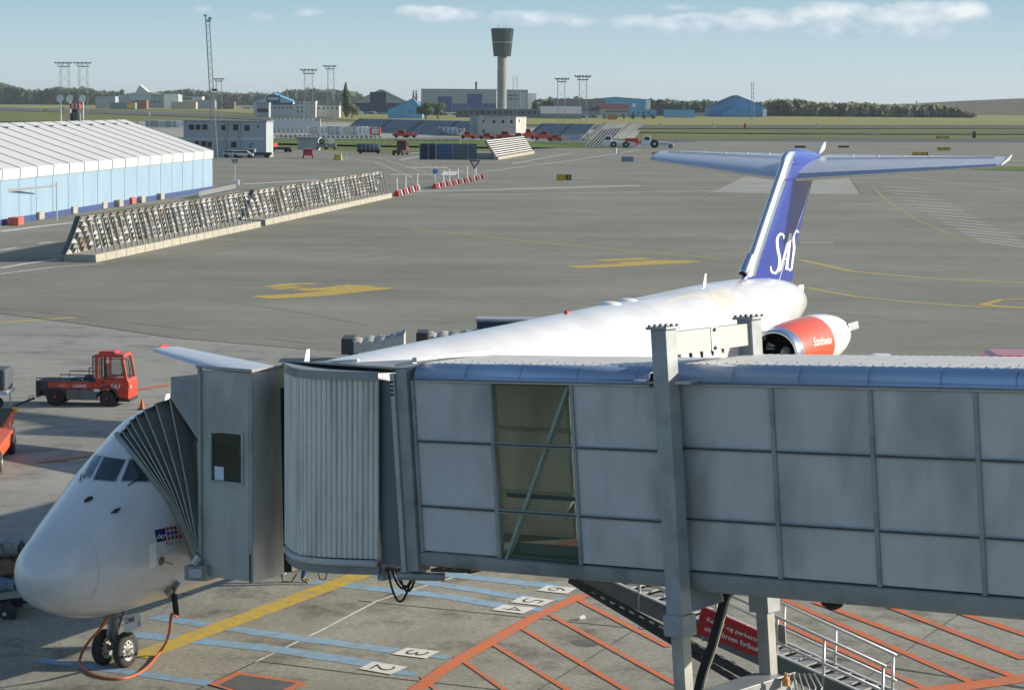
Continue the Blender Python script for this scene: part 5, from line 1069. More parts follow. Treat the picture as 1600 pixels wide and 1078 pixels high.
t, fr_, a_, fx_, dx_, z1_ = rot_house('site_office', 'two storey grey blue container office with a row of small windows behind the tent', 287, 416, 427, 191, 246, offw, [(295, 303, 195, 203), (305.5, 313, 195, 203), (316, 324, 195, 203), (346, 354, 196, 204), (364, 372, 195, 204), (382, 390, 196, 205), (402, 405, 197, 200), (304, 311, 221, 229), (314, 322, 221, 229), (324, 331, 222, 230), (361, 369, 222, 231)], band=(215.5, 219), rz=-10)
b = MB()
for x in (353, 374): b.tube(fr_(x, 192, .2), fr_(x, 238, .2), .12, 6)
b.tube(fr_(353, 192, .2), fr_(374, 192, .2), .12, 6); b.build('duct', offw, t)
b = MB(); b.beam(fr_(391, 225, .1), fr_(396, 225, .1), .3, .1); b.beam(fr_(391, 225, .1), fr_(391, 240, .1), .1, .1); b.build('door_canopy', dark, t)
t2, fr2_, a2, fx2, dx2, z12 = rot_house('ground_office', 'pale two storey office block standing in front of the tower among red vehicles', 746, 806, 822, 184, 217, mat('office_pale', (.47, .47, .42), .7, var=.05, scale=.4), [(754, 757, 188, 191), (754, 757, 203, 208), (770, 774, 188, 193), (784, 788, 188, 193), (797, 801, 188, 193)], rz=-14)
b = MB(); q = [fr2_(734, 216, -3), fr2_(747, 216, -3), fr2_(747, 182, -3), fr2_(734, 182, -3)]; b.hexa(q, [p + dx2 * 6 for p in q]); b.build('wing_wall', offw, t2)
b = MB(); p = a2 + fx2 * .05 + dx2 * 3.5; b.box((p.x, p.y, z12 - .9), (.1, .8, .9), rz=R(-14)); b.build('window', win_d, t2)
# parked things near the office
def small_car(px, py, m, label, L=4.2, rz=0, hgt=1.5, cat='car', name='parked_car', rear=True, group=None):
    p = G(px, py); t = thing(name, label, cat, (0, 0, 0), group); b = MB()
    pr = [(-.5, .28), (.5, .28), (.5, .62), (.36, .70), (.22, 1.0), (-.38, 1.0), (-.5, .68)]
    b.prism([(x * L, -.85, z * hgt) for x, z in pr], (0, 1.7, 0)); b.build('body', m, t, bevel=.06)
    b = MB(); b.prism([(x * L, -.87, z * hgt) for x, z in ((.31, .70), (.205, .95), (-.36, .95), (-.44, .70))], (0, 1.74, 0)); b.prism([(-.492 * L, -.7, .70 * hgt), (-.492 * L, .7, .70 * hgt), (-.385 * L, .65, .96 * hgt), (-.385 * L, -.65, .96 * hgt)], (-.02, 0, .01)); b.build('car_windows', blueglass, t)
    for x in (-.32, .32):
        for y in (-.8, .8): b = MB(); b.lathe((x * L, y, .32), (0, 1, 0), [(-.1, 0), (-.1, .32), (.1, .32), (.1, 0)], 14); b.build('wheel', black, t)
    t.location = p; t.rotation_euler = (0, 0, rz); return t
carred = mat('car_red', (.45, .02, .03), .3, coat=.5, var=.03); carw = mat('car_white', (.6, .6, .6), .3, coat=.4, var=.03)
small_car(481, 247.5, carred, 'small red car seen from behind beside the container office', 4.0, R(95), 1.75)
for i, (x, y) in enumerate([(365, 246.5), (380, 247)]): small_car(x, y, carw, ['white car parked under the left window of the container office', 'white car parked just right of the first at the container office'][i], 3.8, R(-5), 1.3)
def pick(px, py, label, m, m2=None, L=5.5, h=2.4, rz=0): # flat bed vehicle with cab
    p = G(px, py); t = thing('service_truck', label, 'truck', (0, 0, 0)); b = MB(); b.box((-.1 * L, 0, .75), (.8 * L, 1.9, .5)); b.build('flat_bed', m2 or dark, t, bevel=.03)
    b = MB(); b.prism([(.12 * L, -.95, .5), (.5 * L, -.95, .5), (.5 * L, -.95, h * .55), (.42 * L, -.95, h), (.12 * L, -.95, h)], (0, 1.9, 0)); b.build('cab', m, t, bevel=.06)
    b = MB(); b.prism([(.18 * L, -.97, h * .6), (.46 * L, -.97, h * .6), (.40 * L, -.97, h * .92), (.18 * L, -.97, h * .92)], (0, 1.94, 0)); b.build('cab_window', blueglass, t)
    for x in (-.33, .3):
        for y in (-.9, .9): b = MB(); b.lathe((x * L, y, .42), (0, 1, 0), [(-.14, 0), (-.14, .42), (.14, .42), (.14, 0)], 14); b.build('wheel', black, t)
    t.location = p; t.rotation_euler = (0, 0, rz); return t
pick(404, 247, 'light grey pickup at the right end of the container office', mat('pick_grey', (.3, .32, .33), .4), None, 4.6, 1.6, R(180))
pick(436, 238, 'dark red truck just right of the container office', red, None, 6, 1.8, R(160))
pick(626, 243, 'dark service truck with rusty red cab on the road', mat('truck_dark_red', (.12, .03, .025), .5), None, 4.5, 2.8, R(75))
# box container on wheels, pole fittings, tanks
b = MB(); t = house('equipment_cabin', 'plain grey equipment cabin on the grass edge right of the container office', 465, 497, 217, ground_Y(233, 480), 6, offw)
for i, x in enumerate((524, 530)):
    p = G(x, 251); b = MB(); b.prism([p + V3((-.42, -.3, 0)), p + V3((.42, -.3, 0)), p + V3((.32, -.3, 1.1)), p + V3((-.1, -.3, 1.1))], (0, 2.2, 0)); tag(b.build('yellow_block', mat('block_yellow', (.42, .36, .08), .7, var=.2)), ['left yellow block of the pair behind the red car', 'right yellow block of the pair behind the red car'][i], 'traffic block', 'pair of yellow traffic blocks')
p = G(578, 240.5); t = thing('tank_trailer', 'dark tank trailer with ladder hoops on the service road', 'trailer', p); b = MB(); b.lathe(p + V3((-2.6, 0, 1.1)), (1, 0, 0), [(0, 0), (.1, .7), (.3, .85), (4.4, .85), (4.6, .7), (4.7, 0)], 16); b.build('tank', mat('tank_dark', (.07, .09, .11), .4, .3), t, smooth='auto')
for k in range(5): b = MB(); b.lathe(p + V3((-1.6 + k * .8, 0, 1.1)), (1, 0, 0), [(0, .9), (.1, .9)], 14); b.build('tank_hoop', steel, t)
for x in (-1.8, 1.6): b = MB(); b.lathe(p + V3((x, -.8, .35)), (0, 1, 0), [(0, 0), (0, .35), (.3, .35), (.3, 0)], 12); b.build('wheel', black, t)
for i, (x, y) in enumerate([(503, 234), (517, 234)]):
    p = G(x, y); t = thing('compressor_cart', ['grey utility cart next to the plain cabin', 'utility cart with a round white reel near the cabin'][i], 'cart', p); b = MB(); b.box(p + V3((0, 0, .9)), (2.2, 1.3, .9)); b.build('cart_body', grey, t, bevel=.05)
    b = MB(); b.lathe(p + V3((0, -.9, 1.7)), (0, 1, 0), [(0, .2), (0, .6), (.4, .6), (.4, .2)], 14); b.build('reel', white if i else dark, t)
    for xx in (-.8, .8): b = MB(); b.lathe(p + V3((xx, -.6, .3)), (0, 1, 0), [(0, 0), (0, .3), (.2, .3), (.2, 0)], 10); b.build('wheel', black, t)
# ---- dark slatted fence and striped fence
Yd = ground_Y(250, 700)
t = thing('slatted_fence', 'dark blue slatted fence panels seen from behind, left of the striped fence', 'blast fence', G(700, 250)); xs = [656, 669, 681, 707, 731, 745]
for i in range(5):
    a = PY(xs[i], 226, Yd); c = PY(xs[i + 1], 226, Yd); b = MB()
    for k in range(8): z = .2 + k * (a.z - .2) / 7; b.box(((a.x + c.x) / 2, Yd + .15 * k, z), (c.x - a.x - .15, .5, .26))
    b.build('slat_panel', [navy, navy, mat('slat_blue', (.05, .12, .22), .5), mat('slat_grey_blue', (.10, .15, .18), .5), mat('slat_grey_blue', (.1, .15, .18), .5)][i], t)
    b = MB(); b.hexa([V3((a.x, Yd + .9, 0)), V3((c.x, Yd + .9, 0)), V3((c.x, Yd + 1.0, 0)), V3((a.x, Yd + 1.0, 0))], [V3((a.x, Yd + 1.8, a.z)), V3((c.x, Yd + 1.8, a.z)), V3((c.x, Yd + 1.9, a.z)), V3((a.x, Yd + 1.9, a.z))]); b.build('rear_sheet', navy, t)
    b = MB(); b.beam((a.x, Yd - .3, 0), (a.x, Yd + .8, a.z + .2), .12, .2); b.build('fence_post', steel if i == 2 else grey, t)
a = G(776, 250); c = G(833, 240); d = (c - a).normalized(); n = V3((-d.y, d.x, 0)); n = n if n.x < 0 else -n; L = (c - a).length
t = thing('striped_fence', 'short blast fence of dark panels with bright white slats and concrete footing', 'blast fence', lerp(a, c, .5)); hz = PY(765, 222, a.y).z
for k in range(9):
    o = lambda f: n * (2.0 * f); f = k / 8.5; b = MB(); b.beam(a + o(f) + V3((0, 0, .4 + hz * f * .98)), c + o(f) + V3((0, 0, .4 + hz * f * .98)), .16, .16); b.build('bright_slat', white, t)
b = MB(); b.grid([[a + n * .25, c + n * .25], [a + n * 2.35 + V3((0, 0, hz + .3)), c + n * 2.35 + V3((0, 0, hz + .3))]]); b.build('fence_sheet', black, t, solid=.05)
b = MB(); b.hexa([a - n * .3, c - n * .3, c + n * .5, a + n * .5], [p + V3((0, 0, .5)) for p in (a - n * .3, c - n * .3, c + n * .5, a + n * .5)]); b.build('concrete_footing', concrete_m, t)
# ---- long far blast fences
def far_fence(x0, y0, x1, y1, yt0, yt1, nP, label, lean, cols_):
    a = G(x0, y0); c = G(x1, y1); t = thing('blast_fence', label, 'blast fence', lerp(a, c, .5), 'tall far blast fences behind the storage apron'); rnd = random.Random(5)
    z0 = PY(x0, yt0, a.y).z; z1 = PY(x1, yt1, c.y).z; dl = V3((lean, 2.5, 0))
    for k in range(nP):
        t0, t1 = k / nP, (k + .93) / nP; A_, B_ = lerp(a, c, t0), lerp(a, c, t1); zA, zB = lerp(z0, z1, t0), lerp(z0, z1, t1); b = MB(); lo = [A_, B_, B_ + V3((0, .2, 0)), A_ + V3((0, .2, 0))]; hi = [A_ + dl + V3((0, 0, zA)), B_ + dl + V3((0, 0, zB)), B_ + dl + V3((0, .2, zB)), A_ + dl + V3((0, .2, zA))]; b.hexa(lo, hi); b.build('fence_panel', cols_[0 if k % 7 else 1], t)
    for k in range(nP + 1):
        A_ = lerp(a, c, k / nP); b = MB(); b.beam(A_ - V3((0, .25, 0)), A_ + dl + V3((0, -.25, lerp(z0, z1, k / nP))), .35, .2); b.build('panel_rib', grey, t)
fpan = [mat('far_panel', (.15, .20, .22), .5, .2, var=.12, scale=.3), mat('far_panel_dark', (.05, .075, .08), .5)]
far_fence(536, 205, 732, 213, 185.5, 190, 27, 'long dark leaning blast fence left of the pale office block', 5.5, fpan)
far_fence(823, 214, 905, 219, 193, 194, 13, 'leaning blast fence right of the pale office block', 4.5, fpan)
far_fence(912, 219, 980, 214, 192, 192, 12, 'grey ribbed blast fence with red machines before it', 5.5, [mat('far_panel_pale', (.3, .34, .36), .5), fpan[0]])
far_fence(913, 230, 945, 230, 203, 200, 6, 'short closest leaning fence beside the white tractors', 4.0, [mat('far_panel_mid', (.20, .25, .26), .5), fpan[0]])
# ---- white cargo containers and bins
def container(p, w_, h_, d_, m, label, grp, dm2=None):
    t = thing('cargo_container', label, 'container', (p.x, p.y + d_ / 2, 0), grp); b = MB(); hw = w_ / 2
    b.prism([(p.x - hw * .8, p.y, .25), (p.x + hw, p.y, .25), (p.x + hw, p.y, h_), (p.x - hw, p.y, h_), (p.x - hw, p.y, .7)], (0, d_, 0)); b.build('container_body', m, t, bevel=.04)
    b = MB(); b.box((p.x + .05, p.y - .03, h_ * .58), (w_ * .66, .05, h_ * .55)); b.build('container_door', dm2 or mat('container_door_grey', (.55, .57, .56), .6), t)
cw = [mat('container_white', (.80, .80, .76), .6, var=.08), mat('container_cream', (.55, .50, .38), .6, var=.1), mat('container_grey', (.36, .38, .38), .6), mat('container_red', (.5, .1, .07), .6)]
rnd = random.Random(2)
for i in range(30):
    x = 428 + i * 2.35; container(G(x, 209 + .02 * i), 1.9 * .9, 4.6, 2, cw[i % 3], ORD[i] + ' tall pale container from the left in the rank beside the container office', 'upright ranks of stacked containers')
for i in range(16):
    x = 487 + i * 6.6; k = 3 if i == 15 else rnd.choice([0, 0, 1, 2]); container(G(x, 212.5 + .06 * i), 3.0, 2.5 + .4 * rnd.random(), 2.2, cw[k], ORD[i] + ' pale cargo container from the left in the front row before the leaning fence' if i < 15 else 'cargo container with a red side at the right end of the front row', 'front row of cargo containers', cw[1] if k == 0 and i % 3 == 0 else None)
for i in range(14):
    x = 233 + i * 4.0; container(G(x, 199.5 - .0 * i + .1 * i), 2.6, 2.6, 2, cw[rnd.choice([0, 0, 1])], ORD[i] + ' white container from the left between tent roof and container office', 'containers behind the tent')
for i in range(17):
    x = 664 + i * 3.6; container(G(x, 209 + .25 * i), 1.7, 2.4, 2, cw[0 if i % 2 else 2], ORD[i] + ' small container from the left at the foot of the dark leaning fence', 'small containers at the fence foot')
for i in range(22):   # low empty dollies
    p = G(432 + i * 7.4, 215.5 + .05 * i); b = MB(); b.box((p.x, p.y, .55), (3.2, 1.6, .15)); b.box((p.x - 1.4, p.y, .8), (.1, 1.4, .5)); b.box((p.x + 1.4, p.y, .8), (.1, 1.4, .5))
    for q in (-1.1, 1.1): b.lathe((p.x + q, p.y - .7, .25), (0, 1, 0), [(0, 0), (0, .25), (.2, .25), (.2, 0)], 8)
    tag(b.build('cargo_dolly', grey), ORD[i] + ' empty low dolly from the left in the line along the grass strip', 'dolly', 'line of low empty dollies')
# red machines
def red_tractor(px, py, label, m=red, m2=orange, L=5.0, h=2.0, rz=0, name='red_tractor'):
    p = G(px, py); t = thing(name, label, 'tractor', (0, 0, 0)); b = MB(); b.prism([(x * L, -.9, z * h) for x, z in ((-.5, .22), (.5, .22), (.5, .5), (.2, .58), (.12, 1), (-.22, 1), (-.26, .6), (-.5, .55))], (0, 1.8, 0)); b.build('tractor_body', m, t, bevel=.05)
    b = MB(); b.prism([(x * L, -.93, z * h) for x, z in ((-.18, .62), (.15, .62), (.09, .93), (-.18, .93))], (0, 1.86, 0)); b.build('cab_window', blueglass, t)
    b = MB(); b.box((.35 * L, 0, h * .55), (.2 * L, 1.4, .2 * h)); b.build('engine_cover', m2, t, bevel=.04)
    for x in (-.3, .3):
        for y in (-.85, .85): b = MB(); b.lathe((x * L, y, .42), (0, 1, 0), [(-.15, 0), (-.15, .45), (.15, .45), (.15, 0)], 14); b.build('wheel', black, t)
    t.location = p; t.rotation_euler = (0, 0, rz); return t
for i, (x, y, L, h, lb) in enumerate([(628, 215.5, 5.2, 2.1, 'long red tractor in front of the dark leaning fence'), (640, 215.5, 4.2, 1.6, 'low red tractor coupled right behind the long red one'), (731, 217.5, 4.5, 2.0, 'bright red tractor at the left corner of the pale office block'), (760, 218, 4.6, 1.7, 'red tractor below the left windows of the pale office block'), (790, 218, 5.2, 2.2, 'red tractor with white cab roof before the pale office block'), (809, 219, 4.4, 1.9, 'dark red tractor at the right corner of the pale office block'), (826, 218, 3.6, 2.9, 'upright orange red machine right of the pale office block'), (848, 219.5, 5.2, 2.5, 'bulky red machine in the middle of the right leaning fence'), (868, 221, 4.5, 1.7, 'dark red tractor at the right end of the machine row'), (957, 210, 5.5, 3.4, 'big dark red truck before the ribbed fence'), (972, 212, 4.0, 3.8, 'orange red lifting machine beside the big dark red truck')]):
    red_tractor(x, y, lb, red if i not in (2, 6, 7) else mat('bright_red', (.65, .08, .03), .4), white if i in (4, 10) else orange, L, h, R(180 if i % 2 else 0))
for i in range(12):
    p = G(876 + i * 3.6, 222 - .3 * i); b = MB(); b.beam(p, p + V3((.5, 0, 1.8)), .12, .12); b.beam(p + V3((.5, 0, 1.8)), p + V3((1.0, 0, 0)), .12, .12); b.beam(p + V3((0, 1.5, 0)), p + V3((.5, 1.5, 1.8)), .12, .12); b.beam(p + V3((.5, 0, 1.8)), p + V3((.5, 1.5, 1.8)), .1, .1)
    tag(b.build('trestle', bwhite), ORD[i] + ' white trestle from the left beside the short leaning fence', 'trestle', 'row of white trestles')
# two white pushback tractors
wv = mat('vehicle_white', (.62, .66, .70), .35, var=.05, coat=.2)
def pushback(px, py, label, L, rz, n_w):
    p = G(px, py); t = thing('pushback_tractor', label, 'tractor', (0, 0, 0)); b = MB(); b.prism([(x * L, -1.5, z) for x, z in ((-.5, .45), (.5, .35), (.5, 1.2), (.1, 1.45), (-.3, 1.6), (-.5, 1.5))], (0, 3.0, 0)); b.build('tractor_body', wv, t, bevel=.1)
    b = MB(); b.prism([(x * L, -1.0, z) for x, z in ((-.44, 1.5), (-.22, 1.5), (-.24, 2.7), (-.43, 2.7))], (0, 2.0, 0)); b.build('cab', wv, t, bevel=.08); b = MB(); b.prism([(x * L, -1.04, z) for x, z in ((-.42, 1.75), (-.24, 1.75), (-.255, 2.5), (-.415, 2.5))], (0, 2.08, 0)); b.build('cab_window', blueglass, t)
    for x, r_ in n_w:
        for y in (-1.4, 1.4): b = MB(); b.lathe((x * L, y, r_), (0, 1, 0), [(-.25, 0), (-.25, r_ * .45), (-.22, r_), (.22, r_), (.25, r_ * .45), (.25, 0)], 20); b.build('wheel', black, t); 
        b = MB(); b.lathe((x * L, -1.66, r_), (0, 1, 0), [(-.02, 0), (-.02, r_ * .3), (.02, r_ * .3)], 12); b.build('hub', wv, t)
    for k in range(3): b = MB(); b.box((.12 * L + k * .1 * L, -1.52, .95), (.05 * L, .06, .3)); b.build('vent', dark, t)
    t.location = p; t.rotation_euler = (0, 0, rz)
pushback(967, 231, 'left white pushback tractor with two equal wheels beside the leaning fence', 7.6, 0, ((-.17, .72), (.2, .72))); pushback(1027, 231.5, 'right white pushback tractor with one big wheel and long low nose', 7.2, 0, ((-.1, .95), (.42, .45)))
b = MB(); p = G(988, 230); b.box(p + V3((0, 3, 1.5)), (3.2, 2, 1.0)); b.box(p + V3((0, 3, .6)), (2.6, 1.6, .9)); tag(b.build('red_cart', red, bevel=.1), 'red cart standing between the two white pushback tractors', 'cart')
b = MB(); p = G(962, 240); b.lathe(p, (0, 0, 1), [(0, .35), (1.0, .35), (1.0, 0)], 12); b.box(p + V3((.7, 0, .5)), (.4, .3, 1.0)); tag(b.build('small_bollard', bwhite, bevel=.02), 'short pale bollard on the apron below the left white tractor', 'bollard')
# ---- masts
def mast(px, yb, yt, label, hdr=None, sec=.9, Y=None, pxt=None, legs=4, heads=True, cat='light mast', name='light_mast'):
    Y = Y or ground_Y(yb, px); p = V3((PY(px, yb, Y).x, Y, 0)); top = PY(pxt or px, yt, Y); H_ = top.z; t = thing(name, label, cat, p); b = MB(); h = sec / 2; d = V3((top.x - p.x, 0, H_)) ; cs_ = [(-h, -h), (h, -h), (h, h), (-h, h)][:legs]
    r_ = max(.05, Y * .00007)
    for x, y in cs_: b.tube(p + V3((x, y, 0)), p + d + V3((x * .8, y * .8, 0)), r_, 5)
    n = max(6, int(H_ / (sec * 1.5)))
    for k in range(n):
        for i in range(len(cs_)):
            A_ = cs_[i]; B_ = cs_[(i + 1) % len(cs_)]; b.tube(p + d * (k / n) + V3((A_[0], A_[1], 0)) * .95, p + d * ((k + 1) / n) + V3((B_[0], B_[1], 0)) * .95, r_ * .6, 4, cap=False)
    b.build('lattice_mast', mat('mast_steel', (.28, .30, .31), .5, .3), t)
    if hdr and heads:
        x0, x1 = XA(hdr[0], Y, yt), XA(hdr[1], Y, yt); b = MB(); xm = (x0 + x1) / 2; w_ = x1 - x0; z = H_
        for yy in (-w_ * .3, w_ * .3): b.beam((x0, Y + yy, z), (x1, Y + yy, z), .3, .3); b.beam((x0 + w_ * .15, Y + yy, z - w_ * .22), (x1 - w_ * .15, Y + yy, z - w_ * .22), .2, .25)
        for xx in (.15, .5, .85): b.beam((x0 + w_ * xx, Y - w_ * .3, z), (x0 + w_ * xx, Y + w_ * .3, z), .25, .25); b.beam((x0 + w_ * xx, Y - w_ * .3, z), (x0 + w_ * xx, Y - w_ * .3, z - w_ * .22), .15, .15)
        b.build('head_frame', mat('mast_head', (.16, .17, .18), .5), t)
        for k in range(5):
            b = MB(); xx = x0 + w_ * (k + .0) / 4; b.box((xx, Y - w_ * .34, z + .1), (w_ * .11, .5, .55)); b.build('floodlight', grey, t)
mast(101, 186, 99, 'left of the twin floodlight masts at the far left', (88, 112), 3.6, 900); mast(130, 186, 99, 'right of the twin floodlight masts at the far left', (118, 142), 3.6, 900)
mast(337, 251, 27, 'very tall thin lattice mast with two lamps rising from behind the tent', None, .75, None, 324)
Ym = ground_Y(251, 337); b = MB(); p = PY(324, 27, Ym); b.box(p + V3((-.3, -.3, .2)), (.5, .4, .3)); b.box(p + V3((.5, -.3, -.3)), (.5, .4, .4)); b.box(p + V3((.2, -.3, -.7)), (.8, .4, .25)); mo = [o for o in C.objects if o.get('label', '').startswith('very tall thin')][0]; b.build('floodlight', grey, mo); b = MB(); p = PY(335, 141, Ym); b.box(p, (.9, .6, .4)); b.build('camera_box', dark, mo)
mast(342, 190, 124, 'small floodlight mast just right of the very tall mast', (335, 350), 2.4, 950)
mast(482, 206, 110, 'floodlight mast with wide ring head left of the poplar', (471, 495), 3.0, None); mast(517, 200, 104, 'floodlight mast with boxy head close to the poplar', (506, 525), 2.6, None)
mast(877, 206, 124, 'left floodlight mast of the pair right of the tower', (868, 888), 2.4, 700); mast(911, 209, 120, 'taller right floodlight mast of the pair right of the tower', (899, 922), 2.4, 680)
mast(805, 178, 118, 'bare lattice mast directly right of the tower', None, 3.0, 1500, cat='lattice mast', name='lattice_mast_tower'); mast(1176, 180, 128, 'thin antenna mast behind the blue gabled hangar', None, 1.6, 1400, cat='antenna mast', name='antenna_mast')
# ---- control tower
Yt = 1850; p = V3((PY(784, 178, Yt).x, Yt, 0)); tw_ = thing('control_tower', 'tall round control tower with a dark flared glass cab', 'control tower', p); s_ = Yt / F; zz = lambda y: PY(784, y, Yt).z
b = MB(); b.lathe(p, (0, 0, 1), [(0, 7.3 * s_), (zz(86), 7.3 * s_)], 36); b.build('shaft', mat('tower_concrete', (.24, .245, .25), .8, var=.10, scale=.15, stretch=(1, 1, 3)), tw_, smooth=True)
b = MB(); b.lathe(p, (0, 0, 1), [(zz(88), 13.5 * s_), (zz(87.5), 14 * s_), (zz(68), 16.0 * s_), (zz(46), 18.3 * s_), (zz(45), 17.5 * s_), (zz(44.5), 0)], 12, cap=False); b.build('tower_cab', mat('tower_cab_dark', (.03, .05, .06), .25, .2, var=.2, scale=.1), tw_)
b = MB()
for k in range(1, 13): z = zz(178) + (zz(90) - zz(178)) * k / 13; b.lathe(p + V3((0, 0, z)), (0, 0, 1), [(0, 7.34 * s_), (.25, 7.34 * s_)], 36)
b.build('shaft_joints', mat('joint_grey', (.17, .175, .18), .8), tw_)
b = MB(); b.lathe(p + V3((0, 0, zz(67))), (0, 0, 1), [(0, 16.2 * s_), (.35, 16.3 * s_)], 12); b.build('cab_ledge', steel, tw_); b = MB(); b.lathe(p + V3((0, 0, zz(88.5))), (0, 0, 1), [(0, 0), (0, 13.6 * s_), (.5, 13.6 * s_)], 12); b.build('cab_underside', dark, tw_)
b = MB()
for k in range(7): xx = p.x - 5 + k * 1.9; b.tube((xx, Yt - 2 + k % 3, zz(45)), (xx, Yt - 2 + k % 3, zz(45) + 1.2 + 1.6 * (k % 3 == 1)), .15, 5)
b.build('roof_aerials', dark, tw_)
b = MB(); b.box((XA(796, Yt), Yt - 15.5 * s_, zz(54)), (1.4, .5, 2.2)); b.build('pale_pane', mat('pane_pale', (.3, .4, .42), .3), tw_); b = MB(); b.box((XA(782, Yt), Yt - 7.4 * s_, zz(109)), (1.0, .4, 1.4)); b.build('pale_pane', MATS['pane_pale'], tw_)  # pale panes set on the dark cab and the shaft
# ---- distant buildings
house('grey_hangar', 'pale grey hangar with pointed roof gable at the far left', 184, 279, 148, 2700, 30, wall_g, roof_d, windows=[(236, 239, 158, 161), (241, 244, 158, 161), (247, 250, 158, 161)], doors=[(206, 228, 158, 167)], dm=brick, band=[(203, 236, 147.5, 156.5)], bandm=mat('sign_pale_blue', (.40, .50, .62), .6))
b = MB(); Yg = YB(2700, 231) - 1; q = [PY(x, y, Yg) for x, y in ((210, 148), (218, 133), (231, 144), (252, 148))]; b.prism(q, (0, 20, 0)); tag(b.build('roof_gable', mat('gable_bright', (.5, .5, .48), .6)), 'triangular bright roof gable standing up on the grey hangar', 'gable')
b = MB(); q = G(0, 0, 0) if False else None; pbox(b, 256, 279, 147, YB(2700, 231) - 3, 6, -.3); tag(b.build('white_annex', white), 'bright white annex wall at the right end of the grey hangar', 'building')
house('low_shed', 'low grey blue shed left of the pale grey hangar', 149, 180, 151, 2650, 20, wall_g)
house('brick_building', 'small brown brick building in front of the grey hangar', 213, 229, 157.5, 2450, 12, brick); house('yellow_shed', 'low yellow and teal shed in front of the grey hangar', 172, 211, 161, 2480, 12, mat('shed_teal', (.12, .25, .26), .7), roof=roof_g, doors=[(198, 211, 161, 169)], dm=yellow)
house('white_workshop', 'white flat workshop right of the grey hangar', 280, 316, 151.5, 2600, 20, wall_w, windows=[(283, 300, 153, 156)]); house('long_tan_building', 'low tan brick block right of the grey hangar', 267, 306, 160, 2400, 14, tan); house('dark_shed', 'dark brown shed right of the tan block', 339, 366, 160, 2350, 14, mat('shed_brown', (.16, .12, .09), .8), windows=[(343, 350, 163, 166)])
house('pale_office', 'small pale office left of the blue and white hangar', 307, 336, 157, 2450, 14, wall_g)
house('arched_hangar', 'white hangar with a blue framed door and low arched roof at left centre', 396, 458, 160, 1500, 30, wall_w, wall_lb, rid=(427, 147.5), doors=[(417, 438, 149, 161)], dm=door_b); t = [o for o in C.objects if o.get('label', '').startswith('white hangar with a blue')][0]; Ya_ = YB(1500, 427); rects(t, 'door_panel', wall_w, Ya_, [(419, 436, 152, 157)], .3, .5); rects(t, 'wall_band', door_b, Ya_, [(400, 458, 160.5, 163.5)], .3, .2)
house('long_terrace', 'long white two storey terrace under a dark roof before the arched hangar', 420, 461, 164, 1350, 12, wall_w, roof_d, windows=[(423 + 6 * i, 425 + 6 * i, 167, 170) for i in range(6)]); house('white_block', 'white three storey block between two terraces', 460, 493, 158, 1330, 14, wall_w, roof_d, windows=[(x, x + 2, y, y + 3) for x in (464, 471, 487) for y in (160, 167, 173)]); house('white_terrace', 'white terrace with row of dark windows left of the poplar', 488, 530, 165, 1320, 12, wall_w, roof_d, windows=[(490 + 7 * i, 492.5 + 7 * i, 168, 171) for i in range(6)], rise=2.5)
house('dark_hall', 'green grey hall at the left end of the white terrace', 401, 420, 161, 1345, 12, wall_g, windows=[(402, 419, 170, 176)])
house('gabled_hangar', 'big pale gabled hangar with dark doors right of the poplar', 553, 633, 160, 1550, 40, wall_g, roof_d, rid=(594, 141), doors=[(578, 603, 144, 176)], dm=navy, band=[(553, 632, 161, 176)], bandm=navy)
house('blue_house', 'bright blue gabled building beside round green trees', 606, 660, 172, 1250, 18, wall_lb, mat('roof_blue', (.08, .22, .36), .6), rid=(645, 155), doors=[(638, 645, 171, 178)], dm=wall_b); 
house('maintenance_hangar', 'huge white flat hangar with two tall blue doors left of the tower', 658, 776, 140, 1700, 60, wall_g, roof_g, doors=[(684, 706, 151, 176), (730, 753, 147, 176)], dm=door_b, band=[(707, 729, 162, 176), (754, 775, 162, 176)], bandm=door_b); house('hangar_extension', 'grey panelled hangar part just right of the tower', 777, 825, 141, 1705, 50, wall_g, roof_g, windows=[(794, 810, 149, 151), (794, 810, 154, 156)], band=[(812, 816, 145, 170), (818, 820, 145, 170)], bandm=wall_w); house('white_annex_hall', 'sloping white annex at the right end of the huge hangar', 825.5, 838, 147, 1706, 45, white, roof_g)
Y7 = YB(1720, 743); b = MB(); b.tube((XA(743, Y7), Y7, 0), (XA(743, Y7), Y7, PY(743, 128, Y7).z), 1.0, 8); tag(b.build('chimney', roof_d), 'thin dark chimney above the huge flat hangar', 'chimney')
house('low_terminal', 'long low dark building at the foot of the tower', 712, 860, 171, 1250, 16, mat('low_dark', (.10, .14, .17), .6, var=.2, scale=.1), roof_g, windows=[(716 + 9 * i, 721 + 9 * i, 174, 178) for i in range(15)])
house('dark_roof_hall', 'long dark roofed hall with cream gable right of the tower', 866, 946, 173, 1280, 20, wall_g, roof_d, rise=8); house('glass_roof_shed', 'long low shed with pale sloping roof near the mast pair', 845, 908, 178, 1180, 12, mat('shed_glass', (.2, .24, .22), .6), mat('roof_pale', (.30, .32, .31), .6), rise=4.5)
house('blue_hangar', 'large blue hangar with gently arched roof right of centre', 912, 1016, 157, 1400, 40, wall_lb, mat('roof_steel_blue', (.10, .2, .28), .6), rid=(962, 152.5), doors=[(988, 993, 162, 168)], dm=white); b = MB(); pbox(b, 1009, 1016.5, 157, YB(1400, 964) - 3, 3, -.3); tag(b.build('painted_sunlit_wall', white), 'right end wall of the large blue hangar, its sunlight painted white', 'wall')  # white slab paints sunlight on the blue hangar's right end
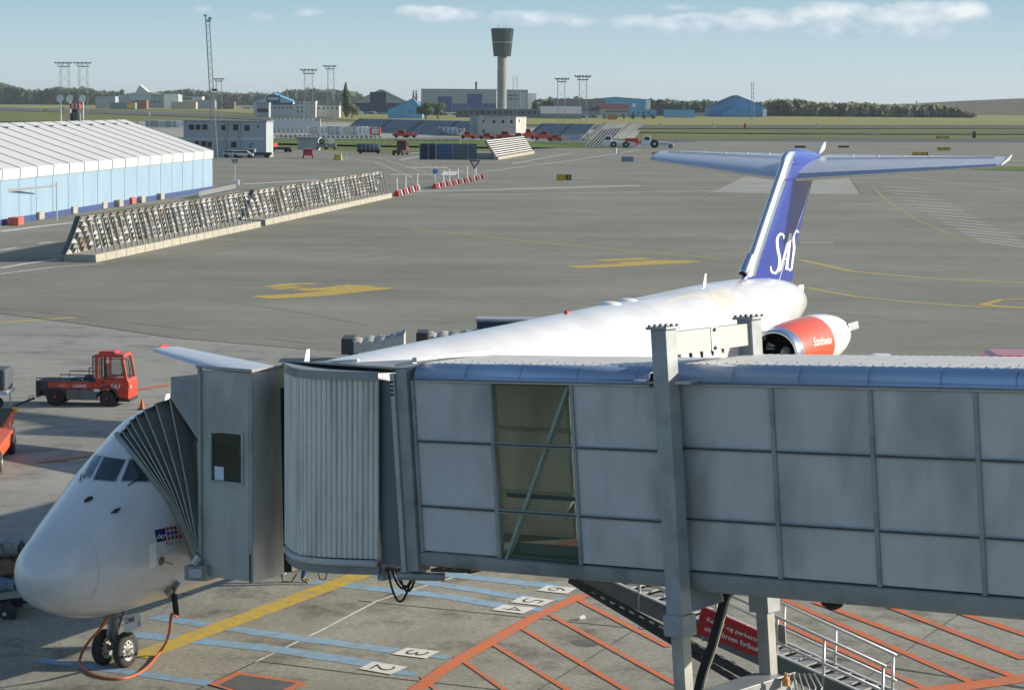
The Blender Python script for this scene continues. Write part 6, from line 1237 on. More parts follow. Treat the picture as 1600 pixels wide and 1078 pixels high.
house('red_roof_house', 'low house with dark red roof in front of the large blue hangar', 937, 982, 171, 1250, 14, wall_g, mat('roof_red', (.09, .03, .03), .8), windows=[(946 + 5 * i, 949 + 5 * i, 173, 176) for i in range(7)], rise=3.5); house('blue_low_hall', 'low blue hall in front of the large blue hangar, right part', 983, 1026, 172, 1230, 14, wall_lb, windows=[(988 + 8 * i, 991 + 8 * i, 175, 178) for i in range(4)])
house('brick_hut', 'small red brick hut at the edge of the field', 950, 963, 179, 1120, 8, mat('hut_brick', (.42, .17, .12), .8)); house('blue_store', 'wide low blue store with two pale doors right of the large blue hangar', 1040, 1086, 172, 1200, 18, wall_lb, roof_d, doors=[(1046, 1054, 179, 185), (1060, 1068, 179, 185)], dm=wall_g); house('dark_gabled_shed', 'dark gabled shed behind the wide low blue store', 1022, 1062, 170, 1300, 20, navy, roof_d, rid=(1036, 165)); house('white_fence_house', 'tiny pale house between blue store and gabled blue hangar', 1088, 1107, 177, 1300, 10, wall_g)
house('gabled_blue_hangar', 'big blue gabled hangar with a smaller gable on its front', 1108, 1197, 168, 1230, 40, wall_b, mat('roof_navy', (.03, .06, .11), .6), rid=(1152, 150)); b = MB(); Y5 = YB(1230, 1152) - 16; q = [PY(x, y, Y5) for x, y in ((1129, 186), (1168, 186), (1168, 177), (1151, 167), (1129, 177))]; q = [V3((p.x, p.y, max(0, p.z))) for p in q]; b.prism(q, (0, 14.5, 0)); tag(b.build('front_gable', wall_b), 'smaller blue gable built onto the front of the gabled hangar', 'annex'); b = MB(); pbox(b, 1192, 1198, 171, YB(1230, 1152) - 3, 3, -.3); tag(b.build('painted_sunlit_side', white), 'narrow right side of the gabled blue hangar, its sunlight painted white', 'wall')  # white slab paints the sunlit right side of the gabled hangar
house('pale_roof_hall', 'pale blue grey hall half hidden by trees at far right', 1363, 1417, 172, 1500, 30, mat('hall_pale', (.25, .33, .38), .6), mat('hall_roof', (.34, .42, .47), .6), rid=(1390, 167)); b = MB(); Yc = YB(1500, 1429); b.tube((XA(1429, Yc), Yc, 0), (XA(1429, Yc), Yc, PY(1429, 158, Yc).z), .8, 8); tag(b.build('chimney', roof_d), 'lone thin chimney between trees at far right', 'chimney'); house('dark_cabin', 'dark blue cabin at the wood edge left of the pale hall', 1326, 1348, 179, 1250, 8, navy)
# spire
b = MB(); Ys = 3600; b.lathe((XA(448, Ys), Ys, 0), (0, 0, 1), [(0, 3), (PY(448, 150, Ys).z, 2.6), (PY(448, 137, Ys).z, .1)], 8); tag(b.build('church_spire', roof_d), 'tiny church spire above the far trees at left centre', 'church spire')
# far parked jet
awh = mat('far_plane_grey', (.42, .45, .46), .5); t = thing('parked_airliner', 'distant white airliner parked before the wood, tail to the right', 'airplane', (XA(1235, 2300), 2300, 0)); Yp = 2300; b = MB(); a = PY(1200, 178, Yp); c = PY(1262, 178, Yp); b.lathe((a.x, Yp, 3.4), (1, 0, 0), [(0, .2), (2, 1.9), (5, 2.4), (c.x - a.x - 9, 2.4), (c.x - a.x, .5)], 16); b.build('fuselage', awh, t, smooth=True); b = MB(); q = [PY(1258, 178, Yp), PY(1270, 162, Yp), PY(1273, 163, Yp), PY(1266, 178, Yp)]; b.prism(q, (0, .5, 0)); b.build('tail_fin', awh, t); b = MB(); b.hexa([(XA(1215, Yp), Yp - 16, 3), (XA(1219, Yp), Yp - 16, 3), (XA(1240, Yp), Yp, 3), (XA(1228, Yp), Yp, 3)], [(XA(1215, Yp), Yp - 16, 3.3), (XA(1219, Yp), Yp - 16, 3.3), (XA(1240, Yp), Yp, 3.6), (XA(1228, Yp), Yp, 3.6)]); b.build('wing', awh, t)
# small parked vehicles far away along the buildings
rnd = random.Random(11); cm = [mat('van_white', (.6, .6, .6), .4), mat('van_blue', (.1, .2, .35), .4), mat('van_dark', (.06, .07, .08), .4)]
for (x0, x1, y, n_, lab) in ((230, 262, 166.5, 8, 'small parked vehicle in front of the grey hangar'), (376, 400, 170, 6, 'small parked vehicle left of the green grey hall'), (560, 652, 177.8, 14, 'small parked vehicle before the gabled hangar and blue house'), (664, 712, 180.5, 9, 'small parked vehicle below the huge flat hangar'), (850, 945, 184.5, 14, 'small parked vehicle along the sheds near the mast pair')):
    for i in range(n_):
        x = lerp(x0, x1, (i + .5) / n_) + rnd.uniform(-1, 1); p = G(x, y + .8); b = MB(); L = rnd.uniform(3.5, 6.5); h = rnd.uniform(1.5, 2.6); b.prism([(p.x - L / 2, p.y, .3), (p.x + L / 2, p.y, .3), (p.x + L / 2, p.y, h * .55), (p.x + L * .3, p.y, h), (p.x - L * .45, p.y, h), (p.x - L / 2, p.y, h * .5)], (0, 2, 0)); tag(b.build('parked_vehicle', cm[i % 3]), ORD[i] + ' ' + lab.replace('small parked vehicle', 'small parked vehicle from the left'), 'vehicle', lab.replace('small parked vehicle', 'parked vehicles'))
# fuel tanks at left edge, striped hut
for i, (x0, x1, y) in enumerate([(-25, 40, 190), (-10, 52, 188)]):
    Y = 640 + i * 8; b = MB(); a = PY(x0, 182, Y); c = PY(x1, 182, Y); t = thing('storage_cylinder', ['long dark cylinder with pale round end at the left edge, nearer one', 'long dark cylinder with pale round end at the left edge, farther one'][i], 'tank', ((a.x + c.x) / 2, Y, 0)); b.lathe((a.x, Y, 2.6), (1, 0, 0), [(0, 1.25), (c.x - a.x, 1.25)], 20, cap=True); b.build('tank_body', mat('tank_navy', (.02, .03, .045), .5), t, smooth='auto'); b = MB(); b.lathe((c.x, Y, 2.6), V3((1, -.25, 0)), [(0, 1.25), (.5, .9), (.7, .0)], 20); b.build('tank_end', white, t, smooth=True); b = MB(); b.box(((a.x + c.x) / 2, Y, .7), (c.x - a.x - 1, 1.6, 1.4)); b.build('tank_cradle', dark, t)
b = MB(); Yh = 850; t = thing('striped_hut', 'small red and white striped hut under the twin masts', 'hut', (XA(119, Yh), Yh, 0))
for k in range(5): b = MB(); x0, x1 = XA(111.5 + k * 3, Yh), XA(114.4 + k * 3, Yh); z0, z1 = PY(112, 170.5, Yh).z, PY(112, 162, Yh).z; b.box(((x0 + x1) / 2, Yh, (z0 + z1) / 2), (x1 - x0, 2.5, z1 - z0)); b.build('stripe_panel', bred if k % 2 == 0 else bwhite, t)
b = MB(); b.box((XA(119, Yh), Yh, PY(119, 171, Yh).z / 2), (2, 2, PY(119, 171, Yh).z)); b.build('hut_stand', dark, t)
for i, (x, m) in enumerate([(112, dark), (122, grey)]): b = MB(); Y = 800; pbox(b, x - 2.5, x + 2.5, 177, Y, 2, 0); tag(b.build('utility_cabinet', m), ['dark tall cabinet below the striped hut', 'grey tall cabinet right of the dark one below the striped hut'][i], 'cabinet')
for i, x in enumerate((95, 110, 130)): b = MB(); Y = 1000; p = PY(x, 155, Y); b.lathe(p, (-.4, -1, .2), [(0, 0), (.3, 1.2), (.6, 1.7)], 12); b.tube((p.x, Y, 0), p, .25, 6); tag(b.build('dish_antenna', white), ['white dish on a pole left of the twin masts', 'white dish on a pole between the twin masts', 'white dish on a pole in front of the right twin mast'][i], 'dish antenna')
for i, (x, y) in enumerate([(1114, 199.5), (1164, 200), (1276, 199), (1522, 215), (1032, 199), (233, 180)]):
    b = MB(); p = G(x, y + 1); b.box(p + V3((0, 0, .9)), (1.0, .8, 1.8)); b.box(p + V3((0, 0, 2.0)), (.5, .5, .4)); tag(b.build('field_marker', bred if i in (1,) else (bwhite if i != 3 else dark), bevel=.05), ['pale marker box by the far runway below the blue hangar', 'red marker box by the far runway near the gabled hangar', 'grey marker box by the far runway right of the gabled hangar', 'dark marker box in the grass at the far right', 'pale marker box by the far runway left of the blue gabled hangar', 'white marker box in the field before the grey hangar'][i], 'marker')
# fence wire along the storage apron (low barrier)
for i, (x0, y0, x1, y1) in enumerate([(432, 219.5, 720, 223.5), (836, 224, 925, 229)]):
    b = MB(); a = G(x0, y0); c = G(x1, y1); n = 26
    for k in range(n + 1): p = lerp(a, c, k / n); b.box(p + V3((0, 0, .45)), (.15, .15, .9))
    b.beam(a + V3((0, 0, .8)), c + V3((0, 0, .8)), .06, .1); b.beam(a + V3((0, 0, .4)), c + V3((0, 0, .4)), .06, .1); tag(b.build('low_fence', grey), ['long low rail fence along the grass strip', 'short low rail fence right of the pale office block'][i], 'fence')
# ---- vegetation
def leaf_mat(name, c):
    m = bpy.data.materials.new(name); m.use_nodes = True; t = m.node_tree; n = t.nodes; l = t.links; b = n['Principled BSDF']; b.inputs['Roughness'].default_value = .8; tcn = n.new('ShaderNodeTexCoord')
    q = n.new('ShaderNodeTexNoise'); q.inputs['Scale'].default_value = .22; q.inputs['Detail'].default_value = 8; q.inputs['Roughness'].default_value = .8; l.new(tcn.outputs['Object'], q.inputs[0]); r_ = n.new('ShaderNodeValToRGB'); l.new(q.outputs[0], r_.inputs[0])
    r_.color_ramp.elements[0].position = .35; r_.color_ramp.elements[1].position = .65; r_.color_ramp.elements[0].color = [x * .55 for x in c] + [1]; r_.color_ramp.elements[1].color = [x * 1.4 for x in c] + [1]; q2 = n.new('ShaderNodeTexNoise'); q2.inputs['Scale'].default_value = .045; q2.inputs['Detail'].default_value = 2; l.new(tcn.outputs['Object'], q2.inputs[0]); mr = n.new('ShaderNodeMapRange'); l.new(q2.outputs[0], mr.inputs[0]); mr.inputs[1].default_value = .35; mr.inputs[2].default_value = .65; mr.inputs[3].default_value = .5; mr.inputs[4].default_value = 1.5; sk = n.new('ShaderNodeVectorMath'); sk.operation = 'SCALE'; l.new(r_.outputs[0], sk.inputs[0]); l.new(mr.outputs[0], sk.inputs['Scale']); l.new(sk.outputs[0], b.inputs['Base Color']); MATS[name] = m; return m
lg = leaf_mat('foliage_dark', (.065, .10, .055)); lg2 = leaf_mat('foliage_green', (.085, .14, .04)); lg3 = leaf_mat('foliage_olive', (.125, .14, .075)); bark = mat('bark', (.10, .08, .06), .9)
def leaves(mb, c, rx, ry, rz, n, s_, rnd):
    for _ in range(n):
        while True:
            x, y, z = rnd.uniform(-1, 1), rnd.uniform(-1, 1), rnd.uniform(-1, 1)
            if .25 < x * x + y * y + z * z <= 1: break
        p = c + V3((x * rx, y * ry, z * rz)); a = V3((rnd.gauss(0, 1), rnd.gauss(0, 1), rnd.gauss(0, 1))).normalized(); q = a.orthogonal().normalized(); k = s_ * rnd.uniform(.6, 1.4); mb.quad(p - a * k - q * k * .7, p + a * k - q * k * .6, p + a * k * .8 + q * k, p - a * k * .9 + q * k * .7)
def tree(px, yt, yb_or_Y, wpx, label, m=lg, shape='round', group=None, Y=None):
    Y = YB(Y, px) if Y else ground_Y(yb_or_Y, px); p = V3((XA(px, Y, 170), Y, 0)); H_ = PY(px, yt, Y).z; w_ = wpx * Y / F; rnd = random.Random(int(px * 7)); t = thing('poplar_tree' if shape == 'poplar' else 'broadleaf_tree', label, 'tree', p, group)
    b = MB(); b.path([p + V3((0, 0, -.2)), p + V3((.1, 0, H_ * .3)), p + V3((0, 0, H_ * .8))], [w_ * .035 + .15, w_ * .025 + .1, .08], 7)
    for k in range(4): a = k * 1.7; b.path([p + V3((0, 0, H_ * (.25 + .1 * k))), p + V3((math.cos(a) * w_ * .3, math.sin(a) * w_ * .3, H_ * (.45 + .1 * k)))], [.2, .07], 5)
    b.build('trunk', bark, t); b = MB(); n = 13 if shape != 'poplar' else 16
    for k in range(n):
        if shape == 'poplar': f = k / (n - 1); rr = w_ / 2 * math.sin(math.pi * min(1, (.12 + .86 * f)) ** .8) * .9 + .3; c = p + V3((rnd.uniform(-.12, .12) * w_, rnd.uniform(-.1, .1) * w_, H_ * (.12 + .84 * f))); leaves(b, c, rr * .75, rr * .75, H_ * .08, 150, H_ * .016, rnd)
        elif shape == 'bush': a = rnd.uniform(0, 6.28); q = rnd.uniform(0, .8) ** .6; c = p + V3((math.cos(a) * q * w_ * .42, math.sin(a) * q * w_ * .42, H_ * rnd.uniform(.12, .8))); leaves(b, c, w_ * .2, w_ * .2, H_ * .2, 90, H_ * .045, rnd)
        else:
            a = rnd.uniform(0, 6.28); q = rnd.uniform(0, .62) ** .7; z = rnd.uniform(.30, .86); shr = math.sqrt(max(.1, 1 - ((z - .5) / .55) ** 2)); c = p + V3((math.cos(a) * q * w_ * .5 * shr, math.sin(a) * q * w_ * .5 * shr, H_ * z)); rr = rnd.uniform(.17, .27); leaves(b, c, w_ * rr, w_ * rr, H_ * .14, 110, H_ * .03, rnd)
    b.build('crown', m, t)
tree(541, 131, 178, 17, 'dark slender poplar standing alone left of the gabled hangar', lg, 'poplar', Y=1290); tree(550, 160, 178, 22, 'low dark bushy tree at the foot of the poplar', lg3, Y=1270)
tree(665, 157, 180, 28, 'round bright green tree right beside the blue house, left of two', lg2, Y=1200); tree(684, 160, 180, 26, 'round bright green tree right beside the blue house, right of two', lg2, Y=1190)
tree(862, 152, 180, 16, 'round tree left of the mast pair, behind the dark roofed hall', lg3, Y=1500); tree(884, 154, 180, 20, 'dark tree between the two masts right of the tower', lg, Y=1500); tree(903, 149, 180, 24, 'tall dark tree at the left end of the large blue hangar', lg, Y=1520)
tree(1101, 157, 184, 24, 'solitary dark round tree left of the gabled blue hangar', lg, Y=1350); tree(1038, 159, 184, 14, 'small brownish tree behind the dark gabled shed', lg3, Y=1600); tree(187, 138, 165, 18, 'dark tree rising left of the pointed roof gable', lg, Y=3000)
tree(646, 142, 170, 4, 'pair of thin far poplars above the blue house, left one', lg, 'poplar', Y=2000); tree(650, 142, 170, 4, 'pair of thin far poplars above the blue house, right one', lg, 'poplar', Y=2000)
for i, (x, w_) in enumerate([(1337, 30), (1352, 18), (1375, 22), (1395, 18), (1420, 26), (1440, 22), (1455, 16), (1468, 14)]): tree(x, [163, 172, 178, 179, 170, 168, 174, 178][i], 0, w_, ORD[i] + ' dark bushy tree from the left around the pale hall at far right', lg, 'bush', Y=1230 + 20 * (i % 3), group='tree belt round the pale hall')
for i, x in enumerate((945, 962, 975, 990, 1007, 1020)): tree(x, 178, 0, 9, ORD[i] + ' small green bush from the left before the low blue hall', lg2, 'bush', Y=1150, group='bush row before the blue halls')
def wood(name, prof, Y, depth, label, m, dens, s_=1.0, cat='trees', raw=0):
    rnd = random.Random(len(name) + int(Y)); b = MB(); Y = Y if raw else YB(Y, (prof[0][0] + prof[-1][0]) / 2); s_ *= Y / 1900
    xs_ = [p[0] for p in prof]; step = 4.2
    def H_at(x):
        for (xa, ya), (xb, yb) in zip(prof, prof[1:]):
            if xa <= x <= xb: return lerp(ya, yb, (x - xa) / (xb - xa))
        return prof[-1][1]
    x = xs_[0]
    while x < xs_[-1]:
        for layer in range(3):
            Yq = Y + depth * layer / 2 + rnd.uniform(-8, 8); top = PY(x, H_at(x) + rnd.choice([rnd.uniform(-1.5, 1), rnd.uniform(-.5, 5)]), Yq).z
            if top < 2: continue
            r_ = rnd.uniform(2.2, 4.5) * Y / F * 1.1; nn_ = int(dens * (1 if layer == 0 else .6)); cx = XA(x, Yq)
            leaves(b, V3((cx, Yq, top * .78 - .5)), r_, r_, top * .26, nn_, s_, rnd)
            if layer == 0: leaves(b, V3((cx, Yq - 2, top * .35)), r_ * 1.05, r_, top * .36, nn_, s_, rnd)
            b.box((cx, Yq + 5, top * .26), (step * Y / F * 1.1, 1.5, top * .5)); leaves(b, V3((cx + rnd.uniform(-3, 3), Yq - 3, top * .55)), r_ * .8, r_, top * .3, nn_ // 2, s_, rnd)
        x += step * rnd.uniform(.7, 1.2)
    return tag(b.build(name, m), label, cat, kind='stuff')
wood('far_wood', [(-60, 131), (5, 132), (25, 138), (40, 143), (70, 143), (85, 139), (110, 141), (130, 139), (150, 144), (175, 144), (190, 150)], 4600, 150, 'dark wood along the horizon at the far left', lg, 60, 1.6)
wood('far_wood', [(185, 152), (275, 145), (290, 143), (320, 146), (350, 148), (375, 150), (400, 148), (420, 150), (440, 148), (458, 143), (490, 143), (520, 144), (552, 147), (565, 152)], 3600, 120, 'wooded rise behind the white terraces', lg, 40, 2.0)
wood('far_wood', [(838, 158), (870, 156), (912, 158), (1010, 158), (1045, 159), (1075, 161), (1105, 160), (1115, 162), (1190, 163)], 2050, 60, 'low tree line between the tower and the gabled blue hangar', lg, 46, 1.8, raw=1)
wood('far_wood', [(1185, 162), (1205, 159), (1235, 158), (1262, 160), (1270, 162), (1300, 164), (1330, 163), (1360, 166), (1400, 165), (1430, 167), (1465, 166), (1490, 171), (1512, 179)], 1960, 50, 'wood along the horizon right of the gabled blue hangar', lg3, 60, 1.8, raw=1)
# bare earth hill at the right
hp2 = [(1180, 186), (1225, 176), (1262, 159.5), (1285, 160), (1310, 172), (1330, 178), (1370, 178), (1430, 174), (1470, 167), (1500, 164), (1540, 163), (1575, 160), (1620, 158), (1800, 150), (2100, 160)]
b = MB(); rows = []
for f, yy in ((0, 2100), (.5, 2190), (.85, 2290), (1, 2400), (.9, 2600), (0, 3000)):
    r_ = []
    for i, (x, y) in enumerate(hp2):
        z = max(0, PY(x, y, 2400).z); r_.append(V3((XA(x, 2400), yy + 400, z * f + (0 if f in (0,) else math.sin(i * 2.1 + f * 7) * .6) - .2)))
    rows.append(r_)
b.grid(rows); struct(b, 'hills', ground_mat('hill_earth', (.17, .14, .10), (.10, .10, .055), streak=(.03, .03, 1), s1=1.2, stain=.3), smooth=True)
tree(1526, 159, 0, 8, 'lone bush on the crest of the brown hill at right', lg3, Y=1500)

# ================================================================ NEAR VEHICLES AND PEOPLE
def mk(t, name, m, fn, **k): b = MB(); fn(b); return b.build(name, m, t, **k)
def wheel(t, c, ax, r, wd, rim=None, nm='wheel'):
    b = MB(); h = wd / 2; b.lathe(c, ax, [(-h, 0), (-h, r * .55), (-h, r * .85), (-h * .7, r), (h * .7, r), (h, r * .85), (h, r * .55), (h, 0)], 26); o = b.build(nm, MATS['tyre_rubber'], t, smooth='auto')
    if rim: b = MB(); b.lathe(c, ax, [(h + .004, 0), (h + .02, r * .15), (h - .02, r * .25), (h - .01, r * .52), (h + .012, r * .56)], 24); b.lathe(c, ax, [(-h - .004, 0), (-h - .02, r * .15), (-h + .02, r * .25), (-h + .01, r * .52), (-h - .012, r * .56)], 24); b.build('rim', rim, o, smooth='auto')
    return o
# baggage tractor: front points right
pf = G(205, 632); pr_ = G(53, 630); Ttr = thing('baggage_tractor', 'red baggage tractor with glazed cab and black cargo deck at left', 'baggage tractor', (0, 0, 0)); TL = 3.85; th_ = R(-5)
tm = mat('tractor_red', (.62, .055, .02), .38, var=.10, scale=2, coat=.15, dirt=((.28, .05, .03), .45, 3, (1, 1, 1))); tdk = mat('tractor_dark', (.06, .058, .055), .7, var=.25, scale=4, dirt=((.12, .11, .095), .6, 4, (1, 1, 1)))
hx = TL / 2
mk(Ttr, 'deck_body', tdk, lambda b: (b.box((-.62, 0, .78), (2.5, 1.35, .42)), b.box((-1.83, 0, .66), (.14, 1.40, .66))), bevel=.03)
mk(Ttr, 'side_skirt', mat('skirt_grey', (.15, .15, .135), .7, var=.2), lambda b: b.box((.0, -.62, .46), (1.3, .12, .42)), bevel=.02); mk(Ttr, 'side_skirt', MATS['skirt_grey'], lambda b: b.box((0, .62, .46), (1.3, .12, .42)), bevel=.02)
mk(Ttr, 'side_stripe', tm, lambda b: (b.box((-.38, -.69, .84), (2.05, .03, .24)), b.box((-.38, .69, .84), (2.05, .03, .24))), bevel=.008)
# wheel arches
mk(Ttr, 'wheel_arch', tdk, lambda b: [b.path([V3((cx + .42 * math.cos(R(a)), y, .38 + .42 * math.sin(R(a)))) for a in range(0, 181, 20)], .05, 6) for cx in (-1.12, 1.02) for y in (-.66, .66)], smooth=True)
# cab: lower shell
cabp = [(.56, .42), (1.86, .30), (1.93, .42), (1.93, .98), (1.86, 1.12), (.56, 1.12)]
mk(Ttr, 'cab_lower', tm, lambda b: (b.prism([(x, -.66, z) for x, z in [(.56, .62), (.62, .62), (.66, .60), (1.32, .72), (1.46, .40), (1.90, .32), (1.93, .98), (1.86, 1.12), (.56, 1.12)]], (0, 1.32, 0))), bevel=.02)
mk(Ttr, 'bumper', dark, lambda b: b.box((1.72, 0, .27), (.46, 1.3, .12)), bevel=.02)
mk(Ttr, 'cab_roof', tm, lambda b: (b.hexa([(.50, -.66, 1.98), (1.72, -.66, 1.98), (1.72, .66, 1.98), (.50, .66, 1.98)], [(.54, -.62, 2.10), (1.66, -.62, 2.10), (1.66, .62, 2.10), (.54, .62, 2.10)]), b.hexa([(.60, -.4, 2.1), (1.3, -.4, 2.1), (1.3, .4, 2.1), (.60, .4, 2.1)], [(.66, -.36, 2.2), (1.22, -.36, 2.2), (1.22, .36, 2.2), (.66, .36, 2.2)])), bevel=.025)
for y in (-.63, .63):
    mk(Ttr, 'cab_pillar', tm, lambda b: (b.beam((.60, y, 1.1), (.60, y, 2.0), .10, .08), b.beam((.80, y, 1.1), (.80, y, 2.0), .05, .06), b.beam((1.82, y, 1.1), (1.66, y, 2.0), .12, .08)), bevel=.01)
    mk(Ttr, 'door_frame', dark, lambda b: b.path([(.84, y * 1.03, 1.14), (.84, y * 1.03, 1.93), (1.60, y * 1.03, 1.93), (1.74, y * 1.03, 1.14), (.84, y * 1.03, 1.14)], .022, 6))
cgl = glass('tractor_glass', (.10, .12, .12), .03, .22)
mk(Ttr, 'side_window', cgl, lambda b: (b.quad((.84, -.645, 1.14), (1.74, -.645, 1.14), (1.60, -.645, 1.93), (.84, -.645, 1.93)),)); mk(Ttr, 'side_window', cgl, lambda b: (b.quad((.84, .645, 1.14), (1.74, .645, 1.14), (1.60, .645, 1.93), (.84, .645, 1.93)),))
mk(Ttr, 'windscreen', cgl, lambda b: b.quad((1.86, -.58, 1.14), (1.86, .58, 1.14), (1.70, .58, 1.97), (1.70, -.58, 1.97))); mk(Ttr, 'rear_window', cgl, lambda b: b.quad((.56, -.58, 1.14), (.56, .58, 1.14), (.56, .58, 1.95), (.56, -.58, 1.95)))
mk(Ttr, 'rear_guard', black, lambda b: ([b.tube((.42, -.6 + .2 * k, 1.0), (.42, -.6 + .2 * k, 2.0), .018, 6) for k in range(7)], b.tube((.42, -.6, 2.0), (.42, .6, 2.0), .025, 6), b.tube((.3, -.66, 1.0), (.3, -.66, 1.55), .02, 6), b.tube((.3, -.66, 1.55), (.42, -.6, 1.55), .02, 6)))
mk(Ttr, 'deck_rail', black, lambda b: (b.path([(-.9, -.66, 1.0), (-.9, -.66, 1.26), (.4, -.66, 1.26)], .02, 6), b.path([(-.9, .66, 1.0), (-.9, .66, 1.26), (.4, .66, 1.26)], .02, 6), b.path([(-1.88, -.68, .98), (-1.88, -.68, 1.1), (-.2, -.68, 1.1), (-.2, -.68, 1.0)], .02, 6)))
mk(Ttr, 'seat', black, lambda b: (b.box((1.0, .1, 1.05), (.45, .5, .15)), b.box((.82, .1, 1.35), (.12, .45, .6))), bevel=.04)
mk(Ttr, 'steering_wheel', black, lambda b: b.path([V3((1.5 + .07 * math.cos(a), .1 + .2 * math.sin(a), 1.32 + .12 * math.cos(a))) for a in [k * .5236 for k in range(13)]], .018, 6))
mk(Ttr, 'wing_mirror', black, lambda b: (b.path([(1.68, -.66, 1.95), (1.95, -.78, 1.9), (2.02, -.80, 1.2)], .016, 5), b.box((2.0, -.8, 1.5), (.03, .14, .28)))); 
mk(Ttr, 'number_plate', white, lambda b: b.box((.62, -.715, .66), (.24, .02, .10))); mk(Ttr, 'door_handle', black, lambda b: b.box((.86, -.675, .99), (.16, .02, .06)))
mk(Ttr, 'cargo_clutter', mat('clutter_blue', (.08, .12, .16), .6), lambda b: (b.box((-.3, -.1, 1.04), (.5, .6, .12)), b.box((.05, .2, 1.07), (.3, .4, .2))), bevel=.05)
mk(Ttr, 'head_lamp', mat('lamp_glass', (.5, .5, .45), .2), lambda b: b.box((1.94, -.45, .8), (.02, .16, .14)))
for x, r_ in ((-1.12, .36), (1.02, .32)):
    for y in (-.58, .58): wheel(Ttr, (x, y, r_), (0, 1 if y > 0 else -1, 0), r_, .24, mat('rim_red', (.32, .05, .025), .6, var=.3, scale=8))
b = MB()
def flat_sas(mb, o, wd_, ht_, th=.05, y=-1):
    S = [(.27, .94), (.20, 1.0), (.12, .92), (.13, .72), (.16, .5), (.17, .25), (.11, .05), (.03, .05), (0, .15)]
    def st(pts, tk):
        P_ = catmull([(p[0], p[1], 0) for p in pts], 5); rows = []
        for i, p in enumerate(P_):
            d = (P_[min(i + 1, len(P_) - 1)] - P_[max(i - 1, 0)]).normalized(); n = V3((-d.y, d.x, 0)) * tk; f = lambda q: V3((o[0] + (q.x + q.y * .14) * wd_, o[1], o[2] + q.y * ht_)); rows.append([f(p - n), f(p + n)])
        mb.grid(rows)
    st(S, th); st([(.33, .02), (.44, .5), (.55, .98)], th); st([(.55, .98), (.57, .5), (.60, .02)], th); st([(.42, .32), (.58, .32)], th * .7); st([(p[0] + .72, p[1]) for p in S], th)
flat_sas(b, (1.13, -.668, .74), .42, .18, .045); b.build('cab_logo', logo, Ttr)
b = MB(); text_on(b, 'L556KR', (-.35, -.712, .77), (1, 0, 0), (0, 0, 1), .55, .12, bold=.01); b.build('side_number', logo, Ttr); b = MB(); text_on(b, 'S.A.S —', (-.95, -.712, .79), (1, 0, 0), (0, 0, 1), .4, .08); b.build('side_text', logo, Ttr)
pm = G(132, 634); Ttr.location = (pm.x, pm.y + .45, 0); Ttr.rotation_euler = (0, 0, R(-6)); Ttr.scale = (.985, .985, 1.0)
sx = (XA(207, pm.y) - XA(52, pm.y)) / 3.95; Ttr.scale = (sx, sx, sx); print('tractor scale', sx)
b = MB(); a = G(56, 640); h0 = PY(54, 622, pm.y + .3); h1 = PY(20, 635, pm.y - .2); b.tube(h0, h1, .035, 8); b.path([lerp(h0, h1, .3), lerp(h0, h1, .25) + V3((0, 0, .12)), lerp(h0, h1, .05) + V3((0, 0, .12)), lerp(h0, h1, .08)], .015, 5); tag(b.build('tow_bar', dark), 'dark tow bar linking the red tractor to the cart at the left edge', 'tow bar')
# curtain sided cart at left edge
Yc = ground_Y(636, 10); p = V3((XA(-36, Yc), Yc, 0)); t = thing('baggage_cart', 'baggage cart with dark grey curtain cut by the left photo edge', 'baggage cart', p)
mk(t, 'cart_frame', mat('cart_white', (.55, .56, .55), .5), lambda b: (b.box(p + V3((0, 0, .55)), (2.1, 1.3, .12)), b.box(p + V3((1.02, 0, .3)), (.05, .05, .5))), bevel=.01); mk(t, 'cart_curtain', mat('curtain_dark', (.07, .085, .095), .7, var=.3, scale=5, stretch=(8, 1, .3)), lambda b: b.box(p + V3((0, 0, .98)), (2.0, 1.25, .72)), bevel=.08)
for x in (-.7, .7): wheel(t, p + V3((x, -.5, .2)), (0, -1, 0), .2, .12)
mk(t, 'cart_label', mat('label_dark', (.03, .03, .03), .5), lambda b: [b.box(p + V3((.3 + k * .25, -.66, .50)), (.18, .02, .1)) for k in range(2)])
# belt loader at left edge (orange)
q0 = G(0, 712); bl = thing('belt_loader', 'orange belt loader cut by the left photo edge', 'belt loader', q0)
A_ = PN(-32, 724, 74.0); B_ = PN(22, 640, 78.0); 
dB = (B_ - A_).normalized(); sB = V3((-dB.y, dB.x, 0)).normalized()
om = mat('loader_orange', (.72, .10, .02), .45, var=.12, scale=3, dirt=((.3, .1, .05), .4, 4, (1, 1, 1)))
mk(bl, 'conveyor_side', om, lambda b: b.hexa([A_ + V3((0, 0, -.42)), B_ + V3((0, 0, -.42)), B_ + sB * .9 + V3((0, 0, -.42)), A_ + sB * .9 + V3((0, 0, -.42))], [A_, B_, B_ + sB * .9, A_ + sB * .9]), bevel=.02)
mk(bl, 'conveyor_belt', mat('belt_olive', (.07, .08, .055), .8), lambda b: b.hexa([A_ + sB * .06 + V3((0, 0, .0)), B_ + sB * .06, B_ + sB * .84, A_ + sB * .84], [A_ + sB * .06 + V3((0, 0, .05)), B_ + sB * .06 + V3((0, 0, .05)), B_ + sB * .84 + V3((0, 0, .05)), A_ + sB * .84 + V3((0, 0, .05))]))
c1 = G(24, 700); c0 = G(-14, 752); dC = (c1 - c0).normalized(); sC = V3((-dC.y, dC.x, 0))
mk(bl, 'chassis', om, lambda b: b.hexa([c0 + V3((0, 0, .25)), c1 + V3((0, 0, .25)), c1 + sC * 1.3 + V3((0, 0, .25)), c0 + sC * 1.3 + V3((0, 0, .25))], [c0 + V3((0, 0, .62)), c1 + V3((0, 0, .62)), c1 + sC * 1.3 + V3((0, 0, .62)), c0 + sC * 1.3 + V3((0, 0, .62))]), bevel=.04)
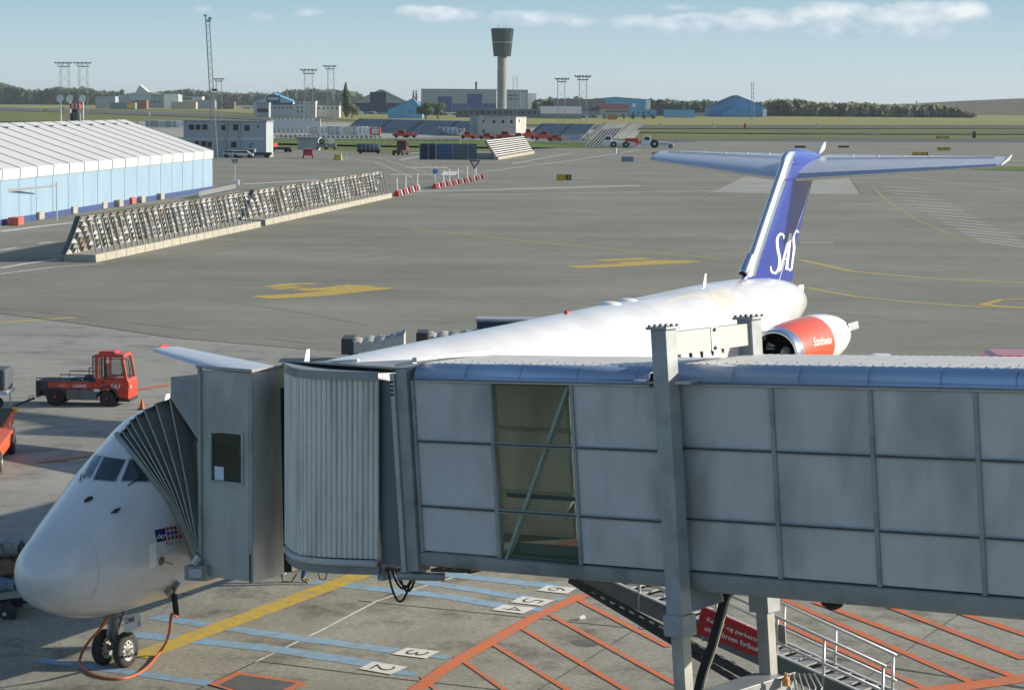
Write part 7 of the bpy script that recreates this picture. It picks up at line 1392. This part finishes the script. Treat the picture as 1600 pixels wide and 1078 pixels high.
for f in (.25, .82): pw = lerp(c0, c1, f); wheel(bl, pw + V3((0, 0, .3)) - sC * .02, -sC, .3, .2, mat('rim_cream2', (.5, .48, .4), .6))
mk(bl, 'amber_lamp', mat('amber', (.75, .33, .02), .3), lambda b: b.sphere(B_ + V3((0, 0, -.02)) - sB * .02, .09), smooth=True)
b = MB()
for k in range(3): pp = lerp(A_, B_, .62 + .11 * k) - sB * .012; b.add([pp + V3((0, 0, -.30)), pp + dB * .12 + V3((0, 0, -.28)), pp + dB * .12 + V3((0, 0, -.1)), pp + V3((0, 0, -.14))], [(0, 1, 2, 3)])
b.build('side_letters', logo, bl)
# luggage dolly behind the nose
pd = G(10, 975); t = thing('luggage_dolly', 'flat luggage dolly loaded with wrapped bags left of the jet nose', 'luggage dolly', pd)
Yl = pd.y + .4
mk(t, 'dolly_deck', mat('deck_pale', (.28, .29, .28), .6, var=.2), lambda b: b.hexa([PY(-40, 942, Yl), PY(60, 930, Yl + .2), PY(60, 915, Yl + 1.5), PY(-40, 925, Yl + 1.5)], [PY(-40, 930, Yl), PY(60, 918, Yl + .2), PY(60, 905, Yl + 1.5), PY(-40, 915, Yl + 1.5)]), bevel=.01)
wheel(t, PY(9, 958, Yl + .05), (-.2, -1, 0), .22, .14, mat('rim_white', (.5, .5, .48), .5, var=.2, scale=9)); wheel(t, PY(20, 950, Yl + 1.3), (-.2, -1, 0), .22, .14)
mk(t, 'axle_frame', dark, lambda b: (b.beam(PY(-30, 945, Yl + .3), PY(36, 938, Yl + .4), .08, .14), b.beam(PY(14, 940, Yl + .1), PY(14, 955, Yl + .3), .1, .1), b.tube(PY(20, 942, Yl + .3), PY(44, 940, Yl + .3), .03, 6)))
def bag(c, rx, ry, rz, m, label, seed):
    rnd = random.Random(seed); b = bmesh.new(); bmesh.ops.create_icosphere(b, subdivisions=4, radius=1)
    from mathutils import noise
    for v_ in b.verts:
        n = noise.noise(v_.co * 1.7 + V3((seed, 0, 0))) * .22 + abs(noise.noise(v_.co * 3.6 + V3((seed, 5, 0)))) * .16; q = v_.co.copy(); q = V3([math.copysign(abs(a) ** .7, a) for a in q]); v_.co = V3((q.x * rx, q.y * ry, q.z * rz)) * (1 + n - .12)
    me = bpy.data.meshes.new('luggage_bag'); b.to_mesh(me); b.free(); me.materials.append(m); me.polygons.foreach_set('use_smooth', [True] * len(me.polygons)); o = bpy.data.objects.new('luggage_bag', me); C.objects.link(o); o.location = c; tag(o, label, 'bag', 'luggage on the flat dolly')
bag(PY(14, 855, Yl + .5), .22, .3, .2, mat('bag_grey', (.22, .24, .25), .6, var=.3, scale=8), 'grey wrinkled bag on top of the luggage pile', 1); bag(PY(-8, 858, Yl + .4), .22, .3, .18, MATS['bag_grey'], 'grey bag at the left photo edge on top of the pile', 2)
bag(PY(12, 883, Yl + .5), .34, .35, .2, mat('bag_brown', (.16, .10, .06), .7, var=.4, scale=8), 'brown patterned bag in the middle of the luggage pile', 3); bag(PY(4, 912, Yl + .3), .3, .3, .17, mat('bag_blue', (.12, .2, .27), .6, var=.3, scale=6), 'pale blue bag at the bottom of the luggage pile', 4); bag(PY(30, 905, Yl + .5), .3, .3, .22, mat('bag_dark', (.03, .035, .035), .6, var=.4), 'dark bag at the bottom right of the luggage pile', 5); bag(PY(30, 868, Yl + .6), .14, .3, .3, MATS['bag_dark'], 'dark upright bag between the pile and the jet nose', 6)
# tarped carts behind the fuselage
def tarp_cart(x0, x1, yt, yb, Yq, label, bend):
    a = PY(x0, yb, Yq); c = PY(x1, yb, Yq); zt = PY(x0, yt, Yq).z; t = thing('tarped_cart', label, 'baggage cart', ((a.x + c.x) / 2, Yq, 0)); W_ = 1.6; L = c.x - a.x
    mk(t, 'cart_end', mat('cart_end_dark', (.04, .05, .055), .6, var=.3), lambda b: (b.box((a.x + .25, Yq + W_ / 2, lerp(.3, zt, .5)), (.5, W_, zt - .3))), bevel=.04)
    b = MB(); rows = []
    for i in range(13):
        f = i / 12; x = a.x + .5 + (L - .5) * f; z = zt - .04 + bend * f * f + .05 * math.sin(i * 2.2); rows.append([V3((x, Yq - .06 + .04 * math.sin(i * 1.7), .35 + .25 * f)), V3((x, Yq - .02, z * .55)), V3((x, Yq, z - .12)), V3((x + .05, Yq + .2, z)), V3((x, Yq + W_ * .6, z - .03 * math.sin(i))), V3((x, Yq + W_, z - .1)), V3((x, Yq + W_, .4))])
    b.grid(rows); b.add(rows[-1], [tuple(range(7))]); b.build('tarpaulin', mat('tarp_cream', (.44, .43, .38), .7, var=.15, scale=4, bump=.4, bscale=6), t, smooth='auto')
    mk(t, 'tarp_top', mat('tarp_blue_grey', (.22, .28, .34), .6, var=.1), lambda b: b.grid([[r_[3] + V3((0, 0, .015)), r_[4] + V3((0, 0, .015))] for r_ in rows[6:]]))
    for x in (a.x + .5, c.x - .4): wheel(t, (x, Yq + .1, .22), (0, -1, 0), .22, .14)
tarp_cart(533, 631, 529, 562, ground_Y(566, 580), 'dark ended cart under a cream tarpaulin behind the jet fuselage, nearer one', .28); tarp_cart(650, 745, 520, 545, ground_Y(549, 700), 'dark ended cart under a tarpaulin mostly hidden by the fuselage, farther one', .1)
Yb = ground_Y(531, 800); a = PY(745, 503, Yb); t = thing('blue_container', 'dark blue flat container with grey lid behind the fuselage', 'container', (a.x + 4, Yb, 0)); mk(t, 'container_body', navy, lambda b: b.box((a.x + 4.2, Yb + .6, a.z / 2 + .1), (8.4, 1.2, a.z - .1))); mk(t, 'container_lid', mat('lid_grey', (.3, .33, .36), .6), lambda b: b.box((a.x + 4.2, Yb + .6, a.z + .08), (8.5, 1.4, .12)), bevel=.02)
# red vehicle roof behind the bridge roof
Yv = 57.5; a = PY(1552, 557, Yv); t = thing('red_van', 'roof of a red van just showing above the bridge roof at right', 'van', (a.x + 2.2, Yv, 0)); mk(t, 'van_body', mat('van_red', (.5, .03, .04), .35, coat=.4), lambda b: b.box((a.x + 2.4, Yv + 1, a.z / 2 + .1), (4.8, 1.9, a.z - .2)), bevel=.2); mk(t, 'van_window', blueglass, lambda b: b.box((a.x + 2.4, Yv + .03, a.z * .7), (4.0, .02, a.z * .25)))
for x in (.9, 3.9): wheel(t, (a.x + x, Yv + .1, .33), (0, -1, 0), .33, .2)
Ye = 61; a = PY(1322, 553, Ye); t = thing('service_cart', 'small dark and white service cart under the engine tail', 'cart', (a.x + .8, Ye, 0)); mk(t, 'cart_body', dark, lambda b: b.box((a.x + .6, Ye, a.z / 2), (1.2, 1, a.z - .3)), bevel=.05); mk(t, 'cart_hood', white, lambda b: b.box((a.x + .95, Ye, a.z - .12), (.5, .9, .2)), bevel=.05)
# cone, cup, stain
p = G(222, 640); t = thing('traffic_cone', 'small orange traffic cone between red tractor and jet nose', 'traffic cone', p); mk(t, 'cone_body', mat('cone_orange', (.5, .09, .04), .6), lambda b: b.lathe(p, (0, 0, 1), [(.02, .11), (.36, .02), (.36, 0)], 14), smooth='auto'); mk(t, 'cone_base', black, lambda b: b.box(p + V3((0, 0, .02)), (.28, .28, .04)))
p = G(905, 969); b = MB(); b.lathe(p + V3((0, 0, .045)), (.8, .5, .1), [(0, 0), (0, .04), (.12, .055), (.12, .048), (.01, .035)], 14); tag(b.build('paper_cup', white, smooth='auto'), 'white paper cup lying on the ground inside the orange hatching', 'cup')
b = MB(); c = G(916, 1005); rr = (G(940, 1005) - c).length; b.add([V3((c.x + rr * math.cos(a) * (1 + .1 * math.sin(3 * a)), c.y + .5 * rr * math.sin(a) * 2.2, .0115)) for a in [k * .2618 for k in range(24)]], [tuple(range(24))]); struct(b, 'puddle_stain', mat('stain_dark', (.09, .085, .065), .5, var=.25, scale=3))
# person behind the cab: only lower legs show
def person(px, py, Y0, rz, label):
    p = G(px, py); J = {'pel': (0, 0, .92), 'ch': (0, .02, 1.25), 'nk': (0, .03, 1.45), 'hd0': (0, .05, 1.54), 'hd': (0, .05, 1.68), 'hipl': (.1, 0, .88), 'knl': (.11, -.04, .48), 'anl': (.11, .02, .09), 'tol': (.12, -.15, .04), 'hipr': (-.1, 0, .88), 'knr': (-.11, -.16, .50), 'anr': (-.11, -.05, .11), 'tor': (-.12, -.22, .05),
        'shl': (.19, .02, 1.40), 'ell': (.25, .0, 1.12), 'wrl': (.24, -.12, .90), 'shr': (-.19, .02, 1.40), 'elr': (-.26, .02, 1.12), 'wrr': (-.25, -.10, .90)}
    rad = {'pel': .15, 'ch': .16, 'nk': .06, 'hd0': .075, 'hd': .095, 'hipl': .10, 'knl': .07, 'anl': .045, 'tol': .035, 'hipr': .10, 'knr': .07, 'anr': .045, 'tor': .035, 'shl': .07, 'ell': .05, 'wrl': .03, 'shr': .07, 'elr': .05, 'wrr': .03}
    E_ = [('pel', 'ch'), ('ch', 'nk'), ('nk', 'hd0'), ('hd0', 'hd'), ('pel', 'hipl'), ('hipl', 'knl'), ('knl', 'anl'), ('anl', 'tol'), ('pel', 'hipr'), ('hipr', 'knr'), ('knr', 'anr'), ('anr', 'tor'), ('ch', 'shl'), ('shl', 'ell'), ('ell', 'wrl'), ('ch', 'shr'), ('shr', 'elr'), ('elr', 'wrr')]
    for s_, w_ in ((1, 'wrl'), (-1, 'wrr')):
        wx, wy, wz = J[w_]
        J['pm' + w_] = (wx, wy - .02, wz - .06); rad['pm' + w_] = .028; E_.append((w_, 'pm' + w_))
        for k in range(4): o = (k - 1.5) * .018; J[f'f{k}{w_}'] = (wx, wy - .03 + o, wz - .11); J[f'g{k}{w_}'] = (wx - s_ * .015, wy - .035 + o, wz - .15 + abs(k - 1.5) * .008); rad[f'f{k}{w_}'] = .010; rad[f'g{k}{w_}'] = .008; E_ += [('pm' + w_, f'f{k}{w_}'), (f'f{k}{w_}', f'g{k}{w_}')]
        J['t' + w_] = (wx - s_ * .01, wy - .07, wz - .08); rad['t' + w_] = .010; E_.append(('pm' + w_, 't' + w_))
    keys = list(J); me = bpy.data.meshes.new('person'); me.from_pydata([J[k] for k in keys], [(keys.index(a), keys.index(c)) for a, c in E_], [])
    o = bpy.data.objects.new('person', me); C.objects.link(o); md = o.modifiers.new('skin', 'SKIN'); sl = me.skin_vertices[0].data if me.skin_vertices else None
    if sl is None:
        b = bmesh.new(); b.from_mesh(me); b.verts.layers.skin.verify(); b.to_mesh(me); b.free(); sl = me.skin_vertices[0].data
    for i, k in enumerate(keys): sl[i].radius = (rad[k], rad[k]); sl[i].use_root = (k == 'pel')
    o.modifiers.new('sub', 'SUBSURF').levels = 2; o.modifiers['sub'].render_levels = 2
    # clothing colours by height
    m = bpy.data.materials.new('work_clothes'); m.use_nodes = True; t_ = m.node_tree; n = t_.nodes; g_ = n.new('ShaderNodeNewGeometry'); tcn = n.new('ShaderNodeTexCoord'); s2 = n.new('ShaderNodeSeparateXYZ'); t_.links.new(tcn.outputs['Object'], s2.inputs[0]); r2 = n.new('ShaderNodeValToRGB'); r2.color_ramp.interpolation = 'CONSTANT'; mm = n.new('ShaderNodeMath'); mm.operation = 'DIVIDE'; mm.inputs[1].default_value = 1.8; t_.links.new(s2.outputs[2], mm.inputs[0]); t_.links.new(mm.outputs[0], r2.inputs[0])
    e = r2.color_ramp.elements; e[0].position = 0; e[0].color = (.30, .24, .14, 1); e[1].position = .075; e[1].color = (.03, .07, .25, 1); q = e.new(.52); q.color = (.55, .6, .05, 1); q = e.new(.835); q.color = (.5, .3, .22, 1); q = e.new(.93); q.color = (.08, .05, .03, 1); t_.links.new(r2.outputs[0], n['Principled BSDF'].inputs['Base Color']); n['Principled BSDF'].inputs['Roughness'].default_value = .8
    me.materials.append(m); o.location = p; o.rotation_euler = (0, 0, rz); tag(o, label, 'person')
person(472, 911, 0, R(70), 'person in blue work trousers standing behind the bridge cab, only lower legs seen')

# ---- thin haze over the whole field
hm = bpy.data.materials.new('haze_air'); hm.use_nodes = True; n = hm.node_tree.nodes; n.remove(n['Principled BSDF']); pv = n.new('ShaderNodeVolumePrincipled'); pv.inputs['Color'].default_value = (.80, .90, .97, 1); pv.inputs['Density'].default_value = .000045; pv.inputs['Anisotropy'].default_value = .2
hm.node_tree.links.new(pv.outputs[0], n['Material Output'].inputs['Volume'])
b = MB(); b.box((0, 20500, 74), (61000, 52000, 152)); tag(b.build('haze', hm), 'thin pale haze over the airfield', 'haze', kind='stuff')
